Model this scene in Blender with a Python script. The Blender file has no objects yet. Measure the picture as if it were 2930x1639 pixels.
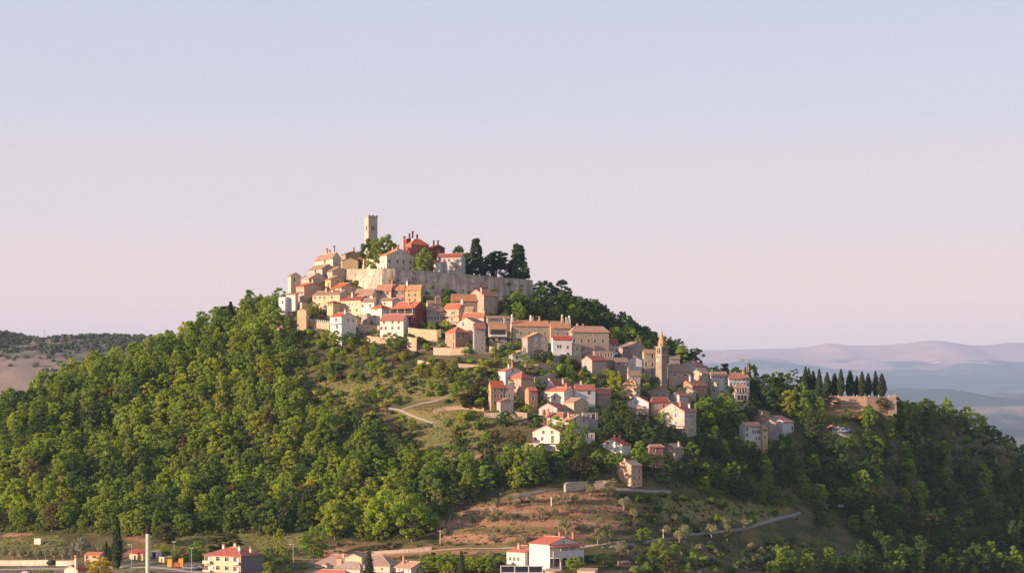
import bpy, math, random
import numpy as np
from mathutils import Vector, Matrix
R = math.radians
random.seed(7); rng = np.random.default_rng(11)
scn = bpy.context.scene
COL = scn.collection
# ------------------------------------------------------------------ camera
cam_d = bpy.data.cameras.new('camera'); cam = bpy.data.objects.new('camera', cam_d); COL.objects.link(cam)
cam_d.sensor_width = 36.0; cam_d.lens = 36.0 * 5600.0 / 2930.0
cam_d.shift_y = (1200.0 - 819.5) / 2930.0
cam_d.clip_start = 1.0; cam_d.clip_end = 60000.0
cam.location = (0, 0, 0); cam.rotation_euler = (R(90), 0, 0)
scn.camera = cam
# ------------------------------------------------------------------ light and sky
SUN_AZ, SUN_EL = 63.0, 13.0        # degrees left of the direction back to the camera, degrees up
sun_dir = Vector((-math.sin(R(SUN_AZ)) * math.cos(R(SUN_EL)), -math.cos(R(SUN_AZ)) * math.cos(R(SUN_EL)), math.sin(R(SUN_EL))))
sun_d = bpy.data.lights.new('sun', 'SUN'); sun_d.energy = 5.0; sun_d.angle = R(0.55); sun_d.color = (1.0, 0.72, 0.52)
sun = bpy.data.objects.new('sun', sun_d); COL.objects.link(sun)
sun.rotation_euler = sun_dir.to_track_quat('Z', 'Y').to_euler()
world = bpy.data.worlds.new('World'); scn.world = world; world.use_nodes = True
wt = world.node_tree; wt.nodes.clear()
w_out = wt.nodes.new('ShaderNodeOutputWorld'); w_bg = wt.nodes.new('ShaderNodeBackground')
w_sky = wt.nodes.new('ShaderNodeTexSky'); w_sky.sky_type = 'NISHITA'; w_sky.sun_disc = False
w_sky.sun_elevation = R(SUN_EL); w_sky.sun_rotation = math.atan2(sun_dir.x, sun_dir.y) % (2 * math.pi)
w_sky.altitude = 200.0; w_sky.air_density = 1.0; w_sky.dust_density = 1.2; w_sky.ozone_density = 1.5
# evening haze: the same rosy-to-periwinkle veil all the way round the horizon
w_tc = wt.nodes.new('ShaderNodeTexCoord'); w_sep = wt.nodes.new('ShaderNodeSeparateXYZ'); w_rmp = wt.nodes.new('ShaderNodeValToRGB')
wt.links.new(w_tc.outputs['Generated'], w_sep.inputs[0]); wt.links.new(w_sep.outputs['Z'], w_rmp.inputs[0])
cr = w_rmp.color_ramp; cr.elements[0].position = 0.0; cr.elements[0].color = (13.4, 8.0, 5.0, 1)
cr.elements[1].position = 1.0; cr.elements[1].color = (4.3, 5.2, 7.2, 1)
for pos, c in ((0.05, (11.8, 7.9, 5.9, 1)), (0.10, (9.1, 7.35, 6.8, 1)), (0.16, (7.1, 6.8, 7.5, 1)), (0.22, (6.1, 6.5, 7.9, 1)), (0.5, (5.2, 5.8, 7.6, 1))):
    e = cr.elements.new(pos); e.color = c
w_mix = wt.nodes.new('ShaderNodeMixRGB'); w_mix.inputs[0].default_value = 0.80
wt.links.new(w_sky.outputs[0], w_mix.inputs[1]); wt.links.new(w_rmp.outputs[0], w_mix.inputs[2])
wt.links.new(w_mix.outputs[0], w_bg.inputs[0]); wt.links.new(w_bg.outputs[0], w_out.inputs[0])
w_bg.inputs[1].default_value = 0.05
scn.view_settings.view_transform = 'Standard'; scn.view_settings.look = 'None'
scn.view_settings.exposure = 1.2; scn.view_settings.gamma = 1.0; scn.view_settings.use_curve_mapping = False
scn.render.engine = 'CYCLES'
scn.cycles.use_denoising = True; scn.cycles.denoiser = 'OPENIMAGEDENOISE'; scn.cycles.denoising_input_passes = 'RGB_ALBEDO_NORMAL'; scn.cycles.denoising_prefilter = 'NONE'
scn.cycles.max_bounces = 6; scn.cycles.diffuse_bounces = 4; scn.cycles.transmission_bounces = 3; scn.cycles.volume_bounces = 0
scn.cycles.use_adaptive_sampling = False
HAZE_DENSITY = 0.00004
# ------------------------------------------------------------------ terrain
# the place is laid out with the camera at the origin, +Y away from it, z = 0 at eye level
F_PX, CX, HY = 5600.0, 1465.0, 1200.0
def P(px, py, D):
    return ((px - CX) / F_PX * D, D, (HY - py) / F_PX * D)
# surveyed points of the hill: (column, row, distance)
SURVEY = [
 # foot of the hill and village floor
 (-700,1660,600),(-300,1650,585),(0,1645,580),(300,1645,576),(600,1645,573),(900,1645,571),(1200,1645,570),(1500,1645,570),
 (1750,1645,573),(2000,1645,598),(2300,1645,640),(2600,1645,682),(2930,1645,718),(3300,1645,745),
 (-700,1570,640),(-300,1560,652),(0,1556,638),(300,1556,628),(600,1556,621),(900,1560,618),(1200,1562,612),(1500,1560,606),(1750,1560,608),
 (2000,1560,634),(2300,1560,676),(2600,1560,716),(2930,1560,752),(3300,1570,775),
 # lower slope
 (-700,1480,670),(-300,1460,692),(0,1450,676),(300,1450,666),(600,1450,655),(900,1450,645),(1200,1450,636),(1450,1450,628),(1650,1450,628),(1850,1450,640),
 (2050,1450,665),(2300,1450,704),(2600,1450,740),(2930,1450,778),
 # middle
 (-700,1400,705),(-300,1340,726),(0,1310,714),(300,1300,706),(600,1300,695),(900,1300,683),(1200,1300,672),(1450,1310,662),(1600,1350,652),(1750,1300,668),
 (1900,1300,680),(2100,1300,707),(2300,1300,732),(2600,1300,764),(2850,1300,796),
 (200,1160,742),(400,1150,742),(600,1150,734),(800,1150,724),(1000,1150,714),(1200,1150,705),(1400,1150,700),(1560,1160,700),(1750,1160,712),
 (1900,1160,726),(2050,1160,746),(2200,1180,760),(2360,1166,767),(2440,1170,763),(2520,1172,765),(2420,1210,748),(2640,1235,790),
 (600,1010,770),(750,1010,764),(900,1000,757),(1050,1000,750),(1200,1000,745),(1350,1000,742),(1500,1000,746),(1650,1000,754),(1760,1020,762),(1900,1060,768),
 (850,900,783),(950,910,777),(1050,910,774),(1200,900,774),(1350,900,777),(1480,910,782),(1580,930,790),
 # foot of the ramparts
 (960,850,790),(1080,858,785),(1230,862,791),(1380,864,802),(1520,864,816),
 # crest
 (-700,1330,745),(-300,1240,752),(-100,1200,760),(0,1185,765),(110,1150,772),(230,1092,780),(365,1048,790),(460,1015,797),(550,978,802),(640,938,806),(740,896,808),(800,862,806),
 (860,818,812),(960,790,824),(1100,778,845),(1300,776,856),(1500,812,856),(1560,862,850),(1630,890,844),(1700,920,836),(1770,957,826),(1830,990,812),(1900,1030,806),(1990,1068,800),
 (2080,1095,796),(2160,1122,793),(2260,1132,793),(2350,1139,793),(2460,1142,795),(2550,1148,797),(2630,1180,806),(2730,1210,816),(2830,1258,826),(2930,1320,840),(3100,1410,852),(3300,1500,865),
 # beyond the crest
 (-700,1480,830),(-300,1440,850),(0,1400,860),(300,1310,880),(600,1200,900),(800,1120,905),(1000,1040,915),(1300,1020,926),(1500,1060,926),(1700,1120,905),(1900,1200,890),(2100,1260,880),
 (2350,1290,880),(2600,1340,885),(2930,1460,905),(3300,1560,920),
]
_extra = []
for _x in (-420,-260,-130,0,130,260,420):
    _extra += [(_x,470,-52.0),(_x,380,-57.0),(_x,1030,-58.0)]
_extra += [(-430,620,-52),(-430,760,-40),(-430,900,-58),(430,620,-55),(430,760,-52),(430,900,-58)]
_pts = np.array([P(*q) for q in SURVEY] + [tuple(map(float, q)) for q in _extra])
def _tps_kernel(r2):
    return 0.5 * r2 * np.log(np.maximum(r2, 1e-9))
def _tps_fit(xy, z, lam):
    n = len(xy); d = xy[:, None, :] - xy[None, :, :]
    K = _tps_kernel((d ** 2).sum(-1)) + lam * np.eye(n)
    Pm = np.hstack([np.ones((n, 1)), xy]); A = np.zeros((n + 3, n + 3))
    A[:n, :n] = K; A[:n, n:] = Pm; A[n:, :n] = Pm.T
    return np.linalg.solve(A, np.concatenate([z, np.zeros(3)]))
_XY = _pts[:, :2] / 100.0
_W = _tps_fit(_XY, _pts[:, 2], 0.004)
def tps(x, y):
    q = np.stack([np.ravel(x), np.ravel(y)], -1) / 100.0
    out = np.empty(len(q))
    for i in range(0, len(q), 20000):
        c = q[i:i + 20000]
        d = c[:, None, :] - _XY[None, :, :]
        out[i:i + 20000] = _tps_kernel((d ** 2).sum(-1)) @ _W[:-3] + _W[-3] + c @ _W[-2:]
    return out.reshape(np.shape(x))
def smooth(a, b, t):
    t = np.clip((t - a) / (b - a), 0, 1); return t * t * (3 - 2 * t)
VALLEY = -63.0
GX0, GX1, GY0, GY1 = -440.0, 440.0, 300.0, 1060.0
# terraces (each a polygon in plan, level with a soft edge)
RAMP = [P(993,770,806), P(1095,769,787), P(1129,770,788), P(1300,783,800), P(1440,796,810), P(1500,800,815), P(1524,803,826)]
RAMP_POLY = np.array([(p[0] + (2.2 if i < 2 else 0), p[1] + 3.2) for i, p in enumerate(RAMP)] + [(RAMP[-1][0] - 1, 858), (RAMP[-1][0] - 10, 868), (-20, 876), (-70, 868), (RAMP[0][0] - 4, 840)])
CEM = [P(2345,1133,772), P(2400,1134,766), P(2480,1136,764), P(2556,1138,766)]
CEM_POLY = np.array([(p[0] - (2.5 if i == 3 else 0), p[1] + 2.8) for i, p in enumerate(CEM)] + [(CEM[-1][0] - 1, 790), (CEM[0][0] - 4, 792)])
def in_poly(poly, x, y):
    x = np.asarray(x, float); y = np.asarray(y, float); c = np.zeros(x.shape, bool)
    n = len(poly)
    for i in range(n):
        x0, y0 = poly[i]; x1, y1 = poly[(i + 1) % n]
        if y0 == y1: continue
        k = ((y0 > y) != (y1 > y)) & (x < (x1 - x0) * (y - y0) / (y1 - y0) + x0)
        c ^= k
    return c
def px_of(x, y, z):
    return CX + F_PX * x / y, HY - F_PX * z / y
GROVE = np.array([(1230,1500),(1330,1440),(1480,1400),(1610,1385),(1730,1390),(1900,1440),(2060,1480),(1990,1520),(1760,1560),(1500,1580),(1250,1560)], float)
def H(x, y):
    x = np.asarray(x, float); y = np.asarray(y, float)
    z = tps(x, y)
    # old field terraces: narrow banks stepping up the slope
    px, py = px_of(x, np.maximum(y, 1), z)
    wgt = smooth(0, 1, np.where(in_poly(GROVE, px, py), 1.0, 0.0))
    ph = z / 4.6 + 0.22 * np.sin(x / 13.0) + 0.15 * np.sin(x / 5.3 + 2)
    fr = ph - np.floor(ph)
    z = z + wgt * (np.where(fr < .75, fr / .75 * .35, .35 + (fr - .75) / .25 * .65) - fr) * 4.2
    z = z + 0.35 * np.sin(x / 7.1 + 0.6) * np.sin(y / 6.3) + 0.6 * np.sin(x / 19.0 + y / 23.0)
    zr = 60.4 - (x + 67) * 0.055
    z = np.where(in_poly(RAMP_POLY, x, y), np.maximum(zr, 55), z)
    z = np.where(in_poly(CEM_POLY, x, y), 9.0, z)
    e = smooth(0, 60, x - GX0) * smooth(0, 60, GX1 - x) * smooth(0, 60, y - GY0) * smooth(0, 50, GY1 - y)
    return np.where(e < 1, (VALLEY - 3) * (1 - e) + z * e, z)
_NX, _NY = 441, 381
_gx = np.linspace(GX0, GX1, _NX); _gy = np.linspace(GY0, GY1, _NY)
_GXX, _GYY = np.meshgrid(_gx, _gy)
HGT = H(_GXX, _GYY)
def gz(x, y):
    """ground height at a point of the plan"""
    u = (x - GX0) / (GX1 - GX0) * (_NX - 1); v = (y - GY0) / (GY1 - GY0) * (_NY - 1)
    u = min(max(u, 0), _NX - 1.001); v = min(max(v, 0), _NY - 1.001)
    i, j = int(u), int(v); a, b = u - i, v - j
    return float(HGT[j, i] * (1 - a) * (1 - b) + HGT[j, i + 1] * a * (1 - b) + HGT[j + 1, i] * (1 - a) * b + HGT[j + 1, i + 1] * a * b)
def gzv(x, y):
    u = np.clip((x - GX0) / (GX1 - GX0) * (_NX - 1), 0, _NX - 1.001); v = np.clip((y - GY0) / (GY1 - GY0) * (_NY - 1), 0, _NY - 1.001)
    i, j = u.astype(int), v.astype(int); a, b = u - i, v - j
    return HGT[j, i] * (1 - a) * (1 - b) + HGT[j, i + 1] * a * (1 - b) + HGT[j + 1, i] * (1 - a) * b + HGT[j + 1, i + 1] * a * b
def ground_at(px, py, d0=540.0, d1=900.0):
    """distance at which the line of sight through (px, py) meets the ground"""
    kx, kz = (px - CX) / F_PX, (HY - py) / F_PX
    D = d0; prev = kz * D - gz(kx * D, D)
    if prev < 0: return d0
    while D < d1:
        D += 1.5
        cur = kz * D - gz(kx * D, D)
        if cur <= 0:
            return D - 1.5 * (-cur) / max(1e-6, prev - cur)
        prev = cur
    return None
# ------------------------------------------------------------------ helpers
def tag(o, label=None, cat=None, group=None, kind=None):
    if label: o['label'] = label
    if cat: o['category'] = cat
    if group: o['group'] = group
    if kind: o['kind'] = kind
    return o
def link(o, parent=None):
    COL.objects.link(o)
    if parent is not None: o.parent = parent
    return o
def empty(name, loc=(0, 0, 0), rz=0.0):
    o = bpy.data.objects.new(name, None); o.empty_display_size = 0.5
    o.location = loc; o.rotation_euler = (0, 0, rz); return link(o)
class MB:
    """collects polygons; build() links them as one mesh object"""
    def __init__(s): s.v = []; s.f = []; s.m = []
    def poly(s, pts, m=0):
        n = len(s.v); s.v += [tuple(p) for p in pts]; s.f.append(tuple(range(n, n + len(pts)))); s.m.append(m)
    def box(s, x0, x1, y0, y1, z0, z1, m=0, taper=0.0, bottom=True):
        t = taper
        a = [(x0, y0, z0), (x1, y0, z0), (x1, y1, z0), (x0, y1, z0), (x0 + t, y0 + t, z1), (x1 - t, y0 + t, z1), (x1 - t, y1 - t, z1), (x0 + t, y1 - t, z1)]
        n = len(s.v); s.v += a
        fs = [(4, 5, 6, 7), (0, 1, 5, 4), (1, 2, 6, 5), (2, 3, 7, 6), (3, 0, 4, 7)] + ([(3, 2, 1, 0)] if bottom else [])
        s.f += [tuple(n + i for i in f) for f in fs]; s.m += [m] * len(fs)
    def ring(s, prof, n=10, c=(0, 0), m=0, cap=True, rot=0.0):
        """lathe: prof = [(r, z)...]"""
        b = len(s.v)
        for r, z in prof:
            for k in range(n):
                a = rot + 2 * math.pi * k / n; s.v.append((c[0] + r * math.cos(a), c[1] + r * math.sin(a), z))
        for i in range(len(prof) - 1):
            for k in range(n):
                k2 = (k + 1) % n
                s.f.append((b + i * n + k, b + i * n + k2, b + (i + 1) * n + k2, b + (i + 1) * n + k)); s.m.append(m)
        if cap:
            s.f.append(tuple(b + (len(prof) - 1) * n + k for k in range(n))); s.m.append(m)
    def tube(s, p, q, r0, r1=None, n=6, m=0):
        r1 = r0 if r1 is None else r1
        p, q = Vector(p), Vector(q); d = (q - p)
        if d.length < 1e-6: return
        d.normalize(); u = d.orthogonal().normalized(); w = d.cross(u); b = len(s.v)
        for c, r in ((p, r0), (q, r1)):
            for k in range(n):
                a = 2 * math.pi * k / n; s.v.append(tuple(c + u * (r * math.cos(a)) + w * (r * math.sin(a))))
        for k in range(n):
            k2 = (k + 1) % n; s.f.append((b + k, b + k2, b + n + k2, b + n + k)); s.m.append(m)
        s.f.append(tuple(b + n + k for k in range(n))); s.m.append(m)
    def slab(s, verts, faces, t, m=0):
        """top faces given a thickness t downwards"""
        n = len(verts); b = len(s.v)
        s.v += [tuple(v) for v in verts] + [(v[0], v[1], v[2] - t) for v in verts]
        cnt = {}
        for f in faces:
            s.f.append(tuple(b + i for i in f)); s.m.append(m)
            s.f.append(tuple(b + n + i for i in reversed(f))); s.m.append(m)
            for i in range(len(f)):
                e = (f[i], f[(i + 1) % len(f)]); cnt[e] = 1
        for (i, j) in cnt:
            if (j, i) not in cnt:
                s.f.append((b + j, b + i, b + n + i, b + n + j)); s.m.append(m)
    def mesh(s, name, mats, smooth_=False):
        me = bpy.data.meshes.new(name); me.from_pydata(s.v, [], s.f)
        for x in (mats if isinstance(mats, (list, tuple)) else [mats]): me.materials.append(x)
        me.polygons.foreach_set('material_index', s.m)
        if smooth_: me.polygons.foreach_set('use_smooth', [True] * len(s.f))
        me.update(); return me
    def build(s, name, mats, parent=None, smooth_=False):
        return link(bpy.data.objects.new(name, s.mesh(name, mats, smooth_)), parent)
# ------------------------------------------------------------------ materials
MATS = {}
def nodes_of(m):
    m.use_nodes = True; t = m.node_tree; b = t.nodes['Principled BSDF']; return t, b
def N(t, typ, **kw):
    n = t.nodes.new(typ)
    for k, v in kw.items():
        if k.startswith('i_'):
            n.inputs[int(k[2:])].default_value = v
        else: setattr(n, k, v)
    return n
def surf(kind, c, rough=0.85):
    key = (kind, tuple(round(x, 3) for x in c))
    if key in MATS: return MATS[key]
    m = bpy.data.materials.new(kind); t, b = nodes_of(m); MATS[key] = m
    b.inputs['Roughness'].default_value = rough; b.inputs['Specular IOR Level'].default_value = 0.15
    tc = N(t, 'ShaderNodeTexCoord'); L = t.links.new
    oi = N(t, 'ShaderNodeObjectInfo')
    add = N(t, 'ShaderNodeVectorMath', operation='ADD'); L(tc.outputs['Object'], add.inputs[0]); L(oi.outputs['Location'], add.inputs[1])
    co = add.outputs[0]
    def mixc(fac, c1, c2, blend='MIX'):
        x = N(t, 'ShaderNodeMixRGB', blend_type=blend)
        for i, v in ((0, fac), (1, c1), (2, c2)):
            if hasattr(v, 'is_linked'): L(v, x.inputs[i])
            else: x.inputs[i].default_value = v
        return x.outputs[0]
    def noise(scale, detail=4, rough_=0.6, vec=None):
        n = N(t, 'ShaderNodeTexNoise'); n.inputs['Scale'].default_value = scale; n.inputs['Detail'].default_value = detail; n.inputs['Roughness'].default_value = rough_
        L(vec or co, n.inputs['Vector']); return n.outputs['Fac']
    def ramp(f, a, b2):
        r = N(t, 'ShaderNodeMapRange'); r.inputs[1].default_value = a; r.inputs[2].default_value = b2; L(f, r.inputs[0]); return r.outputs[0]
    def bump(f, st, dist):
        bp = N(t, 'ShaderNodeBump'); bp.inputs['Strength'].default_value = st; bp.inputs['Distance'].default_value = dist; L(f, bp.inputs['Height']); L(bp.outputs[0], b.inputs['Normal'])
    if kind == 'plaster': g_ = sum(c) / 3; c = tuple((x * .88 + g_ * .12) * .9 for x in c)
    if kind == 'roof': c = (c[0], min(1, c[1] * 1.04), c[2] * .95)
    C = (*c, 1); dk = (c[0] * .62, c[1] * .6, c[2] * .6, 1); lt = (min(1, c[0] * 1.15), min(1, c[1] * 1.15), min(1, c[2] * 1.15), 1)
    if kind == 'plaster':
        mp = N(t, 'ShaderNodeMapping'); mp.inputs['Scale'].default_value = (1, 1, 0.18); L(co, mp.inputs[0])
        a = mixc(ramp(noise(0.5), .38, .72), C, (c[0] * .86, c[1] * .84, c[2] * .82, 1))
        a = mixc(ramp(noise(1.6, 5, .7, mp.outputs[0]), .50, .72), a, dk)
        a = mixc(ramp(noise(.9, 6, .7), .58, .66), a, (c[0] * .74, c[1] * .68, c[2] * .62, 1))
        a = mixc(ramp(noise(5.0, 3), .62, .74), a, lt)
        L(a, b.inputs['Base Color']); bump(noise(3, 6), .35, .05)
    elif kind == 'stone':
        br = N(t, 'ShaderNodeTexVoronoi'); br.feature = 'F1'; br.inputs['Scale'].default_value = 2.1
        mp = N(t, 'ShaderNodeMapping'); mp.inputs['Scale'].default_value = (1, 1, 1.7); L(co, mp.inputs[0]); L(mp.outputs[0], br.inputs['Vector'])
        sp = N(t, 'ShaderNodeSeparateColor'); L(br.outputs['Color'], sp.inputs[0])
        a = mixc(ramp(sp.outputs[0], 0, 1), dk, lt)
        a = mixc(ramp(noise(.35), .4, .7), a, C)
        a = mixc(ramp(noise(1.3, 5), .58, .72), a, (c[0] * .5, c[1] * .48, c[2] * .46, 1))
        L(a, b.inputs['Base Color']); bump(br.outputs['Distance'], .5, .12)
    elif kind == 'roof':
        a = mixc(ramp(noise(.7), .35, .7), C, (c[0] * .66, c[1] * .75, c[2] * .85, 1))
        a = mixc(ramp(noise(1.8, 6, .75), .44, .60), a, (c[0] * .68, c[1] * .82, c[2] * .95, 1))
        a = mixc(ramp(noise(4.5, 3), .5, .75), a, (min(1, c[0] * 1.3), min(1, c[1] * 1.5), min(1, c[2] * 1.6), 1))
        a = mixc(ramp(noise(2.1, 5), .6, .75), a, (c[0] * .5, c[1] * .55, c[2] * .6, 1))
        L(a, b.inputs['Base Color']); bump(noise(5, 4), .6, .12)
    elif kind == 'bark':
        a = mixc(ramp(noise(3), .4, .7), C, dk); L(a, b.inputs['Base Color']); bump(noise(8), .5, .05)
    elif kind == 'glass':
        b.inputs['Base Color'].default_value = C; b.inputs['Roughness'].default_value = 0.15; b.inputs['Specular IOR Level'].default_value = 0.5
    else:
        a = mixc(ramp(noise(2.5), .4, .75), C, (c[0] * .8, c[1] * .8, c[2] * .8, 1)); L(a, b.inputs['Base Color'])
    return m
WHITE = (.70, .66, .60); CREAM = (.72, .56, .36); YELL = (.66, .47, .22); PINK = (.60, .30, .20); SALMON = (.62, .42, .30)
STONE = (.42, .33, .24); BROWNST = (.36, .25, .17); GREYST = (.34, .29, .25); REDW = (.40, .105, .065); DKRED = (.24, .055, .05); ROSE = (.50, .24, .20)
TERRA = (.46, .17, .09); RED = (.50, .10, .05); BRN = (.34, .19, .13); DKR = (.33, .09, .06); ORG = (.55, .24, .12); PALE = (.50, .34, .26)
plaster = lambda c: surf('plaster', c)
stone = lambda c: surf('stone', c)
flat = lambda c, r=.7: surf('flat', c, r)
M_DARK = surf('glass', (.02, .022, .028)); M_FRAME = flat((.62, .58, .52)); M_BROWN = flat((.22, .11, .07)); M_BLUE = flat((.30, .42, .58)); M_GREY = flat((.42, .44, .47))
M_GREEN = flat((.08, .16, .12)); M_METAL = flat((.35, .35, .36)); M_CONC = flat((.50, .46, .40)); M_BLACK = flat((.03, .02, .02)); M_WOOD = flat((.25, .15, .09))
# foliage: tint from the object's own colour, each leaf a little different
def leaf_mat(name, tr=0.3):
    m = bpy.data.materials.new(name); t, b = nodes_of(m); L = t.links.new
    oi = N(t, 'ShaderNodeObjectInfo'); at = N(t, 'ShaderNodeAttribute', attribute_name='leaf')
    sp = N(t, 'ShaderNodeSeparateColor'); L(at.outputs['Color'], sp.inputs[0])
    hs = N(t, 'ShaderNodeHueSaturation'); L(oi.outputs['Color'], hs.inputs['Color'])
    mr = N(t, 'ShaderNodeMapRange'); mr.inputs[3].default_value = .60; mr.inputs[4].default_value = 1.45; L(sp.outputs[0], mr.inputs[0]); L(mr.outputs[0], hs.inputs['Value'])
    mh = N(t, 'ShaderNodeMapRange'); mh.inputs[3].default_value = .475; mh.inputs[4].default_value = .515; L(sp.outputs[1], mh.inputs[0]); L(mh.outputs[0], hs.inputs['Hue'])
    L(hs.outputs[0], b.inputs['Base Color']); b.inputs['Roughness'].default_value = .75; b.inputs['Specular IOR Level'].default_value = .12
    tl = N(t, 'ShaderNodeBsdfTranslucent'); L(hs.outputs[0], tl.inputs[0])
    mx = N(t, 'ShaderNodeMixShader'); mx.inputs[0].default_value = tr
    out = t.nodes['Material Output']; L(b.outputs[0], mx.inputs[1]); L(tl.outputs[0], mx.inputs[2]); L(mx.outputs[0], out.inputs[0])
    return m
M_LEAF = leaf_mat('foliage', .52); M_NEEDLE = leaf_mat('needles', .12)
M_BARK = surf('bark', (.16, .12, .09)); M_BARKL = surf('bark', (.34, .27, .20))
# ------------------------------------------------------------------ ground
def poly_mask(polys, x, y, z):
    px, py = px_of(x, np.maximum(y, 1), z); m = np.zeros(np.shape(x), bool)
    for q in polys: m |= in_poly(np.array(q, float), px, py)
    return m
def blur(a, n):
    for _ in range(n):
        p = np.pad(a, 1, mode='edge'); a = (p[1:-1, 1:-1] * 4 + p[:-2, 1:-1] + p[2:, 1:-1] + p[1:-1, :-2] + p[1:-1, 2:]) / 8
    return a
SOIL = [[(1240,1500),(1350,1450),(1500,1405),(1640,1395),(1720,1400),(1760,1440),(1830,1470),(1840,1510),(1700,1535),(1480,1545),(1260,1548)],
        [(1180,1560),(1400,1548),(1450,1575),(1250,1592),(1000,1600),(830,1580),(1000,1548)], [(0,1525),(110,1522),(120,1534),(0,1538)], [(2290,1135),(2560,1140),(2560,1180),(2300,1190)],
        [(930,1160),(1110,1158),(1100,1190),(940,1190)], [(1330,1290),(1470,1275),(1480,1330),(1340,1330)], [(360,1500),(420,1495),(440,1640),(0,1640),(0,1590),(360,1590)]]
LAWN = [[(430,1560),(560,1530),(860,1520),(880,1600),(430,1600)], [(1110,1180),(1260,1160),(1420,1150),(1430,1185),(1330,1230),(1180,1210)], [(1180,1220),(1420,1190),(1330,1330),(1200,1330)],
        [(900,1085),(1110,1080),(1110,1140),(900,1150)], [(0,1535),(180,1530),(180,1590),(0,1590)], [(1880,1420),(2290,1440),(2200,1490),(1900,1500)], [(1380,1560),(1450,1558),(1450,1620),(1380,1620)], [(1180,1040),(1400,1050),(1380,1140),(1100,1150)]]
gv = np.stack([_GXX, _GYY, HGT], -1).reshape(-1, 3)
idx = np.arange(_NX * _NY).reshape(_NY, _NX)
gf = np.stack([idx[:-1, :-1], idx[:-1, 1:], idx[1:, 1:], idx[1:, :-1]], -1).reshape(-1, 4)
def fast_mesh(name, v, f, mats, smooth_=True, attr=None):
    v = np.asarray(v, np.float32); f = np.asarray(f, np.int32); k = f.shape[1]
    me = bpy.data.meshes.new(name); me.vertices.add(len(v)); me.vertices.foreach_set('co', v.ravel())
    me.loops.add(len(f) * k); me.loops.foreach_set('vertex_index', f.ravel()); me.polygons.add(len(f))
    me.polygons.foreach_set('loop_start', np.arange(0, len(f) * k, k, dtype=np.int32))
    if smooth_: me.polygons.foreach_set('use_smooth', np.ones(len(f), bool))
    for m in mats: me.materials.append(m)
    me.update(calc_edges=True)
    if attr:
        for an, dom, arr in attr:
            a = me.attributes.new(an, 'FLOAT_COLOR', dom); a.data.foreach_set('color', np.asarray(arr, np.float32).ravel())
    return me
def ground_mat():
    m = bpy.data.materials.new('hillside'); t, b = nodes_of(m); L = t.links.new
    tc = N(t, 'ShaderNodeTexCoord'); at = N(t, 'ShaderNodeAttribute', attribute_name='cover'); sp = N(t, 'ShaderNodeSeparateColor'); L(at.outputs['Color'], sp.inputs[0])
    def noise(s, d=5):
        n = N(t, 'ShaderNodeTexNoise'); n.inputs['Scale'].default_value = s; n.inputs['Detail'].default_value = d; n.inputs['Roughness'].default_value = .65; L(tc.outputs['Object'], n.inputs['Vector']); return n.outputs['Fac']
    def rmp(f, a, c): 
        r = N(t, 'ShaderNodeMapRange'); r.inputs[1].default_value = a; r.inputs[2].default_value = c; L(f, r.inputs[0]); return r.outputs[0]
    def mix(f, a, c):
        x = N(t, 'ShaderNodeMixRGB'); L(f, x.inputs[0])
        for i, v in ((1, a), (2, c)):
            if hasattr(v, 'is_linked'): L(v, x.inputs[i])
            else: x.inputs[i].default_value = (*v, 1)
        return x.outputs[0]
    rough = mix(rmp(noise(.09), .42, .62), (.055, .062, .022), (.13, .105, .045))
    rough = mix(rmp(noise(.6), .55, .75), rough, (.19, .135, .07))
    soil = mix(rmp(noise(.12), .35, .65), (.26, .125, .07), (.36, .21, .125))
    soil = mix(rmp(noise(.5), .50, .66), soil, (.13, .10, .045))
    soil = mix(rmp(noise(1.6, 3), .66, .74), soil, (.42, .33, .24))
    wv = N(t, 'ShaderNodeTexWave'); wv.wave_type = 'BANDS'; wv.bands_direction = 'Z'; wv.inputs['Scale'].default_value = .075; wv.inputs['Distortion'].default_value = 6.0; wv.inputs['Detail'].default_value = 3; wv.inputs['Detail Scale'].default_value = .25; L(tc.outputs['Object'], wv.inputs['Vector'])
    soil = mix(rmp(wv.outputs['Fac'], .55, .85), soil, (.17, .125, .055))
    lawn = mix(rmp(noise(.10), .4, .65), (.15, .155, .045), (.25, .19, .08))
    wv = N(t, 'ShaderNodeTexWave'); wv.wave_type = 'BANDS'; wv.bands_direction = 'Z'; wv.inputs['Scale'].default_value = .075; wv.inputs['Distortion'].default_value = 6.0; wv.inputs['Detail'].default_value = 3; wv.inputs['Detail Scale'].default_value = .25; L(tc.outputs['Object'], wv.inputs['Vector'])
    soil = mix(rmp(wv.outputs['Fac'], .55, .85), soil, (.17, .125, .055))
    lawn = mix(rmp(noise(.9), .55, .75), lawn, (.10, .12, .03))
    nz = N(t, 'ShaderNodeMath', operation='ADD'); L(sp.outputs[0], nz.inputs[0]); n2 = N(t, 'ShaderNodeMath', operation='MULTIPLY_ADD'); L(noise(.16), n2.inputs[0]); n2.inputs[1].default_value = .8; n2.inputs[2].default_value = -.4; L(n2.outputs[0], nz.inputs[1])
    c = mix(rmp(sp.outputs[1], .3, .7), rough, lawn); c = mix(rmp(nz.outputs[0], .35, .65), c, soil)
    town = mix(rmp(noise(.22), .42, .6), (.20, .16, .12), (.09, .09, .035)); town = mix(rmp(noise(1.1), .56, .7), town, (.30, .25, .20))
    c = mix(rmp(sp.outputs[2], .3, .7), c, town)
    L(c, b.inputs['Base Color']); b.inputs['Roughness'].default_value = .95; b.inputs['Specular IOR Level'].default_value = .05
    bp = N(t, 'ShaderNodeBump'); bp.inputs['Strength'].default_value = .9; bp.inputs['Distance'].default_value = .5; L(noise(.8, 6), bp.inputs['Height']); L(bp.outputs[0], b.inputs['Normal'])
    return m
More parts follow.
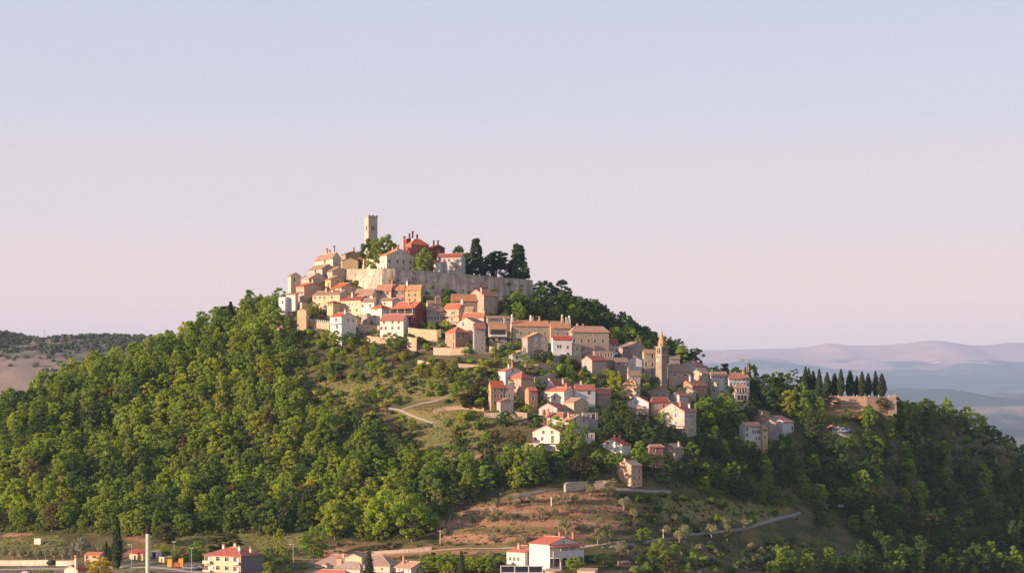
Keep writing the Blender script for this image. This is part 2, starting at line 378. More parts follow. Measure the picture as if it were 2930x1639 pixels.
_ms = blur(poly_mask(SOIL, _GXX, _GYY, HGT).astype(float), 2); _ml = blur(poly_mask(LAWN, _GXX, _GYY, HGT).astype(float), 2)
TOWN = [[(840,850),(1000,840),(1400,870),(1640,950),(1780,985),(2150,1090),(2150,1170),(2000,1170),(1880,1250),(1780,1200),(1700,1250),(1540,1290),(1500,1200),(1390,1190),(1400,1080),(1480,1050),(1420,1025),(1160,1000),(1020,960),(860,940)], [(430,1590),(760,1590),(760,1660),(-60,1660),(-60,1606),(300,1606)], [(880,1600),(1230,1600),(1230,1660),(880,1660)]]
_mt = blur(poly_mask(TOWN, _GXX, _GYY, HGT).astype(float), 2)
cov = np.stack([_ms, _ml, _mt, 1 + 0 * _ms], -1).reshape(-1, 4)
M_GROUND = ground_mat()
g = link(bpy.data.objects.new('hill', fast_mesh('hill', gv, gf, [M_GROUND], True, [('cover', 'POINT', cov)]))); tag(g, kind='structure')
# the wide valley floor, out past the mountains
def valley_mat():
    m = bpy.data.materials.new('valley'); t, b = nodes_of(m); L = t.links.new
    tc = N(t, 'ShaderNodeTexCoord'); v = N(t, 'ShaderNodeTexVoronoi'); v.inputs['Scale'].default_value = .006; L(tc.outputs['Object'], v.inputs['Vector'])
    r = N(t, 'ShaderNodeValToRGB'); sp = N(t, 'ShaderNodeSeparateColor'); L(v.outputs['Color'], sp.inputs[0]); L(sp.outputs[0], r.inputs[0])
    r.color_ramp.elements[0].color = (.04, .06, .03, 1); r.color_ramp.elements[1].color = (.10, .11, .06, 1)
    L(r.outputs[0], b.inputs['Base Color']); b.inputs['Roughness'].default_value = .95
    return m
_vx = np.linspace(-32000, 32000, 65); _vy = np.linspace(-4000, 38000, 43); a, c = np.meshgrid(_vx, _vy); ii = np.arange(a.size).reshape(a.shape)
tag(link(bpy.data.objects.new('valley_ground', fast_mesh('valley_ground', np.stack([a, c, 0 * a + VALLEY], -1).reshape(-1, 3), np.stack([ii[:-1, :-1], ii[:-1, 1:], ii[1:, 1:], ii[1:, :-1]], -1).reshape(-1, 4), [valley_mat()]))), kind='structure')
# ------------------------------------------------------------------ fractal noise for the far relief
def vnoise(x, y, seed):
    xi, yi = np.floor(x).astype(np.int64), np.floor(y).astype(np.int64); xf, yf = x - xi, y - yi
    def h(i, j):
        k = (i * 374761393 + j * 668265263 + seed * 362437) & 0x7fffffff; k = ((k ^ (k >> 13)) * 1274126177) & 0x7fffffff
        return ((k ^ (k >> 16)) & 0xffff) / 65535.0
    u, v = xf * xf * (3 - 2 * xf), yf * yf * (3 - 2 * yf)
    return (h(xi, yi) * (1 - u) + h(xi + 1, yi) * u) * (1 - v) + (h(xi, yi + 1) * (1 - u) + h(xi + 1, yi + 1) * u) * v
def fbm(x, y, seed, o=5):
    r = 0; amp = .5
    for k in range(o): r = r + amp * (vnoise(x * 2 ** k, y * 2 ** k, seed + k) - .5); amp *= .5
    return r
def relief_mat(name, base, dark, rock, sc):
    m = bpy.data.materials.new(name); t, b = nodes_of(m); L = t.links.new
    tc = N(t, 'ShaderNodeTexCoord'); at = N(t, 'ShaderNodeAttribute', attribute_name='cover'); sp = N(t, 'ShaderNodeSeparateColor'); L(at.outputs['Color'], sp.inputs[0])
    mp = N(t, 'ShaderNodeMapping'); mp.inputs['Scale'].default_value = (1, .35, 1.6); L(tc.outputs['Object'], mp.inputs[0])
    def noise(s, d=6):
        n = N(t, 'ShaderNodeTexNoise'); n.inputs['Scale'].default_value = s; n.inputs['Detail'].default_value = d; n.inputs['Roughness'].default_value = .7; L(mp.outputs[0], n.inputs['Vector']); return n.outputs['Fac']
    def mix(f, a, c):
        x = N(t, 'ShaderNodeMixRGB'); L(f, x.inputs[0])
        for i, v in ((1, a), (2, c)):
            if hasattr(v, 'is_linked'): L(v, x.inputs[i])
            else: x.inputs[i].default_value = (*v, 1)
        return x.outputs[0]
    def rmp(f, a, c):
        r = N(t, 'ShaderNodeMapRange'); r.inputs[1].default_value = a; r.inputs[2].default_value = c; L(f, r.inputs[0]); return r.outputs[0]
    def addm(a, f, k):
        n = N(t, 'ShaderNodeMath', operation='MULTIPLY_ADD'); L(f, n.inputs[0]); n.inputs[1].default_value = k; L(a, n.inputs[2]); return n.outputs[0]
    bs = mix(rmp(noise(sc * .4), .4, .62), base, (base[0] * .62, base[1] * .68, base[2] * .78)); bs = mix(rmp(noise(sc * 2.2), .5, .7), bs, (base[0] * .75, base[1] * .85, base[2] * .8))
    c = mix(rmp(addm(sp.outputs[0], noise(sc), 1.0), .85, 1.15), bs, dark)
    c = mix(rmp(addm(sp.outputs[1], noise(sc * 3), .9), 1.05, 1.2), c, rock)
    L(c, b.inputs['Base Color']); b.inputs['Roughness'].default_value = .95; b.inputs['Specular IOR Level'].default_value = .05
    return m
def relief(name, xs, ys, fn, mat):
    a, c = np.meshgrid(xs, ys); z, c0, c1 = fn(a, c); ii = np.arange(a.size).reshape(a.shape)
    me = fast_mesh(name, np.stack([a, c, z], -1).reshape(-1, 3), np.stack([ii[:-1, :-1], ii[:-1, 1:], ii[1:, 1:], ii[1:, :-1]], -1).reshape(-1, 4), [mat], True, [('cover', 'POINT', np.stack([c0, c1, 0 * z, 1 + 0 * z], -1).reshape(-1, 4))])
    return tag(link(bpy.data.objects.new(name, me)), kind='structure')
# left: a dry limestone upland two kilometres off
UP = np.array([(-900,985),(-400,975),(0,968),(50,960),(80,963),(140,978),(200,982),(240,976),(260,974),(320,972),(360,973),(450,972),(560,975),(700,985),(900,1000),(1300,1060),(2000,1150)], float)
def upland_z(x, y):
    px = CX + F_PX * x / 2200.0
    zr = (HY - np.interp(px, UP[:, 0], UP[:, 1])) / F_PX * 2200.0
    t = smooth(1250, 2150, y); b = smooth(2350, 3300, y)
    prof = VALLEY - 6 + (zr - VALLEY + 6) * (0.25 * t + .75 * t ** 1.2)
    z = prof * (1 - b) + (VALLEY - 6) * b + fbm(x / 160, y / 160, 3) * 34 * t * (1 - b) * (1 - .85 * smooth(2000, 2160, y))
    e = smooth(0, 500, x + 2600) * smooth(0, 350, 150 - x)
    return (VALLEY - 6) * (1 - e) + z * e
def upland(x, y):
    z = upland_z(x, y)
    px, py = px_of(x, y, z)
    woods = .12 + smooth(1060, 1000, py) * .42 + smooth(150, 420, px) * .25 + fbm(x / 90, y / 60, 9) * .7 - smooth(2040, 2090, y) * .25
    rock = .35 * smooth(1060, 1090, py) * smooth(1130, 1100, py) + fbm(x / 40, y / 40, 5) * .3
    return z, woods, rock
M_UP = relief_mat('upland', (.31, .22, .17), (.085, .10, .07), (.50, .44, .38), .045)
relief('far_upland', np.linspace(-2600, 300, 220), np.linspace(1250, 3300, 140), upland, M_UP)
# right: the long mountain wall nine kilometres off, a lower wooded bench with pale cliffs before it
MT = np.array([(-3000,1080),(0,1060),(1200,1030),(1700,1006),(1990,1002),(2060,1000),(2180,998),(2260,996),(2320,991),(2372,981),(2410,986),(2440,988),(2540,986),(2600,981),(2650,974),(2690,974),(2730,980),(2780,988),(2830,987),(2880,980),(2930,980),(3100,990),(4000,1010),(7000,1080)], float)
def mountain(x, y):
    x = x / 3.0; y = y / 3.0
    px = CX + F_PX * x / 9000.0
    zr = (HY - np.interp(px, MT[:, 0], MT[:, 1])) / F_PX * 9000.0
    t = np.clip((y - 2000) / 7000, 0, 1); b = smooth(9150, 12500, y)
    prof = np.interp(y, [1900, 2000, 2800, 3600, 5200, 7000, 8200, 9000], [-30, -26, -14, 4, 60, 150, 245, 345]); prof = np.where(y > 5200, 60 + (prof - 60) * (zr - 60) / 285, prof)
    rough = fbm(x / 900, y / 900, 21) * 150 * smooth(.02, .3, t) * (1 - smooth(.82, .98, t)) + fbm(x / 300, y / 420, 23) * 60 * smooth(.02, .3, t) * (1 - smooth(.88, .99, t))
    z = (prof + rough) * (1 - b) + (VALLEY - 20) * b
    px, py = px_of(x, y, z)
    woods = 0.7 - .85 * smooth(1050, 1005, py) + fbm(x / 420, y / 260, 31) * 1.3
    px, py = px + 60 * fbm(x / 400, y / 400, 51), py + 60 * fbm(x / 350, y / 350, 53)
    cl = np.exp(-((py - 1148) / 10) ** 2) * smooth(2640, 2700, px) + .85 * np.exp(-((py - 1054) / 6) ** 2) * smooth(2620, 2690, px) * smooth(2790, 2740, px) + .7 * np.exp(-((py - 1170) / 8) ** 2) * smooth(2750, 2850, px)
    rock = .06 + cl * .62 + fbm(x / 160, y / 120, 41) * 1.1
    return z * 3.0, woods, rock
M_MT = relief_mat('mountain', (.46, .28, .21), (.05, .075, .06), (.75, .62, .52), .002)
relief('mountains', np.linspace(-24000, 30000, 560), np.linspace(5700, 36000, 300), mountain, M_MT)
# ------------------------------------------------------------------ buildings
# window styles: width, height, frame material, pane material, shutters (material, closed)
STY = {'n': (.78, 1.15, M_FRAME, M_DARK, None, 0), 's': (.62, .60, M_FRAME, M_DARK, None, 0), 'l': (1.3, 1.15, M_FRAME, M_DARK, None, 0), 'w': (.95, 1.35, M_FRAME, M_DARK, None, 0),
       'd': (.85, 1.9, M_WOOD, M_DARK, None, 0), 'c': (.82, 1.12, M_FRAME, M_BROWN, None, 0), 'C': (1.2, 1.25, M_FRAME, M_BROWN, None, 0), 'u': (.62, 1.05, M_FRAME, M_DARK, M_BLUE, 0), 'g': (.95, 1.15, M_FRAME, M_GREY, None, 0),
       'o': (.66, 1.05, M_FRAME, M_DARK, M_BROWN, 0), 'e': (.62, 1.0, M_FRAME, M_DARK, M_GREEN, 0), 'B': (1.3, 1.9, M_FRAME, M_DARK, None, 0), 'G': (1.0, 2.0, M_FRAME, M_GREEN, None, 0), 't': (.9, 2.6, M_FRAME, M_BROWN, None, 0)}
WMESH = {}
def win_mesh(st, proud):
    k = (st, proud)
    if k in WMESH: return WMESH[k]
    w, h, fm, pm, sh, _ = STY[st]; b = MB(); x, z = w / 2, h / 2; fr = .09
    yo = -.05; yi = -.02 if proud else .16                       # outside is -y
    for (x0, x1, z0, z1) in ((-x - fr, x + fr, z, z + fr), (-x - fr - .04, x + fr + .04, -z - fr, -z), (-x - fr, -x, -z, z), (x, x + fr, -z, z)):
        b.box(x0, x1, yo, .03, z0, z1, 0)
    b.poly([(-x, yi, -z), (x, yi, -z), (x, yi, z), (-x, yi, z)], 1)
    if not proud:
        for q in ([(-x, .03, -z), (-x, yi, -z), (-x, yi, z), (-x, .03, z)], [(x, .03, -z), (x, .03, z), (x, yi, z), (x, yi, -z)], [(-x, .03, z), (-x, yi, z), (x, yi, z), (x, .03, z)], [(-x, .03, -z), (x, .03, -z), (x, yi, -z), (-x, yi, -z)]):
            b.poly(q, 0)
    if pm is M_DARK and h < 1.6:
        b.box(-.025, .025, yi - .02, yi + .01, -z, z, 0); b.box(-x, x, yi - .02, yi + .01, .12, .17, 0)
    me = b.mesh('window', [fm, pm]); sm = None
    if sh:
        s = MB(); s.box(-w / 2, 0, -.04, .0, -z, z); sm = s.mesh('shutter', sh)
    WMESH[k] = (me, sm); return WMESH[k]
def put_window(root, st, loc, rz, proud=False):
    me, sm = win_mesh(st, proud)
    nm = 'door' if st in ('d', 'G') else 'window'
    o = bpy.data.objects.new(nm, me); o.location = loc; o.rotation_euler = (0, 0, rz); link(o, root)
    if sm:
        w = STY[st][0]
        for sx in (-1, 1):
            s = bpy.data.objects.new('shutter', sm); s.location = ((-w / 2 - .08) if sx < 0 else (w + .08), -.055, 0); link(s, o)
    return o
def wall_face(b, W, z0, z1, wins, tr, m=0):
    """one wall in its own plane (u along, v up) with openings; tr maps (u, v) to 3-D"""
    us = sorted({0.0, W} | {c for (u, v, w, h) in wins for c in (u - w / 2, u + w / 2)}); vs = sorted({z0, z1} | {c for (u, v, w, h) in wins for c in (v - h / 2, v + h / 2)})
    us = [u for u in us if -1e-6 <= u <= W + 1e-6]; vs = [v for v in vs if z0 - 1e-6 <= v <= z1 + 1e-6]
    for i in range(len(us) - 1):
        for j in range(len(vs) - 1):
            cu, cv = (us[i] + us[i + 1]) / 2, (vs[j] + vs[j + 1]) / 2
            if any(abs(cu - u) < w / 2 and abs(cv - v) < h / 2 for (u, v, w, h) in wins): continue
            b.poly([tr(us[i], vs[j]), tr(us[i + 1], vs[j]), tr(us[i + 1], vs[j + 1]), tr(us[i], vs[j + 1])], m)
CHIM = {}
def chimney_mesh(st, h, mat):
    k = (st, round(h, 1), mat.name)
    if k in CHIM: return CHIM[k]
    b = MB()
    if st == 'r':                                                   # round Istrian chimney with a hood
        b.box(-.42, .42, -.42, .42, -.9, h * .45, 0); b.ring([(.40, h * .45), (.36, h * .7), (.52, h * .72), (.52, h * .8), (.40, h * .82), (.40, h * .95), (.1, h * 1.08)], 9)
    elif st == 't':
        h *= .85                                                 # tall mansion stack with a flared crown
        b.box(-.28, .28, -.28, .28, -1.2, h * .8, 0); b.box(-.36, .36, -.36, .36, h * .8, h * .86, 0); b.box(-.3, .3, -.3, .3, h * .86, h * .94); b.box(-.4, .4, -.4, .4, h * .94, h)
    else:
        b.box(-.34, .34, -.30, .30, -.9, h * .78, 0); b.box(-.44, .44, -.40, .40, h * .78, h * .86, 1)
        for sx in (-1, 1): b.box(sx * .3 - .06, sx * .3 + .06, -.28, .28, h * .86, h * .96, 0)
        b.box(-.44, .44, -.40, .40, h * .96, h * 1.04, 1)
    CHIM[k] = b.mesh('chimney', [mat, surf('roof', TERRA)]); return CHIM[k]
HOUSES = []      # footprints and picture boxes, so that trees keep clear of them
LABELS = set()
def block(root, W, Dp, z0, ze, roof, rise, wm, rm, A=(), B=(), chim=(), s=7.3, ov=.32, org=(0, 0), back=False, parts=''):
    """walls, roof, openings and chimneys of one block under root; local front y=0 (face A), right side x=W (face B)"""
    ox, oy = org
    b = MB(); H_ = ze
    def rows(spec, length, gable_rise):
        flatw, gab = [], []
        for (dy, fr, st) in spec:
            w, h = STY[st][:2]
            for f in fr:
                v = H_ - dy / s; u = f * length
                u = min(max(u, w / 2 + .15), length - w / 2 - .15)
                (gab if (v + h / 2 > H_ - .06 or v - h / 2 < z0 + .05) else flatw).append((u, v, w, h, st))
        # drop openings that would overlap
        keep = []
        for q in flatw:
            if all(abs(q[0] - k[0]) > (q[2] + k[2]) / 2 + .06 or abs(q[1] - k[1]) > (q[3] + k[3]) / 2 + .06 for k in keep): keep.append(q)
        return keep, gab
    fa, ga = rows(A, W, rise); fb, gb = rows(B, Dp, rise)
    wall_face(b, W, z0, H_, [q[:4] for q in fa], lambda u, v: (ox + u, oy, v))
    wall_face(b, Dp, z0, H_, [q[:4] for q in fb], lambda u, v: (ox + W, oy + u, v))
    b.poly([(ox + W, oy + Dp, z0), (ox, oy + Dp, z0), (ox, oy + Dp, H_), (ox + W, oy + Dp, H_)]); b.poly([(ox, oy + Dp, z0), (ox, oy, z0), (ox, oy, H_), (ox, oy + Dp, H_)])
    # roof
    rb = MB(); t = .16; e = ov; apexz = H_ + rise
    kx = rise / (Dp / 2); ky = rise / (W / 2)
    if roof == 'A':
        b.poly([(ox + W, oy, H_), (ox + W, oy + Dp, H_), (ox + W, oy + Dp / 2, apexz)]); b.poly([(ox, oy + Dp, H_), (ox, oy, H_), (ox, oy + Dp / 2, apexz)])
        g_ = .14
        rb.slab([(ox - g_, oy - e, H_ - e * kx + t), (ox + W + g_, oy - e, H_ - e * kx + t), (ox + W + g_, oy + Dp / 2, apexz + t), (ox - g_, oy + Dp / 2, apexz + t), (ox + W + g_, oy + Dp + e, H_ - e * kx + t), (ox - g_, oy + Dp + e, H_ - e * kx + t)], [(0, 1, 2, 3), (3, 2, 4, 5)], t)
        rb.tube((ox - g_, oy + Dp / 2, apexz + t), (ox + W + g_, oy + Dp / 2, apexz + t), .13, n=6, m=1)
        zf = lambda u, v: apexz - abs(v - Dp / 2) * kx + t
    elif roof == 'B':
        b.poly([(ox, oy, H_), (ox + W, oy, H_), (ox + W / 2, oy, apexz)]); b.poly([(ox + W, oy + Dp, H_), (ox, oy + Dp, H_), (ox + W / 2, oy + Dp, apexz)])
        g_ = .14
        rb.slab([(ox - e, oy - g_, H_ - e * ky + t), (ox + W / 2, oy - g_, apexz + t), (ox + W / 2, oy + Dp + g_, apexz + t), (ox - e, oy + Dp + g_, H_ - e * ky + t), (ox + W + e, oy - g_, H_ - e * ky + t), (ox + W + e, oy + Dp + g_, H_ - e * ky + t)], [(0, 1, 2, 3), (1, 4, 5, 2)], t)
        rb.tube((ox + W / 2, oy - g_, apexz + t), (ox + W / 2, oy + Dp + g_, apexz + t), .13, n=6, m=1)
        zf = lambda u, v: apexz - abs(u - W / 2) * ky + t
    elif roof == 'hip':
        if W >= Dp: r0, r1 = (ox + Dp / 2 * .9, oy + Dp / 2, apexz + t), (ox + W - Dp / 2 * .9, oy + Dp / 2, apexz + t)
        else: r0, r1 = (ox + W / 2, oy + W / 2 * .9, apexz + t), (ox + W / 2, oy + Dp - W / 2 * .9, apexz + t)
        k = e * .6
        c = [(ox - e, oy - e, H_ - k + t), (ox + W + e, oy - e, H_ - k + t), (ox + W + e, oy + Dp + e, H_ - k + t), (ox - e, oy + Dp + e, H_ - k + t), r0, r1]
        fs = [(0, 1, 5, 4), (1, 2, 5), (2, 3, 4, 5), (3, 0, 4)] if W >= Dp else [(0, 1, 4), (1, 2, 5, 4), (2, 3, 5), (3, 0, 4, 5)]
        rb.slab(c, fs, t)
        rb.tube(r0, r1, .12, n=6, m=1)
        for i, r in ((0, r0), (1, r1 if W >= Dp else r0), (2, r1), (3, r0 if W >= Dp else r1)): rb.tube(c[i], r, .09, n=5, m=1)
        m_ = min(W, Dp) / 2
        zf = lambda u, v: H_ + rise * min(1, min(u, W - u, v, Dp - v) / m_) + t
    elif roof in ('shedA', 'shedB'):
        if roof == 'shedA':   # falls towards face A
            rb.slab([(ox - e * .5, oy - e, H_ + t), (ox + W + e * .5, oy - e, H_ + t), (ox + W + e * .5, oy + Dp, apexz + t), (ox - e * .5, oy + Dp, apexz + t)], [(0, 1, 2, 3)], t)
            b.poly([(ox + W, oy, H_), (ox + W, oy + Dp, H_), (ox + W, oy + Dp, apexz)]); b.poly([(ox, oy + Dp, H_), (ox, oy, H_), (ox, oy + Dp, apexz)]); zf = lambda u, v: H_ + rise * v / Dp + t
            b.poly([(ox + W, oy + Dp, H_), (ox, oy + Dp, H_), (ox, oy + Dp, apexz), (ox + W, oy + Dp, apexz)])
        else:                 # falls towards face B
            rb.slab([(ox + W + e, oy - e * .5, H_ + t), (ox + W + e, oy + Dp + e * .5, H_ + t), (ox, oy + Dp + e * .5, apexz + t), (ox, oy - e * .5, apexz + t)], [(0, 1, 2, 3)], t)
            b.poly([(ox, oy, H_), (ox + W, oy, H_), (ox, oy, apexz)]); b.poly([(ox + W, oy + Dp, H_), (ox, oy + Dp, H_), (ox, oy + Dp, apexz)]); zf = lambda u, v: H_ + rise * (1 - u / W) + t
            b.poly([(ox, oy + Dp, H_), (ox, oy, H_), (ox, oy, apexz), (ox, oy + Dp, apexz)])
    else:                     # flat terrace with a parapet
        rb.slab([(ox + .003, oy + .003, H_ - .25), (ox + W - .003, oy + .003, H_ - .25), (ox + W - .003, oy + Dp - .003, H_ - .25), (ox + .003, oy + Dp - .003, H_ - .25)], [(0, 1, 2, 3)], .1)
        for q in ((ox - .06, ox + W + .06, oy - .06, oy + .2), (ox - .06, ox + W + .06, oy + Dp - .2, oy + Dp + .06), (ox - .06, ox + .2, oy + .2, oy + Dp - .2), (ox + W - .2, ox + W + .06, oy + .2, oy + Dp - .2)):
            rb.box(*q, H_, H_ + .12, 1)
        zf = lambda u, v: H_ - .2
    wo = b.build('wall', wm, root)
    ro = rb.build('terrace' if roof == 'flat' else 'roof', [rm, surf('roof', (.52, .34, .25)) if roof != 'flat' else M_CONC], root)
    for (u, v, w, h, st) in fa: put_window(root, st, (ox + u, oy, v), 0)
    for (u, v, w, h, st) in ga: put_window(root, st, (ox + u, oy, v), 0, True)
    for (u, v, w, h, st) in fb: put_window(root, st, (ox + W, oy + u, v), R(90))
    for (u, v, w, h, st) in gb: put_window(root, st, (ox + W, oy + u, v), R(90), True)
    for q in chim:
        fu, fv, h = q[:3]; st = q[3] if len(q) > 3 else 'c'; cm = q[4] if len(q) > 4 else plaster(SALMON)
        o = bpy.data.objects.new('chimney', chimney_mesh(st, h, cm)); o.location = (ox + fu * W, oy + fv * Dp, zf(fu * W, fv * Dp)); link(o, ro)
    return wo, ro
def frame_of(xl, xc, xr, ye, th, yb=None, dD=0.0, D=None):
    """turns a measured silhouette into a real footprint: corner, widths, turn"""
    yb = ye + 46 if yb is None else yb
    if D is not None and D < 795 and ye < 1560:
        g = ground_at(xc, yb); D = min(D, g - (2.2 if 900 < ye < 1300 else .4)) if g else D
    if D is None:
        D = ground_at(xc, yb)
        if D is None: D = 806.0
        D += dD
    s = F_PX / D; t = R(th)
    W = max(1.5, (xc - xl) / s / math.cos(t)); Dp = max(1.5, (xr - xc) / s / math.sin(t))
    return D, s, t, W, Dp
def house(label, xl, xc, xr, ye, th, roof, rise, wm, rm, A=(), B=(), chim=(), yb=None, dD=0.0, name='house', cat='house', D=None, minD=None, z0=None, group=None, ov=.32):
    D, s, t, W, Dp = frame_of(xl, xc, xr, ye, th, yb, dD, D)
    if minD:
        W = max(W, minD[0]); Dp = max(Dp, minD[1])
    C = Vector(P(xc, ye, D)); ex = Vector((math.cos(t), -math.sin(t), 0)); ey = Vector((math.sin(t), math.cos(t), 0))
    O = Vector((C.x, C.y, 0)) - ex * W
    cs = [O, O + ex * W, O + ex * W + ey * Dp, O + ey * Dp, O + ex * W / 2 + ey * Dp / 2]
    gs = [gz(c.x, c.y) for c in cs]
    base = min(gs) - .6 if z0 is None else z0
    base = min(base, C.z - 2.2)
    root = empty(name, (O.x, O.y, base), -t)
    assert label not in LABELS, label
    LABELS.add(label)
    tag(root, label, cat, group)
    block(root, W, Dp, 0.0, C.z - base, roof, rise / s, wm, rm, A, B, chim, s, ov)
    root['W'] = W; root['Dp'] = Dp; root['s'] = s; root['e'] = C.z - base
    mx = ex * (W / 2) + ey * (Dp / 2)
    HOUSES.append((O.x + mx.x, O.y + mx.y, math.hypot(W, Dp) / 2, xl, xr, ye - rise, (yb or ye + 48), D))
    return root
def bar(root, name, boxes, mat):
    b = MB()
    for q in boxes: b.box(*q)
    return b.build(name, mat, root)
def dish(root, loc, rz=0.0, r=.45):
    b = MB(); n = 10
    for k in range(n):
        a0, a1 = 2 * math.pi * k / n, 2 * math.pi * (k + 1) / n
        b.poly([(0, .12, 0), (r * math.cos(a0), 0, r * math.sin(a0)), (r * math.cos(a1), 0, r * math.sin(a1))])
    b.tube((0, .1, 0), (0, .2, -.6), .03)
    o = b.build('satellite_dish', flat((.75, .73, .7)), root); o.location = loc; o.rotation_euler = (0, 0, rz); return o
# ------------------------------------------------------------------ the town, top to bottom
pl, st_, rf = plaster, stone, (lambda c: surf('roof', c))
# upper town inside and beside the ramparts
house('cream house with orange gable roof on top of the lit rampart', 1040,1106.7,1181,730,60,'A',18,pl((.66,.56,.44)),rf(ORG),
      A=[(16,[.12,.34,.56,.82],'n'),(35,[.1,.22,.4,.52,.62,.75,.9],'n')], B=[(-6,[.4,.62],'s'),(17,[.1,.4,.62,.88],'w'),(36,[.1,.38,.62,.88],'n')],
      chim=[(.2,.5,1.7),(.45,.5,1.5),(.65,.5,1.5),(.9,.5,1.8),(.98,.4,1.2)], D=800)
house('low cream wing with reddish roof left of the cream rampart house', 1023,1041,1052,737,60,'A',9,pl(CREAM),rf(TERRA),A=[(14,[.3,.7],'n'),(28,[.3,.7],'n')],D=816)
rm = house('red mansion with low hipped roof and white window frames above the cream house', 1160,1178,1226,699,62,'hip',16,pl(REDW),rf(RED),
      A=[(14,[.5],'w')], B=[(12,[.2,.72],'w'),(34,[.2,.72],'w')], D=822, name='red_mansion', z0=59.0)
W_, e_ = rm['W'], rm['e']
block(rm, 3.6, 5.6, 0, e_ + 2.9, 'flat', 0, pl(DKRED), flat((.3,.1,.08)), chim=[(.75,.3,2.9,'t',pl(DKRED)),(.95,.5,4.1,'t',pl(DKRED)),(.9,.9,2.6,'t',pl(DKRED))], org=(-4.2, .6))
bar(rm, 'corner_pier', [(-4.4,-3.5,.4,1.4,0,e_+3.9),(-4.55,-3.35,.25,1.55,e_+3.9,e_+4.15)], pl((.55,.30,.22)))
block(rm, 5.0, 6.0, 0, e_ - 1.3, 'A', 1.3, pl(DKRED), rf(DKR), B=[(14,[.5],'w')], chim=[(.1,.5,2.4,'t',pl(DKRED)),(.9,.5,2.0,'t',pl(DKRED))], org=(W_ - 2.0, rm['Dp'] + .02))
bar(rm, 'cornice', [(-.15, W_ + .15, -.14, -.01, e_ - .35, e_ - .12), (W_ + .01, W_ + .14, -.14, rm['Dp'], e_ - .35, e_ - .12)], M_FRAME)
dish(rm, (1.2, 2.2, e_ + 2.1), .6, .5); dish(rm, (2.4, 2.0, e_ + 2.3), .6, .55)
house('beige house with dark red roof beside the cedars', 1250,1319.4,1331,735,14,'A',11,pl((.55,.48,.42)),rf(DKR),A=[(9,[.3,.5,.85],'n'),(28,[.55,.8],'n')],B=[(12,[.5],'n')],D=811)
house('little white outbuilding with sloping roof behind the rampart shrubs', 1240,1257,1262,749,25,'shedA',6,pl(WHITE),rf(TERRA),D=805)
house('long cream house with sloping roof at the left of the hilltop', 890,952,974,738,60,'A',16,pl((.72,.60,.42)),rf(BRN),A=[(14,[.2],'n')],B=[(16,[.4],'n')],chim=[(.45,.5,2.2),(.6,.5,1.4),(.85,.5,2.8)],yb=805,D=818)
house('brown stone house with small gable behind the long cream house', 974,989,1030,727,62,'A',9,st_(BROWNST),rf(BRN),B=[(-1,[.35],'s')],D=832,chim=[(.8,.6,1.6)])
house('ochre house with plain gable left of the cream rampart house', 975,979,1024,746,78,'A',9,pl(YELL),rf(BRN),D=815)
house('greyish pink house with brown roof below the long cream house', 876,922,957,768,55,'A',13,pl((.52,.40,.35)),rf(BRN),A=[(14,[.2],'s')],chim=[(.7,.5,1.8)],D=809)
house('tan stone house with low gable next to the lit rampart', 933,951,987,776,58,'A',12,st_((.55,.40,.26)),rf(BRN),A=[(10,[.5],'s')],B=[(13,[.25,.6],'s')],D=804)
house('broad pale pink house under a pale tiled roof', 852,884,934,797,52,'A',17,pl((.58,.42,.35)),rf(PALE),A=[(14,[.3],'n'),(14,[.7],'n')],B=[(4,[.3],'s')],yb=845,D=803,chim=[(.85,.4,1.6)])
house('leftmost tall house of the hilltop with one window in its shaded side', 822,832.5,859,789,60,'A',9,pl((.66,.50,.36)),rf(BRN),B=[(11,[.35],'n')],D=806,yb=822)
house('pink house with red roof and two rows of small windows', 844.6,870,921.5,819,42,'A',12,pl((.62,.36,.24)),rf(RED),A=[(6,[.15,.38,.62,.85],'s'),(18,[.15,.38,.62,.85],'n')],chim=[(.85,.5,1.5)],D=794)
house('yellow house with twin low gables below the tan stone house', 928,946,983,800,55,'A',11,pl(YELL),rf(BRN),B=[(4,[.5],'n')],D=798)
house('cream house with bright red roof and plain pink gable', 946,977,1016,823,48,'A',14,pl((.66,.46,.34)),rf((.56,.10,.045)),A=[(6,[.3,.75],'n')],D=789)
house('white flat-topped house at the left edge of the town', 796,816,826,850,35,'flat',0,pl(WHITE),M_CONC,A=[(14,[.6],'n')],D=787)
house('small white house with terrace in front of the pink house', 816,845,852,843,25,'shedA',5,pl(WHITE),rf(TERRA),D=789)
# the second tier
house('long cream house with four brown windows and brown tiled roof', 890,972,998,842,26,'A',12,pl((.70,.50,.31)),rf(BRN),A=[(8,[.1,.28,.44,.72],'c'),(27,[.25,.6],'c')],chim=[(.35,.4,1.6),(.62,.3,1.2)],D=782)
house('narrow ochre house with two paired windows under a flat red roof', 934,953,972,865,42,'hip',4,pl((.66,.46,.24)),rf(DKR),A=[(6,[.32,.68],'c')],D=775)
house('cream house with seven shutters and red roof', 971.5,1032,1056,858,27,'A',12,pl((.72,.56,.33)),rf(DKR),A=[(12,[.22,.48,.65,.8],'g'),(29,[.2,.48,.8],'c')],chim=[(.42,.35,2.2,'c',pl(WHITE)),(.48,.45,1.2)],D=777)
house('house with wide brown tiled roof over cream walls below the lit rampart', 1010,1066,1080,843,27,'A',17,pl(CREAM),rf(BRN),A=[(7,[.8],'n')],D=784)
house('bright white house with two brown windows', 1032,1070,1079,863,20,'A',9,pl((.78,.73,.66)),rf(BRN),A=[(11,[.12,.72],'c')],D=775)
house('cream house with grey gable beside the bright white house', 1079,1122,1147,860,28,'A',8,pl((.72,.58,.42)),rf(BRN),A=[(8,[.5],'c')],B=[],D=774.5)
house('small white house with red hipped roof and roof loggia', 1058,1092,1120,881,38,'hip',9,pl((.74,.66,.56)),rf(RED),A=[(4,[.45,.62],'s'),(23,[.38],'c')],D=768)
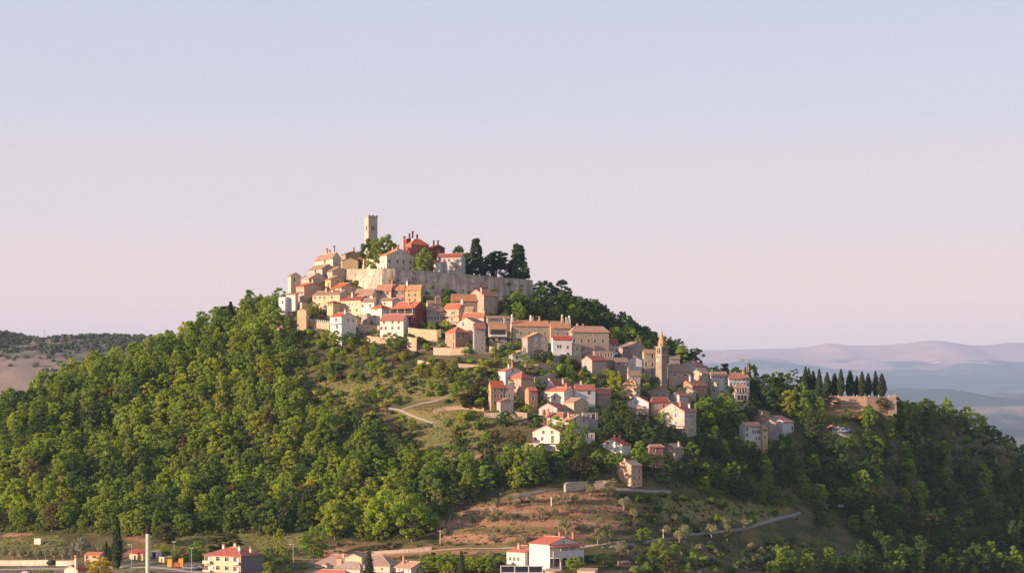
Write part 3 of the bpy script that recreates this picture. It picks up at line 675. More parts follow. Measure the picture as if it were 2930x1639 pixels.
house('grey stone annex with flat roof beside the palm', 1030,1050,1058,897,65,'flat',0,st_(GREYST),M_CONC,B=[(12,[.4],'s')],D=766)
house('small stone hut with a gabled front above the fence', 849.5,876,879,888,10,'B',5,st_((.58,.40,.24)),rf(BRN),D=771)
house('tiny yellow hut with arched top behind the gabled stone hut', 857,864,878,866,50,'flat',0,pl(YELL),M_CONC,A=[(8,[.5],'s')],D=775)
wb = house('white house with red roof and one large brown window', 941.5,977,1015,905,38,'A',12,pl((.76,.72,.66)),rf(RED),A=[(9,[.55],'C'),(29,[.62],'w')],B=[(10,[.45,.8],'n')],chim=[(.95,.3,1.8,'c',pl(WHITE))],D=757,yb=950)
bar(wb, 'balcony', [(-.1, wb['W'] + .1, -1.1, -.02, wb['e'] - 2.9, wb['e'] - 2.7), (-.1, -.02, -1.1, -1.04, wb['e'] - 2.7, wb['e'] - 1.9), (-.1, wb['W'] + .1, -1.1, -1.05, wb['e'] - 1.95, wb['e'] - 1.88)], pl(WHITE))
house('white house with seven brown shutters and plum red roof', 1086,1154,1168,916,18,'A',18,pl((.74,.66,.58)),rf((.40,.13,.10)),A=[(5,[.17,.54,.8],'c'),(22,[.06,.24,.53,.8],'c')],D=756,yb=958)
# dark red house with a long balcony; a dark sheet paints its recess shade
dr = house('dark red house with long balcony under a red roof', 1120,1187,1218,880,38,'A',18,pl(DKRED),rf((.45,.12,.07)),A=[(36,[.25],'w'),(36,[.88],'w'),(47,[.85],'d')],B=[],chim=[(.62,.25,2.2,'c',pl((.6,.3,.18)))],D=763,yb=945)
W_, e_ = dr['W'], dr['e']
bar(dr, 'balcony', [(-.2, W_ + .2, -1.5, -.02, e_ - 2.75, e_ - 2.5)], M_FRAME)
bar(dr, 'railing', [(-.2, W_ + .2, -1.5, -1.44, e_ - 1.75, e_ - 1.65), (-.2, W_ + .2, -1.5, -1.46, e_ - 2.2, e_ - 2.14)], M_WOOD)
for k in range(4):
    x = -.1 + k * (W_ / 3); bar(dr, 'post', [(x, x + .14, -1.49, -1.35, e_ - 2.5, e_ - .3)], M_FRAME)
bar(dr, 'pent_roof', [(-.4, W_ + .4, -1.9, -.02, e_ - .35, e_ - .2)], rf((.45,.12,.07)))
bar(dr, 'recess_shade', [(.1, W_ - .1, -.05, -.015, e_ - 2.4, e_ - .5)], M_DARK)
bar(dr, 'flag_banner', [(W_ - 1.5, W_ - .3, -.12, -.06, e_ - 4.6, e_ - 3.0)], flat((.75,.12,.06)))
chp = house('tan stone chapel with a small twin-arched bell gable', 1219,1224,1262,867,70,'B',7,st_(STONE),rf(BRN),B=[(10,[.7],'n')],D=775,name='chapel',cat='chapel')
b = MB(); y0 = chp['Dp'] - 2.4
for q in ((0, .45), (.95, 1.25), (1.75, 2.2)): b.box(chp['W'] - .5, chp['W'], y0 + q[0], y0 + q[1], chp['e'] - .2, chp['e'] + 2.2)
b.box(chp['W'] - .55, chp['W'] + .05, y0 - .1, y0 + 2.3, chp['e'] + 2.2, chp['e'] + 2.5)
for sx in (chp['W'] - .55, chp['W'] + .05): b.poly([(sx, y0 - .1, chp['e'] + 2.5), (sx, y0 + 2.3, chp['e'] + 2.5), (sx, y0 + 1.1, chp['e'] + 3.3)])
b.poly([(chp['W'] - .55, y0 - .1, chp['e'] + 2.5), (chp['W'] + .05, y0 - .1, chp['e'] + 2.5), (chp['W'] + .05, y0 + 1.1, chp['e'] + 3.3), (chp['W'] - .55, y0 + 1.1, chp['e'] + 3.3)])
b.poly([(chp['W'] - .55, y0 + 2.3, chp['e'] + 2.5), (chp['W'] + .05, y0 + 2.3, chp['e'] + 2.5), (chp['W'] + .05, y0 + 1.1, chp['e'] + 3.3), (chp['W'] - .55, y0 + 1.1, chp['e'] + 3.3)])
b.build('bell_gable', st_((.5,.38,.26)), chp)
house('brown house with a band of windows below the bell gable', 1217,1222,1267,888,72,'B',6,pl((.36,.28,.23)),rf(BRN),B=[(22,[.1,.3,.5,.68,.86],'w'),(36,[.3,.7],'n')],D=767,yb=930)
house('salmon house with two white-framed windows left of the yellow house', 1077,1119,1124,830,14,'A',15,pl(SALMON),rf((.42,.18,.12)),A=[(8,[.3,.75],'w')],chim=[(1.0,.4,2.6,'c',pl((.55,.25,.15)))],D=783)
house('dusky rose house with two tall dark windows left of the yellow house', 1123.5,1157,1160,828,10,'A',12,pl(ROSE),rf(TERRA),A=[(9,[.36,.84],'w'),(28,[.84],'w')],D=781)
house('yellow house with four small windows below the grey rampart', 1157,1204,1208,828,10,'A',12,pl((.62,.44,.17)),rf(ORG),A=[(5,[.28,.66],'s'),(16,[.28,.66],'n'),(31,[.25,.65],'n')],chim=[(.1,.45,2.2,'c',pl(WHITE))],D=780)
house('tall stone house with lit gable and orange roof under the grey rampart', 1338,1384.5,1424.5,845,38,'B',18,st_((.46,.34,.25)),rf((.55,.2,.1)),A=[],B=[(20,[.2,.72],'g'),(42,[.15,.72],'n')],chim=[(.78,.08,2.0)],D=778,yb=905)
house('brown house with long orange roof left of the tall stone house', 1290,1293,1364,856,74,'B',14,st_(BROWNST),rf((.56,.22,.11)),B=[(7,[.25,.75],'n')],D=781)
bh = house('stone house with two balconies and red roof', 1268,1313,1331,882,27,'A',14,st_((.52,.37,.24)),rf((.48,.14,.08)),A=[(13,[.62],'o'),(31,[.55],'w')],chim=[(1.0,.5,1.6,'r',pl(WHITE))],D=768,yb=930)
for dz in (3.0, 5.3): bar(bh, 'balcony', [(-.3, bh['W'] + .1, -1.0, -.02, bh['e'] - dz, bh['e'] - dz + .15), (-.3, bh['W'] + .1, -1.0, -.96, bh['e'] - dz + .85, bh['e'] - dz + .92)], M_FRAME)
house('low lit shed with brown roof between the stone houses', 1329,1352,1356,888,18,'A',9,pl(CREAM),rf(BRN),A=[(4,[.6],'s')],D=771)
house('house with red roof and lit ochre wall beside the balcony house', 1322,1384,1392,906,22,'A',12,pl((.62,.44,.28)),rf((.42,.13,.08)),A=[(6,[.3,.75],'g')],chim=[(.95,.4,1.2)],D=764)
house('cream house with half gable sloping to the right', 1306,1360,1380,924,25,'B',16,pl((.68,.52,.38)),rf(BRN),A=[(2,[.35],'n')],D=758)
house('tall grey house with red roof and wide balcony', 1353,1357,1389,937,72,'B',11,pl((.40,.34,.31)),rf((.44,.14,.10)),B=[(8,[.75],'n'),(44,[.75],'s'),(58,[.7],'n')],D=749,yb=1003)
house('brick-coloured house with red hipped roof and tall brown doors', 1273,1303,1341,950,52,'hip',16,pl((.52,.27,.17)),rf((.50,.13,.07)),A=[(13,[.85],'t'),(36,[.85],'t')],B=[(9,[.22,.58],'w'),(-1,[.3],'s')],D=745,yb=992)
vb = house('grey house with vine-covered loggia and orange roof', 1397,1400,1450,937,76,'B',14,pl((.42,.37,.35)),rf((.52,.24,.13)),B=[(30,[.25],'d'),(30,[.6],'B')],chim=[(.5,.9,2.2)],D=756,yb=974)
bar(vb, 'loggia_opening', [(vb['W'] - .02, vb['W'] + .03, .6, vb['Dp'] - .6, vb['e'] - 3.0, vb['e'] - .5)], M_DARK)
bar(vb, 'parapet', [(vb['W'] + .02, vb['W'] + 1.4, .2, vb['Dp'] - .2, vb['e'] - 3.5, vb['e'] - 2.7)], pl(WHITE))
house('grey plastered house with plain back wall behind the vine loggia', 1388,1396,1460,911,72,'B',7,pl((.34,.30,.29)),rf(BRN),B=[(7,[.55,.8],'g')],D=770)
# the long rows
house('long stone row house with orange roof and round chimneys', 1459,1467,1573,931,76,'B',14,st_((.42,.33,.25)),rf((.56,.22,.11)),B=[(6,[.22,.45,.68,.88],'s'),(22,[.22,.45,.66,.88],'n')],
      chim=[(.5,.02,2.2,'r',pl(WHITE)),(.5,.53,2.0,'r',pl(WHITE)),(.5,.58,1.6),(.2,.78,1.9),(.5,.76,1.8)],D=768,yb=970)
house('stone house joined to the long row with two grouped round chimneys', 1573,1576,1634,934,74,'B',14,st_((.40,.32,.25)),rf((.55,.24,.13)),B=[(6,[.35,.75],'s'),(20,[.35,.85],'n')],chim=[(.5,.6,2.6,'r',pl(SALMON)),(.5,.8,1.6,'r',pl(WHITE)),(.5,.95,2.2,'r',pl(WHITE))],D=770)
house('tall stone row house with three storeys of windows and pale pilasters', 1628,1637,1744,949,74,'hip',16,st_((.40,.31,.24)),rf((.46,.22,.15)),B=[(6,[.06,.26,.42,.62,.84],'s'),(25,[.06,.26,.45,.62,.84],'w'),(47,[.06,.3],'l'),(64,[.05],'n')],chim=[(.4,.2,1.5),(.4,.35,1.4),(.05,.58,2.0,'c',pl(WHITE)),(.05,.84,2.0,'c',pl(WHITE))],D=757,yb=1005)
house('grey house with six shuttered windows and orange left roof slope', 1493.5,1509.5,1568,966,66,'A',14,pl((.40,.34,.29)),rf((.58,.28,.14)),B=[(4,[.42,.78],'g'),(21,[.42,.78],'g'),(43,[.42,.78],'g')],D=748,yb=1018)
wh = house('bluish white house with red roof and porch on the middle terrace', 1578,1582,1637,970,78,'B',9,pl((.70,.68,.68)),rf((.42,.07,.05)),B=[(21,[.27,.4],'n'),(23,[.78],'n'),(46,[.78],'d')],D=745,yb=1022)
bar(wh, 'porch', [(wh['W'] + .02, wh['W'] + 1.8, 2.4, 5.4, 2.9, 3.05), (wh['W'] + 1.6, wh['W'] + 1.75, 2.5, 2.65, 0, 2.9), (wh['W'] + 1.6, wh['W'] + 1.75, 5.1, 5.25, 0, 2.9)], M_CONC)
house('stone annex with curved lit terrace right of the bluish white house', 1622,1640,1662,985,60,'flat',0,st_((.50,.40,.30)),M_CONC,B=[(12,[.5],'n')],chim=[(.3,.2,2.6,'r',pl(SALMON))],D=744,yb=1022)
house('low white house with bright orange roof and tall round chimney', 1449,1466,1517,1016,70,'A',13,pl((.62,.62,.58)),rf((.58,.32,.18)),B=[(6,[.25],'w')],chim=[(.3,.85,2.6,'r',pl(SALMON))],D=735,yb=1028)
house('plain beige house with red roof and small gable window', 1665,1694,1738,1030,52,'B',12,pl((.46,.38,.31)),rf((.42,.11,.08)),A=[(0,[.5],'s')],B=[(3,[.4],'s'),(12,[.92],'n')],D=736,yb=1066)
house('ruined brown stone house with empty windows and no roof', 1697,1701,1756,1005,76,'flat',0,st_(BROWNST),M_CONC,B=[(10,[.2,.35,.6,.75,.9],'n')],D=748,yb=1042)
house('dark stone house with brown roof between the ruin and the blank white gable', 1757,1760,1797,1033,74,'B',8,st_((.30,.24,.19)),rf((.32,.2,.16)),B=[(9,[.3,.7],'w')],D=752,yb=1066)
house('narrow white house with red roof at the end of the stone row', 1743,1746,1769,980,72,'B',9,pl((.68,.66,.64)),rf((.36,.08,.06)),B=[(8,[.35,.8],'n'),(22,[.3,.8],'w'),(38,[.7],'n')],D=756,yb=1022)
# around the small church
house('brown roofed stone house left of the church tower', 1772,1809,1853,993,42,'A',14,st_((.38,.30,.24)),rf((.34,.20,.16)),A=[(14,[.4,.75],'n')],B=[(-1,[.4],'n'),(14,[.2,.6],'n')],chim=[(.95,.6,2.0)],D=772)
house('blank white gabled house below the brown roofed stone house', 1794,1797,1838,1031,80,'A',10,pl((.62,.60,.62)),rf(BRN),D=757,yb=1064)
house('tall stone house with five dark windows touching the church tower', 1839,1843,1879,1010,76,'B',9,st_((.40,.33,.26)),rf((.40,.22,.15)),B=[(9,[.68],'w'),(32,[.15,.68],'w'),(55,[.15,.66],'w')],D=761,yb=1080)
house('stone house with lit orange hipped roof in the middle of the town', 1780,1820,1831,1108,28,'hip',22,st_((.46,.35,.27)),rf((.60,.30,.15)),A=[],B=[(14,[.5],'n')],D=728,yb=1140)
house('small house with brown roof behind the lit orange roof', 1795,1798,1833,1072,76,'B',10,pl((.48,.44,.42)),rf(BRN),B=[(9,[.4,.7],'s')],chim=[(.4,.05,1.6)],D=744)
house('white house with wide gable and red roof edge', 1794,1856,1862,1151,16,'B',17,pl((.66,.65,.68)),rf((.50,.12,.07)),A=[(0,[.42],'s')],D=713,yb=1178)
house('grey stone outhouse with one window below the white gable', 1803,1853,1857,1173,16,'B',13,st_((.36,.29,.23)),rf(BRN),A=[(9,[.55],'n')],D=708,yb=1192)
house('yellowish house with dark red hipped roof behind the blue-shuttered house', 1861,1864,1917,1150,74,'hip',12,pl((.50,.38,.24)),rf((.30,.08,.06)),B=[(11,[.68],'w')],D=717,yb=1178)
house('stone house with two pale framed windows in a broad gable', 1852,1911,1919,1119,18,'B',12,st_((.34,.27,.21)),rf(BRN),A=[(9,[.5,.8],'w')],D=729,yb=1152)
house('grey rendered house with red sloping roof right of the broad stone gable', 1918,1944,1972,1131,48,'B',9,pl((.50,.47,.47)),rf((.42,.15,.10)),A=[(12,[.3],'s')],D=727,yb=1158)
house('brown house with red roof and three square windows', 1947,1981,2029,1103,48,'B',14,pl((.40,.24,.16)),rf((.44,.15,.10)),A=[(0,[.6],'s')],B=[(-1,[.1,.35],'s'),(18,[.85],'s')],chim=[(.05,.3,2.0),(.6,.2,2.4,'c',pl(WHITE))],D=743,yb=1135)
house('small stone house with a lit roof edge below the brown house', 1942,1984,1995,1119,22,'B',12,st_(STONE),rf((.56,.28,.15)),D=735,yb=1140)
house('white house with wide gable and short red roof right of the church', 1946,1992,2024,1048,46,'B',14,pl((.66,.66,.70)),rf((.40,.13,.10)),chim=[(.75,.1,1.8,'c',pl(WHITE))],D=775)
house('stone house with brown roof above the white terrace houses', 1979,2008,2036,1068,48,'B',11,st_((.44,.36,.29)),rf((.40,.22,.16)),A=[(8,[.8],'n')],D=766)
house('white terrace house with blue-grey windows and brown roof', 2030,2035,2083,1075,74,'B',11,pl((.64,.63,.66)),rf((.42,.22,.16)),B=[(4,[.45,.6,.9],'s'),(15,[.2,.5,.8],'g')],D=763,yb=1112)
house('white house with a red hipped roof at the right end of the terrace', 2081,2086,2147,1083,74,'hip',16,pl((.66,.65,.66)),rf((.44,.17,.12)),B=[(5,[.3,.5,.72,.9],'s'),(16,[.1,.28,.45,.62,.75,.92],'n')],chim=[(.6,.75,1.4)],D=762,yb=1116)
house('stone cottage with one window below the white terrace', 2034,2052,2056,1098,30,'B',8,st_((.40,.36,.29)),rf(BRN),A=[(18,[.6],'n')],D=752)
lg = house('stone loggia house with three ground arches and columned upper gallery', 2095,2103,2142,1109,72,'hip',10,st_((.50,.42,.35)),rf((.44,.22,.16)),D=750,yb=1150)
W_, e_, d_ = lg['W'], lg['e'], lg['Dp']
bar(lg, 'gallery_recess', [(W_ - .02, W_ + .02, .4, d_ - .4, e_ - 1.7, e_ - .3)], M_DARK)
for k in range(5):
    y = .35 + k * (d_ - .9) / 4; bar(lg, 'column', [(W_ + .02, W_ + .35, y, y + .28, e_ - 1.8, e_ - .2)], pl(WHITE))
for k in range(3):
    b = MB(); cy = d_ * (.28 + .26 * k); pts = [(cy - .55, .2 + e_ - 4.9), (cy + .55, .2 + e_ - 4.9)] + [(cy + .55 * math.cos(a), e_ - 3.3 + .55 * math.sin(a)) for a in np.linspace(0, math.pi, 8)]
    b.poly([(W_ + .03, y, z) for (y, z) in pts]); b.build('arch', M_DARK, lg)
bs = house('cream house with pale blue shutters and wide gable', 1888.6,1958.5,1997,1177,38,'B',24,pl((.56,.46,.36)),rf((.44,.13,.09)),A=[(-5,[.22,.66],'s'),(11,[.22,.66],'u'),(32,[.2,.68],'u'),(56,[.6],'d')],
      B=[(13,[.2,.5,.7],'u'),(34,[.65],'n'),(54,[.45,.7],'n')],chim=[(.72,.25,1.9,'c',pl((.62,.25,.15))),(.8,.85,1.6,'c',pl(WHITE))],D=703,yb=1245)
bar(bs, 'awning', [(bs['W'] - 2.2, bs['W'] + .4, -1.5, -.02, bs['e'] - 6.3, bs['e'] - 6.15)], flat((.62,.18,.08)))
bar(bs, 'balcony', [(bs['W'] * .5, bs['W'] * .85, -1.0, -.02, bs['e'] - 5.1, bs['e'] - 4.95), (bs['W'] * .5, bs['W'] * .85, -1.0, -.96, bs['e'] - 4.2, bs['e'] - 4.14)], M_GREY)
house('low white house with red roof half hidden among dark trees', 1717.5,1780,1808,1272,38,'B',17,pl((.70,.66,.62)),rf((.44,.09,.06)),A=[(-3,[.38],'n')],chim=[(.62,.1,1.6,'r',pl((.6,.22,.14))),(.68,.5,1.8,'r',pl((.62,.2,.12)))],D=681,yb=1300)
house('rose red house with white-framed windows among the trees', 1855,1859,1899,1278,72,'hip',6,pl((.34,.15,.14)),rf((.42,.18,.14)),B=[(11,[.32],'w'),(28,[.32],'w'),(52,[.32],'w')],D=677,yb=1345)
house('grey stone house with gable behind the rose red house', 1896,1931,1959,1281,48,'B',11,st_((.36,.30,.23)),rf((.42,.26,.2)),A=[(-2,[.5],'s')],B=[(14,[.35,.7],'n')],chim=[(.05,.3,1.4),(.9,.6,1.8)],D=684,yb=1312)
house('isolated tower-like stone house with lit orange gable above the olive grove', 1767,1806,1839,1331,46,'B',13,st_((.52,.34,.22)),rf((.40,.24,.18)),B=[(6,[.3,.7],'s'),(16,[.25,.75],'n'),(36,[.3,.75],'n'),(54,[.3,.7],'n')],chim=[(.55,.03,.9)],D=655,yb=1394)
house('white house with small dark windows at the edge of the right wood', 2118,2132,2181,1218,62,'B',9,pl((.62,.60,.58)),rf((.44,.22,.17)),B=[(4,[.45,.6,.8,.95],'s'),(10,[.12],'w'),(17,[.5,.65,.8,.92],'n'),(26,[.12],'w'),(36,[.7,.9],'n')],D=722,yb=1268)
house('narrow yellow house joined to the white house at the right wood', 2181,2182,2198,1223,70,'A',5,pl((.62,.46,.20)),rf((.42,.18,.13)),B=[(7,[.35,.75],'n'),(27,[.4,.8],'n')],D=723,yb=1258)
house('grey gabled house behind the yellow house', 2180,2222,2232,1212,20,'B',13,pl((.36,.32,.31)),rf((.42,.2,.15)),A=[(-3,[.5],'s')],D=733,yb=1245)
house('white house with pink roof deep in the right wood', 2182,2241,2276,1206,48,'B',16,pl((.68,.66,.66)),rf((.48,.22,.17)),A=[(-1,[.8],'g')],B=[(3,[.1,.3,.5,.85],'s'),(18,[.85],'w')],D=745,yb=1240)
house('brown ruined barn with sloping roof above the white house in the wood', 2160,2190,2206,1180,40,'shedB',8,st_(BROWNST),rf((.36,.22,.16)),D=752)
# the middle hamlet
house('white house with red roof and two chimneys at the top of the hamlet', 1425,1446,1500,1062,52,'A',12,pl((.72,.66,.62)),rf((.50,.15,.10)),B=[(-1,[.4],'s')],chim=[(.6,.35,1.7,'c',pl(WHITE)),(.95,.4,2.6,'c',pl((.5,.16,.1)))],D=726,yb=1100)
house('tall brown stone house with red pyramid roof in the hamlet', 1455,1491,1526,1081,45,'hip',16,st_((.44,.31,.21)),rf((.48,.13,.09)),A=[(5,[.65],'s'),(24,[.35],'n')],D=714,yb=1150)
house('brown stone house with six windows and bright red roof', 1397,1405,1443,1106,66,'B',16,st_((.40,.29,.20)),rf((.58,.12,.06)),B=[(8,[.28,.78],'w'),(27,[.28,.78],'w'),(46,[.28],'w')],D=704,yb=1168)
house('grey stone terrace house with plants on its flat roof', 1443,1445,1470,1100,74,'flat',0,st_((.34,.29,.25)),M_CONC,B=[(30,[.5],'n')],D=707,yb=1160)
ht = house('small gabled hut with red roof edge and porch in front of the stone house', 1421,1432,1469,1149,66,'A',8,pl((.46,.38,.33)),rf((.42,.12,.08)),D=699,yb=1180)
bar(ht, 'porch_roof', [(-3.2, -.02, -1.2, 1.6, 2.6, 2.75)], rf((.42,.14,.09))); bar(ht, 'porch_post', [(-3.1, -2.95, -1.1, -.95, -.5, 2.6)], M_FRAME)
house('narrow brick-brown house with red roof at the end of the hamlet', 1502,1513,1538,1117,68,'B',8,st_((.40,.24,.16)),rf((.52,.14,.09)),B=[(22,[.5],'w')],D=703,yb=1172)
house('white house with dark red roof and skylight behind the big white house', 1561,1590,1641,1107,46,'B',18,pl((.62,.60,.60)),rf((.36,.09,.06)),A=[(0,[.15],'s')],chim=[(.35,.02,1.6,'c',pl(WHITE)),(.8,.55,2.2,'c',pl((.66,.5,.4)))],D=716,yb=1135)
house('big cream white house with red roof and four small windows', 1556,1614,1653,1119,38,'A',12,pl((.76,.66,.54)),rf((.52,.15,.09)),A=[(7,[.27,.54],'s'),(18,[.27,.54],'n')],chim=[(.85,.4,1.6,'c',pl((.6,.25,.15)))],D=701,yb=1162)
house('white house with one large dark window and dark red roof', 1641,1646,1704,1113,74,'B',12,pl((.64,.62,.64)),rf((.46,.13,.09)),B=[(10,[.7],'l')],chim=[(.4,.35,1.8,'c',pl(WHITE))],D=708,yb=1155)
house('brown house with red roof right of the large dark window', 1704,1709,1749,1123,72,'B',12,pl((.34,.24,.18)),rf((.46,.15,.10)),B=[(20,[.5],'n')],D=709,yb=1155)
house('ochre stone house with brown roof below the big white house', 1613,1642,1685,1151,42,'A',12,st_((.56,.40,.25)),rf((.44,.24,.16)),B=[(20,[.75],'n')],D=694,yb=1185)
house('grey rendered house with plum roof behind the palm', 1542,1594,1629,1168,38,'B',15,pl((.48,.42,.39)),rf((.34,.12,.10)),A=[(8,[.75],'s')],B=[(8,[.5],'c')],D=690,yb=1200)
house('low white house with red-brown roof in front of the grey rendered house', 1565,1610,1616,1191,16,'A',10,pl((.66,.56,.48)),rf((.42,.14,.10)),chim=[(.02,.4,1.5,'r',pl((.6,.25,.16)))],D=683,yb=1215)
gh = house('beige house with wide gable and green door in the hamlet', 1601,1630,1687,1203,52,'A',16,pl((.58,.47,.37)),rf((.46,.22,.14)),A=[(10,[.5],'n')],B=[(-1,[.28,.72],'n'),(20,[.5],'e'),(22,[.75],'G')],chim=[(.55,.2,2.0)],D=682,yb=1240)
house('grey flat-roofed house with open upper loggia', 1665,1668,1711,1181,74,'flat',0,pl((.38,.34,.31)),M_CONC,B=[(9,[.35],'n'),(10,[.72],'B')],D=690,yb=1222)
bt = house('white balustrade terrace below the beige gable', 1670,1673,1702,1238,74,'flat',0,pl((.66,.62,.58)),M_CONC,B=[(9,[.3,.5,.7,.88],'n')],D=675,yb=1262,cat='terrace',name='balustrade_terrace')
wf = house('white house with symmetrical gable facing the meadow', 1524,1601,1609,1235,18,'B',18,pl((.78,.68,.58)),rf((.50,.14,.09)),A=[(1,[.4,.72],'c'),(20,[.12,.36],'c'),(22,[.74],'t')],chim=[(.55,.15,1.8,'c',pl((.6,.22,.13)))],D=671,yb=1285)
bar(wf, 'terrace_block', [(-1.5, 4.0, -4.2, -.02, -1.0, wf['e'] - 3.8)], pl((.62,.46,.34))); bar(wf, 'terrace_door', [(.2, 1.6, -4.26, -4.19, -1.0, .9), (2.2, 3.2, -4.26, -4.19, -1.0, .9)], M_DARK)
bar(wf, 'balcony', [(4.0, wf['W'] + .1, -1.2, -.02, wf['e'] - 3.95, wf['e'] - 3.8), (4.0, wf['W'] + .1, -1.2, -1.15, wf['e'] - 3.0, wf['e'] - 2.94)], M_FRAME)
# ------------------------------------------------------------------ landmark structures
def place(name, label, cat, px, py, D=None, th=0.0, group=None, z=None):
    D = D or ground_at(px, py) or 800.0
    x, y, zz = P(px, py, D)
    r = empty(name, (x, y, gz(x, y) if z is None else z), -R(th)); tag(r, label, cat, group); return r
# bell tower with battlements
D = 832.0; s = F_PX / D; t = R(63); Wt = 8.6 / s / math.cos(t); Bt = 33.0 / s / math.sin(t); Wt = (Wt + Bt) / 2; Bt = Wt
cx, cy, _ = P(1054.3, 700, D); o = Vector((cx, cy)) - Vector((math.cos(t), -math.sin(t))) * Wt
zt = (HY - 622) / F_PX * D; tw = empty('bell_tower', (o.x, o.y, 58.0), -t); tag(tw, 'square stone bell tower with battlements rising highest above the town', 'bell tower')
TS = stone((.50, .43, .35)); e_ = zt - 58.0
b = MB(); zb = e_ - 5.6
arch = [(u, zb + 1.15, .62, 2.0) for u in (Wt * .5 - .48, Wt * .5 + .48)]
wall_face(b, Wt, 0, e_, [(q[0], q[1], q[2], q[3]) for q in arch], lambda u, v: (u, 0, v)); wall_face(b, Bt, 0, e_, arch, lambda u, v: (Wt, u, v))
b.poly([(Wt, Bt, 0), (0, Bt, 0), (0, Bt, e_), (Wt, Bt, e_)]); b.poly([(0, Bt, 0), (0, 0, 0), (0, 0, e_), (0, Bt, e_)]); b.poly([(0, 0, e_ - .3), (Wt, 0, e_ - .3), (Wt, Bt, e_ - .3), (0, Bt, e_ - .3)])
b.build('shaft', TS, tw)
bar(tw, 'string_course', [(-.12, Wt + .12, -.12, Bt + .12, zb - .5, zb - .3)], TS)
mer = [(-.1, .75, 0), (Wt * .5 - .42, Wt * .5 + .42, 0), (Wt - .75, Wt + .1, 0), (Wt * .28 - .3, Wt * .28 + .3, 1), (Wt * .72 - .3, Wt * .72 + .3, 1)]
for (a0, a1, sm) in mer:
    h_ = .75 if sm else 1.05
    bar(tw, 'merlon', [(a0, a1, -.1, .35, e_ - .02, e_ + h_)], TS); bar(tw, 'merlon', [(Wt - .35, Wt + .1, a0 + .003, a1 + .003, e_ - .02, e_ + h_ + .004)], TS)
    if not sm: bar(tw, 'merlon', [(a0, a1, Bt - .35, Bt + .1, e_ - .02, e_ + h_)], TS)
for fx, rz in ((0, 0), (1, 1)):
    for du in (-.48, .48):
        q = MB(); q.poly([(-.31, .5, -1.0), (.31, .5, -1.0), (.31, .5, 1.0), (-.31, .5, 1.0)]); q.box(-.42, -.31, -.04, .3, -1.0, 1.0); q.box(.31, .42, -.04, .3, -1.0, 1.0)
        q.poly([(.31 * math.cos(a), -.03, .72 + .3 * math.sin(a)) for a in np.linspace(0, math.pi, 7)] + [(-.42, -.03, 1.12), (.42, -.03, 1.12)])
        ob = q.build('belfry_window', [M_DARK], tw); ob.data.materials.clear(); ob.data.materials.append(M_DARK); ob.data.materials.append(TS)
        for i, pp in enumerate(ob.data.polygons): pp.material_index = 0 if i == 0 else 1
        ob.location = (Wt * .5 + du, 0, zb + 1.15) if not rz else (Wt, Bt * .5 + du, zb + 1.15); ob.rotation_euler = (0, 0, R(90) * rz)
# ramparts: battered wall, one object per stretch
def wall_run(name, label, pts, top, thick, mat, cat='wall', batter=.06, zb=None, cope=None, group=None, rows=1):
    """pts = plan points from left to right seen from the camera; top = z at each; built down to the ground"""
    root = empty(name, (pts[0][0], pts[0][1], gz(*pts[0]) if zb is None else zb)); tag(root, label, cat, group); LABELS.add(label)
    o = Vector(root.location); b = MB(); c = MB(); P2 = []
    fine = []
    for i in range(len(pts) - 1):
        n = max(1, int(math.hypot(pts[i + 1][0] - pts[i][0], pts[i + 1][1] - pts[i][1]) / 4.0))
        for k in range(n): f = k / n; fine.append((pts[i][0] * (1 - f) + pts[i + 1][0] * f, pts[i][1] * (1 - f) + pts[i + 1][1] * f, top[i] * (1 - f) + top[i + 1] * f))
    fine.append((pts[-1][0], pts[-1][1], top[-1]))
    nrm = []
    for i, q in enumerate(fine):
        a = fine[max(0, i - 1)]; d = fine[min(len(fine) - 1, i + 1)]; v = Vector((d[0] - a[0], d[1] - a[1])).normalized(); nrm.append(Vector((v.y, -v.x)))   # towards the camera
    def pt(i, off, z): return (fine[i][0] + nrm[i].x * off - o.x, fine[i][1] + nrm[i].y * off - o.y, z - o.z)
    for i in range(len(fine) - 1):
        f = []
        for j in (i, i + 1):
            zt_ = fine[j][2]; g0 = min(gz(fine[j][0] + nrm[j].x * 2, fine[j][1] + nrm[j].y * 2), gz(fine[j][0], fine[j][1])) - 1.2 if zb is None else zb
            g0 = min(g0, zt_ - .6); f.append((zt_, g0, (zt_ - g0) * batter))
        (za, ga, ba), (zc, gc, bc) = f
        b.poly([pt(i, ba, ga), pt(i + 1, bc, gc), pt(i + 1, 0, zc), pt(i, 0, za)])
        b.poly([pt(i, 0, za), pt(i + 1, 0, zc), pt(i + 1, -thick, zc), pt(i, -thick, za)])
        b.poly([pt(i + 1, -thick, gc), pt(i, -thick, ga), pt(i, -thick, za), pt(i + 1, -thick, zc)])
        if cope:
            c.poly([pt(i, .1, za + .002), pt(i + 1, .1, zc + .002), pt(i + 1, .1, zc + .22), pt(i, .1, za + .22)]); c.poly([pt(i, .1, za + .22), pt(i + 1, .1, zc + .22), pt(i + 1, -thick - .1, zc + .22), pt(i, -thick - .1, za + .22)])
            c.poly([pt(i + 1, -thick - .1, zc), pt(i, -thick - .1, za), pt(i, -thick - .1, za + .22), pt(i + 1, -thick - .1, zc + .22)])
    for j in (0, len(fine) - 1):
        zt_ = fine[j][2]; g0 = (min(gz(fine[j][0], fine[j][1]), gz(fine[j][0] + nrm[j].x * 2, fine[j][1] + nrm[j].y * 2)) - 1.2) if zb is None else zb; g0 = min(g0, zt_ - .6)
        b.poly([pt(j, (zt_ - g0) * batter, g0), pt(j, 0, zt_), pt(j, -thick, zt_), pt(j, -thick, g0)])
    b.build('masonry', mat, root)
    if cope: c.build('coping', cope, root)
    return root
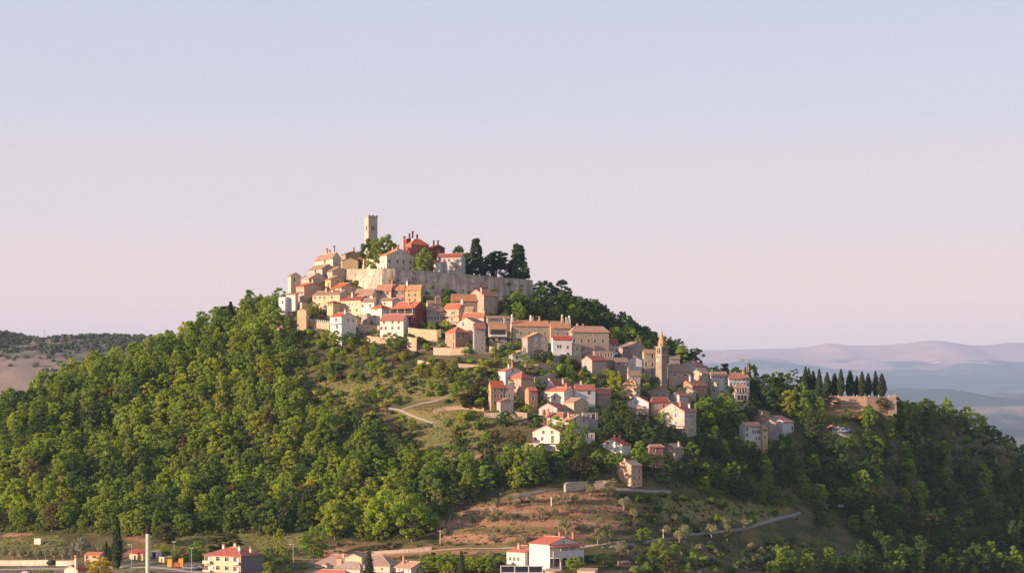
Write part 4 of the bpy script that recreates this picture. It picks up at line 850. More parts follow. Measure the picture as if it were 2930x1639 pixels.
def rampart_mat():
    m = surf('stone', (.56, .48, .39)).copy(); m.name = 'rampart'; t = m.node_tree; b = t.nodes['Principled BSDF']; L = t.links.new
    src = b.inputs['Base Color'].links[0].from_socket
    tc = N(t, 'ShaderNodeTexCoord'); mp = N(t, 'ShaderNodeMapping'); mp.inputs['Scale'].default_value = (.55, .55, .12); L(tc.outputs['Object'], mp.inputs[0])
    n = N(t, 'ShaderNodeTexNoise'); n.inputs['Scale'].default_value = 1.0; n.inputs['Detail'].default_value = 5; L(mp.outputs[0], n.inputs['Vector'])
    r = N(t, 'ShaderNodeMapRange'); r.inputs[1].default_value = .44; r.inputs[2].default_value = .68; L(n.outputs['Fac'], r.inputs[0])
    x = N(t, 'ShaderNodeMixRGB'); x.inputs[2].default_value = (.27, .22, .18, 1); L(r.outputs[0], x.inputs[0]); L(src, x.inputs[1])
    n3 = N(t, 'ShaderNodeTexNoise'); n3.inputs['Scale'].default_value = .16; n3.inputs['Detail'].default_value = 6; n3.inputs['Roughness'].default_value = .7; L(tc.outputs['Object'], n3.inputs['Vector']); r3 = N(t, 'ShaderNodeMapRange'); r3.inputs[1].default_value = .42; r3.inputs[2].default_value = .58; L(n3.outputs['Fac'], r3.inputs[0])
    x3 = N(t, 'ShaderNodeMixRGB', blend_type='MULTIPLY'); x3.inputs[2].default_value = (.80, .75, .71, 1); L(r3.outputs[0], x3.inputs[0]); L(x.outputs[0], x3.inputs[1]); x = x3
    v = N(t, 'ShaderNodeTexVoronoi'); v.inputs['Scale'].default_value = .42; L(tc.outputs['Object'], v.inputs['Vector']); r2 = N(t, 'ShaderNodeMapRange'); r2.inputs[1].default_value = .16; r2.inputs[2].default_value = .10; L(v.outputs['Distance'], r2.inputs[0])
    y = N(t, 'ShaderNodeMixRGB'); y.inputs[2].default_value = (.06, .055, .05, 1); L(r2.outputs[0], y.inputs[0]); L(x.outputs[0], y.inputs[1]); L(y.outputs[0], b.inputs['Base Color'])
    return m
M_RAMP = rampart_mat()
rp = [(p[0], p[1]) for p in RAMP]; rt = [p[2] for p in RAMP]
W1 = wall_run('rampart', 'high sunlit rampart wall below the cream hilltop house', [rp[0], rp[1]], [rt[0], rt[1]], 4.5, M_RAMP, 'rampart', .07)
W2 = wall_run('rampart', 'long shaded rampart wall running right to a rounded bastion', rp[1:], rt[1:], 4.5, M_RAMP, 'rampart', .05, cope=stone((.5,.44,.37)))
# putlog holes and buttress scars of the long wall
for root, a, c_, n_ in ((W2, rp[2], rp[4], 26),):
    for k in range(n_):
        f = rng.random(); x = a[0] * (1 - f) + c_[0] * f; y = a[1] * (1 - f) + c_[1] * f; v = Vector((c_[0] - a[0], c_[1] - a[1])).normalized(); nr = Vector((v.y, -v.x)); z = 50.5 + rng.random() * 6.5
        # face offset from the batter
        off = .05 * (58.5 - z) + .33
        hb = MB(); sz = .16 + .12 * rng.random(); hb.box(-sz, sz, -.04, .3, -sz, sz); hb.box(-sz - .05, sz + .05, -.045, .3, sz, sz + .07); ob = hb.build('putlog_hole', M_BLACK, root)
        ob.location = (x + nr.x * off - root.location.x, y + nr.y * off - root.location.y, z - root.location.z); ob.rotation_euler = (0, 0, math.atan2(v.y, v.x))
# small church: tower with octagonal spire, nave with lunette windows
D = 742.0; s = F_PX / D; t = R(50); CS = stone((.30, .24, .19))  # tower stone darkened: shade from hill and houses put into its colour
Wc = 3.2
cx, cy, _ = P(1893, 1060, D); o = Vector((cx, cy)) - Vector((math.cos(t), -math.sin(t))) * Wc
base = min(gz(o.x + dx, o.y + dy) for dx in (0, 3) for dy in (0, 4)) - .5
ct = empty('church', (o.x, o.y, base), -t); tag(ct, 'small stone church with octagonal spire and two lunette windows', 'church')
zz = lambda py: (HY - py) / F_PX * D - base
z1, z2, z3 = zz(1017), zz(993), zz(989)
bar(ct, 'tower_shaft', [(0, Wc, 0, Wc, 0, z1)], CS); bar(ct, 'cornice', [(-.22, Wc + .22, -.22, Wc + .22, z1, z1 + .3), (-.25, Wc + .25, -.25, Wc + .25, z2, z2 + .35)], stone((.45,.37,.29)))
b = MB(); ops = [(Wc * f, (z1 + z2) / 2 + .1, .42, 1.9) for f in (.36, .64)]
wall_face(b, Wc, z1 + .3, z2, ops, lambda u, v: (u, 0, v)); wall_face(b, Wc, z1 + .3, z2, ops, lambda u, v: (Wc, u, v)); b.poly([(Wc, Wc, z1 + .3), (0, Wc, z1 + .3), (0, Wc, z2), (Wc, Wc, z2)]); b.poly([(0, Wc, z1 + .3), (0, 0, z1 + .3), (0, 0, z2), (0, Wc, z2)])
b.build('belfry', CS, ct)
for f in (.36, .64):
    for rz in (0, 1):
        q = MB(); q.poly([(-.21, .35, -.95), (.21, .35, -.95), (.21, .35, .95), (-.21, .35, .95)]); q.box(-.21, -.17, 0, .35, -.95, .95); ob = q.build('belfry_window', M_DARK, ct); ob.location = (Wc * f, 0, (z1 + z2) / 2 + .1) if not rz else (Wc, Wc * f, (z1 + z2) / 2 + .1); ob.rotation_euler = (0, 0, R(90) * rz)
b = MB(); b.ring([(1.45, z2 + .35), (1.45, z2 + 1.2)], 8, (Wc / 2, Wc / 2), cap=False, rot=R(22.5)); b.build('drum', CS, ct)
b = MB(); b.ring([(1.55, z2 + 1.2), (.8, z2 + 3.9), (.05, zz(943))], 8, (Wc / 2, Wc / 2), rot=R(22.5)); b.build('spire', surf('roof', (.50, .26, .14)), ct)
bar(ct, 'cross', [(Wc / 2 - .05, Wc / 2 + .05, Wc / 2 - .05, Wc / 2 + .05, zz(944), zz(930)), (Wc / 2 - .5, Wc / 2 + .5, Wc / 2 - .04, Wc / 2 + .04, zz(935), zz(934))], M_METAL)
b = MB(); b.ring([(.6, 0), (.6, .06)], 12); ob = b.build('clock', flat((.7,.66,.6)), ct); ob.rotation_euler = (R(90), 0, 0); ob.location = (Wc / 2 - .6, -.01, zz(1030))
nv = house('stone church nave with lunette windows and brown roof', 1909,1913,1978,1058,76,'B',16,st_((.40,.32,.25)),rf((.36,.22,.17)),D=747,yb=1096,name='church_nave',cat='church')
W_, e_, d_ = nv['W'], nv['e'], nv['Dp']
for f in (.27, .76):
    for nm, rr, off, mt in (('lunette_surround', .85, .02, M_FRAME), ('lunette', .66, .05, M_DARK)):
        b = MB(); b.poly([(W_ + off, d_ * f + rr * math.cos(a), e_ - 2.1 + rr * math.sin(a) - (.1 if rr > .7 else 0)) for a in np.linspace(0, math.pi, 10)]); b.build(nm, mt, nv)
house('small stone sacristy with tiled roof above the church nave', 1912,1916,1946,1025,74,'B',6,st_((.44,.38,.33)),rf((.38,.22,.17)),B=[(9,[.65],'s')],D=764)
# cemetery terrace
CW = wall_run('cemetery_wall', 'pinkish brown retaining wall of the cypress cemetery', [(p[0], p[1]) for p in CEM], [p[2] for p in CEM], 4.0, stone((.33, .22, .16)), 'wall', .08, cope=stone((.34,.25,.19)))
x0, y0, z0 = P(2541, 1137, 766.5); bt_ = empty('cemetery_bastion', (x0, y0, z0 - 9)); tag(bt_, 'small battered corner bastion at the right end of the cemetery wall', 'wall')
b = MB(); b.box(-.3, 3.2, -2.0, 2.2, 0, 9.3, 0, .35); b.build('masonry', stone((.32, .24, .18)), bt_); bar(bt_, 'parapet', [(0, 2.9, -1.7, -1.3, 9.29, 9.9)], stone((.4,.3,.23))); bar(bt_, 'lamp_post', [(2.4, 2.5, -1.2, -1.1, 9.9, 11.6)], M_METAL)
ch = empty('mortuary_chapel', P(2352, 1132, 786)); tag(ch, 'little grey gabled chapel between the cemetery cypresses', 'chapel')
block(ch, 3.7, 4.5, -1.0, 2.9, 'B', 1.0, plaster((.40,.36,.36)), surf('roof', (.34,.22,.18)), A=[(12,[.5],'d')], s=7.1)
for k in range(11):
    px = 2362 + k * 17 + rng.random() * 9; x, y, z = P(px, 1135, 770.5 + rng.random() * 3)
    g_ = empty('gravestone', (x, y, 9.0)); tag(g_, 'small pale gravestone along the cemetery wall', 'gravestone', 'gravestones on the cemetery terrace'); h_ = .45 + .4 * rng.random()
    bar(g_, 'slab', [(-.22, .22, -.06, .06, 0, h_)], flat((.62,.58,.54))); bar(g_, 'plinth', [(-.42, .42, -.15, .15, 0, .14)], flat((.5,.47,.44)))
# tower crane
x, y, z = P(2137, 1100, 776); zg = gz(x, y); cr_ = empty('construction_crane', (x, y, zg)); tag(cr_, 'grey construction crane with short jib beside the white terrace houses', 'crane')
hm = (HY - 1030) / F_PX * 776 - zg; b = MB()
for dx, dy in ((0, 0), (.6, 0), (0, .6), (.6, .6)): b.tube((dx, dy, 0), (dx, dy, hm), .07)
for k in range(int(hm / .7)):
    z_ = k * .7; b.tube((0, 0, z_), (.6, 0, z_ + .7), .045); b.tube((0, 0, z_), (0, .6, z_ + .7), .045); b.tube((.6, 0, z_), (.6, .6, z_ + .7), .045)
b.build('mast', M_METAL, cr_); b = MB()
b.tube((.6, .3, hm), (-3.4, .3, hm + .7), .10); b.tube((.3, .3, hm - .6), (-3.0, .3, hm + .5), .07); b.tube((.3, .3, hm), (.3, .3, hm + 1.8), .06); b.tube((.3, .3, hm + 1.7), (-3.4, .3, hm + .8), .03)
for k in range(7): b.tube((.2 - k * .5, .3, hm + .08 * k), (-.1 - k * .5, .3, hm - .5 + .17 * k), .04)
b.build('jib', M_METAL, cr_); bar(cr_, 'cab', [(-2.3, -1.5, 0, .6, hm + .1, hm + .75)], M_METAL)
# ------------------------------------------------------------------ retaining walls and fences on the slope
def slope_wall(label, pts, h, mat, thick=.6, name='stone_wall', cope=None, off=0.0):
    pl_, tp = [], []
    for (px, py) in pts:
        D = ground_at(px, py) or 780.0; D += off; x, y, z = P(px, py, D); pl_.append((x, y)); tp.append(z + h)
    return wall_run(name, label, pl_, tp, thick, mat, 'wall', .04, cope=cope)
SW = stone((.50, .37, .25))
slope_wall('stone retaining wall under the blue-grey fence', [(876,936),(905,938),(942,944)], 2.6, SW)
fr_ = empty('garden_fence', P(876, 919, 764)); tag(fr_, 'blue-grey railing on top of the stone retaining wall', 'fence')
D = ground_at(876,936); x0, y0, z0 = P(876, 936, D); D2 = ground_at(942,944); x1, y1, z1 = P(942, 944, D2); fr_.location = (x0, y0, z0 + 2.6)
for k in range(12):
    f = k / 11; bar(fr_, 'picket_panel', [((x1 - x0) * f, (x1 - x0) * f + .55, (y1 - y0) * f, (y1 - y0) * f + .05, (z1 - z0) * f, (z1 - z0) * f + 1.0)], flat((.45,.47,.52)))
slope_wall('tall lit stone wall left of the brick-coloured house', [(1168,968),(1200,972),(1250,975),(1262,972)], 4.2, stone((.58,.42,.26)))
slope_wall('ruined stone wall with a small window below the white shuttered house', [(1165,1000),(1180,1003),(1192,1003)], 5.0, stone((.55,.40,.26)))
slope_wall('pale stone terrace wall below the brick-coloured house', [(1240,1015),(1290,1016),(1340,1014)], 2.6, stone((.52,.38,.28)), cope=SW)
slope_wall('stone garden wall left of the white shuttered house', [(1025,945),(1060,948),(1086,950)], 2.6, stone((.55,.42,.28)))
slope_wall('lower stone garden wall under the white shuttered house', [(1050,978),(1080,982),(1110,982)], 2.4, stone((.52,.38,.26)))
slope_wall('rubble wall above the thicket at the left of the town', [(785,945),(805,948),(826,944)], 2.2, stone((.52,.36,.26)))
slope_wall('grey retaining wall below the vine loggia terrace', [(1400,1000),(1430,1002),(1460,1000)], 2.8, stone((.40,.32,.25)))
slope_wall('round lit stone pier beside the tall grey house', [(1400,1010),(1408,1012),(1416,1011)], 2.6, stone((.56,.40,.26)))
slope_wall('shaded retaining wall below the bluish white house', [(1565,1035),(1600,1037),(1640,1036),(1665,1034)], 2.6, stone((.38,.31,.25)))
slope_wall('long shaded garden wall behind the hamlet', [(1500,1062),(1540,1064),(1580,1062),(1600,1058)], 3.0, stone((.36,.29,.23)))
slope_wall('retaining wall along the lane above the hamlet', [(1530,1098),(1560,1094),(1590,1084)], 2.6, stone((.36,.29,.24)))
slope_wall('grey stone wall below the church', [(1872,1092),(1900,1097),(1930,1100)], 2.4, stone((.34,.28,.22)))
slope_wall('dark retaining wall below the loggia house', [(2100,1160),(2130,1160),(2160,1155)], 2.5, stone((.34,.27,.22)))
slope_wall('low reddish wall beside the lawn under the big tree', [(1240,1182),(1275,1174),(1320,1170),(1385,1176)], 1.3, stone((.44,.30,.22)))
slope_wall('stone wall with rough piers below the gabled hut', [(1386,1196),(1430,1194),(1480,1192),(1508,1196)], 1.8, stone((.42,.32,.24)))
slope_wall('curved pale stone wall at the bend above the olive grove', [(1618,1408),(1626,1404),(1650,1402),(1690,1402),(1725,1398),(1760,1400)], 2.6, stone((.52,.42,.32)), cope=stone((.55,.46,.36)))
slope_wall('low grey roadside wall beyond the curved stone wall', [(1765,1402),(1800,1404),(1850,1408),(1920,1410)], .9, stone((.36,.32,.28)))
slope_wall('brown terrace wall in the middle garden', [(1305,1050),(1340,1052),(1400,1058)], 1.4, stone((.42,.31,.22)))
slope_wall('broken stone bank beside the hamlet garden', [(1355,1098),(1390,1100)], 1.6, stone((.40,.29,.2)))
slope_wall('lit garden wall among the upper gardens', [(1195,1040),(1215,1044),(1230,1046)], 1.4, stone((.5,.37,.26)))
slope_wall('long low wall at the foot of the left wood', [(1060,1586),(1120,1582),(1180,1578),(1235,1572)], 1.0, stone((.52,.40,.29)))
slope_wall('cream wall along the village road at the left edge', [(-40,1618),(0,1617),(60,1617),(138,1616)], 1.6, plaster((.70,.56,.40)))
slope_wall('cream wall right of the dark gateway', [(160,1618),(190,1618),(214,1617)], 1.6, plaster((.70,.57,.42)))
# ------------------------------------------------------------------ roads and paths draped on the ground
def ribbon(name, pts, w, mat, lift=.12, kind='structure', label=None):
    P3 = []
    for (px, py) in pts:
        D = ground_at(px, py) or 790.0; P3.append(Vector(P(px, py, D)[:2]))
    fine = []
    for i in range(len(P3) - 1):
        n = max(2, int((P3[i + 1] - P3[i]).length / 1.2))
        p0, p1, p2, p3 = P3[max(0, i - 1)], P3[i], P3[i + 1], P3[min(len(P3) - 1, i + 2)]
        for k in range(n):
            f = k / n; fine.append(.5 * ((2 * p1) + (p2 - p0) * f + (2 * p0 - 5 * p1 + 4 * p2 - p3) * f * f + (3 * p1 - p0 - 3 * p2 + p3) * f ** 3))
    fine.append(P3[-1]); b = MB(); vs = []
    for i, q in enumerate(fine):
        d = (fine[min(i + 1, len(fine) - 1)] - fine[max(0, i - 1)]).normalized(); n = Vector((-d.y, d.x))
        zc = gz(q.x, q.y)
        row = []
        for f in (-1, -.5, 0, .5, 1):
            r = q + n * (w / 2 * f); row.append((r.x, r.y, max(gz(r.x, r.y), gz(r.x, r.y) * .5 + zc * .5) + lift))
        vs.append(row)
    for i in range(len(vs) - 1):
        for k in range(4): b.poly([vs[i][k], vs[i][k + 1], vs[i + 1][k + 1], vs[i + 1][k]])
        for k, kk in ((0, 0), (4, 4)):
            u, v = vs[i][k], vs[i + 1][k]; b.poly([u, v, (v[0], v[1], v[2] - .8), (u[0], u[1], u[2] - .8)])
    return tag(b.build(name, mat), kind=kind)
ROADS = []
def road(name, pts, w, mat): ROADS.append(pts); return ribbon(name, pts, w, mat)
M_PATH = flat((.38, .32, .27)); M_ASPH = flat((.13, .12, .12)); M_GRAV = flat((.42, .33, .26))
road('garden_path', [(1112,1168),(1140,1172),(1160,1180),(1190,1193),(1220,1203),(1248,1213)], .85, M_PATH)
road('garden_path', [(1148,1172),(1180,1162),(1215,1152),(1250,1146),(1290,1128)], .6, M_PATH)
road('hill_road', [(1440,1430),(1520,1412),(1590,1400),(1625,1396),(1700,1394),(1760,1398),(1850,1404)], 1.5, M_ASPH)
road('valley_road', [(1700,1570),(1800,1558),(1900,1540),(2000,1527),(2060,1521),(2130,1511),(2190,1494),(2250,1478),(2290,1466)], 1.0, flat((.22,.21,.20)))
road('valley_road', [(840,1600),(1000,1590),(1100,1584),(1250,1574),(1400,1568),(1560,1562),(1700,1560),(1790,1548)], .5, M_GRAV)
road('village_road', [(-40,1628),(80,1627),(200,1626),(330,1622),(480,1625),(620,1640)], 2.2, flat((.30,.26,.23)))
road('parking_ground', [(2380,1226),(2410,1236),(2432,1244)], 3.0, flat((.34,.29,.26)))
# ------------------------------------------------------------------ bottom village
ap = house('cream apartment block with red hipped roof and corner balconies', 575,688.6,741,1590,27,'hip',19,plaster((.70,.54,.34)),surf('roof',(.46,.12,.08)),A=[(10,[.38,.62],'l'),(36,[.38,.62],'l')],chim=[(.28,.4,1.6,'c',pl(WHITE)),(.5,.55,1.4,'c',pl(WHITE)),(.78,.3,1.6,'c',pl(WHITE)),(.9,.6,1.6,'c',pl(WHITE))],D=572,yb=1665,name='apartment_block',cat='apartment block')
W_, e_ = ap['W'], ap['e']
for x0 in (.25, W_ - 2.6):
    for dz in (.35, 3.1):
        bar(ap, 'loggia_recess', [(x0, x0 + 2.3, -.03, -.005, e_ - dz - 2.0, e_ - dz)], flat((.16,.09,.07)))
        bar(ap, 'balcony', [(x0 - .15, x0 + 2.45, -1.0, -.04, e_ - dz - 2.2, e_ - dz - 2.02), (x0 - .15, x0 + 2.45, -1.0, -.93, e_ - dz - 2.02, e_ - dz - 1.25)], plaster((.72,.58,.42)))
        bar(ap, 'door', [(x0 + 1.2, x0 + 2.1, -.06, -.031, e_ - dz - 2.0, e_ - dz - .2)], M_FRAME)
bar(ap, 'grey_end_wall', [(W_ + .012, W_ + .06, .05, ap['Dp'] - .05, 0, e_ - .25)], flat((.17, .165, .17)))
dish(ap, (3.0, -.4, e_ - 3.6), .3, .4)
sc = house('long cream school building with brown hipped roof and pediment', 893,1115,1143,1617,18,'hip',24,plaster((.72,.58,.40)),surf('roof',(.40,.22,.17)),A=[(10,[.12,.25,.9],'s')],chim=[(.33,.35,1.3)],D=584,yb=1660,name='school_building',cat='building')
block(sc, 5.2, 5.0, 0, sc['e'] + 2.2, 'B', 1.0, plaster((.74,.58,.36)), surf('roof',(.42,.24,.18)), A=[(16,[.25,.45],'n')], s=9.5, org=(sc['W'] * .42, -.4))
house('low wing with grey hipped roof and twin chimneys in front of the school', 955,1030,1034,1626,18,'hip',18,plaster((.70,.58,.46)),surf('roof',(.34,.22,.19)),chim=[(.12,.3,1.9),(.22,.3,2.0)],D=570,yb=1665)
house('house with orange-brown roof, grey gable and slender chimney below the wood', 1125,1176,1226,1626,46,'A',16,plaster((.70,.60,.46)),surf('roof',(.48,.24,.15)),A=[(6,[.3,.55,.85],'s')],B=[(6,[.35],'n')],chim=[(.25,.3,2.4,'c',pl((.58,.24,.15)))],D=575,yb=1665)
house('red roof of a house just above the bottom edge below the school', 890,990,1008,1646,25,'hip',13,plaster(CREAM),surf('roof',(.48,.13,.09)),D=548,yb=1690)
vl = house('white villa with arched loggia and red roof above the olive grove road', 1515,1573,1663,1557,46,'A',17,plaster((.72,.66,.60)),surf('roof',(.54,.13,.08)),A=[],B=[(-5,[.45],'s')],chim=[(.75,.5,1.4,'c',pl((.5,.2,.14))),(.95,.8,2.4,'c',pl((.58,.24,.15)))],D=590,yb=1630,name='villa',cat='villa')
W_, e_, d_ = vl['W'], vl['e'], vl['Dp']
b = MB(); b.slab([(W_ + .01, -.5, e_ - .1), (W_ + 1.9, -.5, e_ - .75), (W_ + 1.9, d_ + .6, e_ - .75), (W_ + .01, d_ + .6, e_ - .1)], [(0, 1, 2, 3)], .15); b.build('pent_roof', surf('roof', (.54,.13,.08)), vl)
bar(vl, 'loggia_parapet', [(W_ + 1.35, W_ + 1.5, 0, d_, e_ - 3.9, e_ - 2.0), (W_ + .01, W_ + 1.5, 0, d_, e_ - 4.0, e_ - 3.85)], plaster((.72,.66,.62)))
def arcade(root, x, y0, y1, zb_, zs, zt_, n, mat, thick=.18):
    b = MB(); w = (y1 - y0) / n; K = 8
    for k in range(n):
        a0, a1 = y0 + k * w, y0 + (k + 1) * w; c = (a0 + a1) / 2; r = w / 2 - .16
        for xx in (x, x + thick):
            b.poly([(xx, a0, zb_), (xx, c - r, zb_), (xx, c - r, zs), (xx, a0, zs)]); b.poly([(xx, c + r, zb_), (xx, a1, zb_), (xx, a1, zs), (xx, c + r, zs)])
            arc = [(c - r * math.cos(math.pi * j / K), zs + min(r, zt_ - zs - .1) * math.sin(math.pi * j / K)) for j in range(K + 1)]
            for j in range(K): b.poly([(xx, arc[j][0], arc[j][1]), (xx, arc[j + 1][0], arc[j + 1][1]), (xx, arc[j + 1][0] , zt_), (xx, arc[j][0], zt_)])
            b.poly([(xx, a0, zs), (xx, c - r, zs), (xx, c - r, zt_), (xx, a0, zt_)]); b.poly([(xx, c + r, zs), (xx, a1, zs), (xx, a1, zt_), (xx, c + r, zt_)])
        b.poly([(x, c - r, zb_), (x + thick, c - r, zb_), (x + thick, c - r, zs), (x, c - r, zs)]); b.poly([(x, c + r, zb_), (x + thick, c + r, zb_), (x + thick, c + r, zs), (x, c + r, zs)])
    return b.build('arcade', mat, root)
arcade(vl, W_ + 1.32, 0, d_, e_ - 2.0, e_ - 1.45, e_ - .72, 4, plaster((.74,.68,.62)))
arcade(vl, W_ + 1.34, 0, d_, 0, e_ - 5.2, e_ - 3.95, 4, plaster((.70,.64,.60)))
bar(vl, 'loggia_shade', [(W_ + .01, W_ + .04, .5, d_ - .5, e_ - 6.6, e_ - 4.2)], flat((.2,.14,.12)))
vw = house('white side wing of the villa with red roof and three small windows', 1449.6,1502,1576,1580,44,'A',14,plaster((.70,.63,.56)),surf('roof',(.52,.15,.10)),A=[(20,[.2,.42,.64],'c')],B=[(2,[.45],'n'),(28,[.62],'B')],chim=[(.4,.2,1.8,'c',pl(SALMON)),(.98,.3,1.8)],D=583,yb=1640)
gr = empty('solar_panel_frame', P(1432, 1640, 562)); tag(gr, 'row of dark panels in white posts at the bottom edge below the villa', 'panel frame')
zt_ = (HY - 1616) / F_PX * 562 - gr.location.z
for k in range(3): bar(gr, 'panel', [(.25 + k * 4.0, 4.05 + k * 4.0, 0, .08, -3.0, zt_ - .35)], flat((.02,.025,.04)))
for k in range(4): bar(gr, 'post', [(k * 4.0 - .05, k * 4.0 + .22, -.1, .25, -4, zt_)], M_FRAME)
bar(gr, 'top_rail', [(0, 12.3, -.1, .2, zt_ - .3, zt_ - .1)], M_FRAME); bar(gr, 'middle_rail', [(0, 12.3, -.06, -.005, zt_ - 2.2, zt_ - 2.0)], M_FRAME)
house('small brick hut with orange end wall at the bottom edge', 1768,1780,1806,1609,62,'shedB',2,plaster((.48,.26,.17)),surf('roof',(.35,.2,.15)),D=584)
house('brown shed roof at the bottom edge right of the villa', 1652,1702,1712,1634,20,'shedA',6,pl(CREAM),surf('roof',(.46,.26,.19)),D=568)
house('brown canopy roof below the villa arches', 1560,1602,1608,1634,20,'shedA',5,pl(CREAM),surf('roof',(.42,.24,.18)),D=566)
house('tiny white hut in the olive field at the left', 96,116,121,1541,20,'flat',0,pl((.70,.62,.5)),M_CONC,yb=1557)
ks = house('shop with dark red roof and orange shutter beside the concrete pole', 367,409,418,1584,25,'shedA',11,pl((.68,.60,.42)),surf('roof',(.40,.07,.06)),A=[],D=600,name='shop',cat='shop')
bar(ks, 'orange_shutter', [(ks['W'] * .62, ks['W'] * .95, -.06, -.005, ks['e'] - 2.6, ks['e'] - .3)], flat((.62,.28,.08))); bar(ks, 'shop_door', [(ks['W'] * .32, ks['W'] * .46, -.05, -.005, 0.3, ks['e'] - .5)], M_DARK); bar(ks, 'green_sign', [(ks['W'] * .06, ks['W'] * .2, -.08, -.005, ks['e'] - 1.4, ks['e'] - .4)], flat((.1,.4,.18)))
bar(ks, 'sign_cross', [(ks['W'] * .115, ks['W'] * .145, -.1, -.081, ks['e'] - 1.25, ks['e'] - .55), (ks['W'] * .085, ks['W'] * .175, -.101, -.081, ks['e'] - .96, ks['e'] - .84)], flat((.8,.85,.8)))
cf = house('white fronted cafe with dark glass right of the concrete pole', 430,448,458,1577,25,'flat',0,pl((.66,.64,.62)),M_CONC,A=[(10,[.55],'B')],D=604,name='cafe',cat='shop')
house('low house with red awning behind the trimmed hedge', 238,285,292,1589,20,'shedA',8,pl(SALMON),surf('roof',(.56,.16,.08)),D=598)
house('yellow kiosk with orange fittings in the car park', 452,470,490,1594,40,'flat',0,pl((.72,.48,.14)),M_CONC,A=[(8,[.5],'n')],D=596,name='kiosk',cat='kiosk')
house('house with tall cream chimney and dark red roof at the bottom left', 175,222,246,1630,40,'B',11,pl((.70,.55,.40)),surf('roof',(.36,.08,.07)),chim=[(.85,.05,3.6,'c',pl((.72,.58,.42)))],D=560)
house('cream shed roof beside the tall cream chimney', 190,214,218,1624,18,'shedA',4,pl(CREAM),surf('roof',(.55,.40,.28)),D=566)
# lane in the old town etc. are left to the gaps between the houses
# ------------------------------------------------------------------ poles, lamps, wires, vehicles
def pole(label, name, px, py_top, py_base, r, mat, D=None, cap=None, cat='pole', head=None, group=None):
    D = D or ground_at(px, py_base) or 600.0
    x, y, z = P(px, py_base, D); zt_ = (HY - py_top) / F_PX * D; zb_ = min(z, gz(x, y)) - .4
    o = empty(name, (x, y, zb_)); tag(o, label, cat, group); h = zt_ - zb_
    b = MB(); b.ring([(r * 1.15, 0), (r, h - (1.0 if cap else 0))], 10); b.build('shaft', mat, o)
    if cap:
        b = MB(); b.ring([(r * 1.05, h - 2.2), (r * 1.1, h - .5), (r * .9, h)], 10); b.build('cap', cap, o)
    if head == 'lamp':
        bar(o, 'lamp_arm', [(-.9, .05, -.05, .05, h - .1, h)], mat); bar(o, 'lamp_head', [(-1.2, -.6, -.12, .12, h - .14, h + .06)], flat((.6,.6,.58)))
    elif head == 'twin':
        bar(o, 'lamp_head', [(-.5, -.15, -.1, .1, h, h + .25)], flat((.6,.6,.58))); bar(o, 'lamp_head', [(.15, .5, -.1, .1, h, h + .25)], flat((.6,.6,.58)))
    elif head == 'cross':
        bar(o, 'crossarm', [(-.9, .9, -.06, .06, h - .5, h - .38)], mat)
        for q in (-.8, 0, .8): bar(o, 'insulator', [(q - .05, q + .05, -.05, .05, h - .38, h - .15)], flat((.3,.2,.15)))
    return o, Vector((x, y, zt_))
pole('tall slender concrete pole with dark cap at the lower left', 'concrete_pole', 423, 1504, 1690, .58, flat((.62,.50,.38)), D=556, cap=flat((.035,.015,.015)))
pole('thin street lamp on the lawn right of the concrete pole', 'street_lamp', 498, 1550, 1590, .06, M_CONC, head='twin', cat='street lamp')
pole('thin twin-headed street lamp in front of the parked cars', 'street_lamp', 548, 1568, 1636, .06, M_CONC, head='twin', cat='street lamp')
pole('thin street lamp between the apartment block and the school', 'street_lamp', 839, 1556, 1620, .06, M_CONC, head='lamp', cat='street lamp')
pole('street lamp beside the shop with green sign', 'street_lamp', 377, 1557, 1618, .06, M_CONC, head='lamp', cat='street lamp')
pole('street lamp in front of the villa arches', 'street_lamp', 1602, 1595, 1640, .06, M_CONC, D=570, head='lamp', cat='street lamp')
_, k1 = pole('wooden utility pole at the dark edge of the wood', 'utility_pole', 1260, 1515, 1558, .16, flat((.42,.33,.27)), head='cross', cat='utility pole')
_, k2 = pole('concrete utility pole beside the valley road', 'utility_pole', 1898, 1512, 1562, .17, flat((.55,.46,.38)), head='cross', cat='utility pole')
_, k3 = pole('utility pole beyond the bottom edge carrying the wires', 'utility_pole', 2240, 1668, 1730, .17, flat((.5,.42,.35)), D=560, head='cross', cat='utility pole')
pole('short white post on the upper olive terrace', 'marker_post', 1578, 1420, 1446, .22, pl((.66,.6,.54)), cat='post')
pole('white post under the cemetery slope', 'marker_post', 2467, 1168, 1190, .16, pl((.66,.6,.54)), cat='post')
pole('far slender radio mast on the left upland', 'radio_mast', 126, 940, 985, .4, M_METAL, D=2150, cat='mast')
for k, (q, w_) in enumerate(((-.8, 0), (0, .25), (.8, .05))):
    b = MB(); pr = None
    for i in range(25):
        f = i / 24; p = k2.lerp(k3, f) + Vector((q, 0, -.2 - 6.0 * f * (1 - f)))
        if pr is not None: b.tube(pr, p, .014, n=4)
        pr = p
    o = b.build('power_line', flat((.12,.11,.11))); tag(o, ('left', 'middle', 'right')[k] + ' wire of the three running down from the valley utility pole', 'wire', 'power lines by the valley road')
CAR = {}
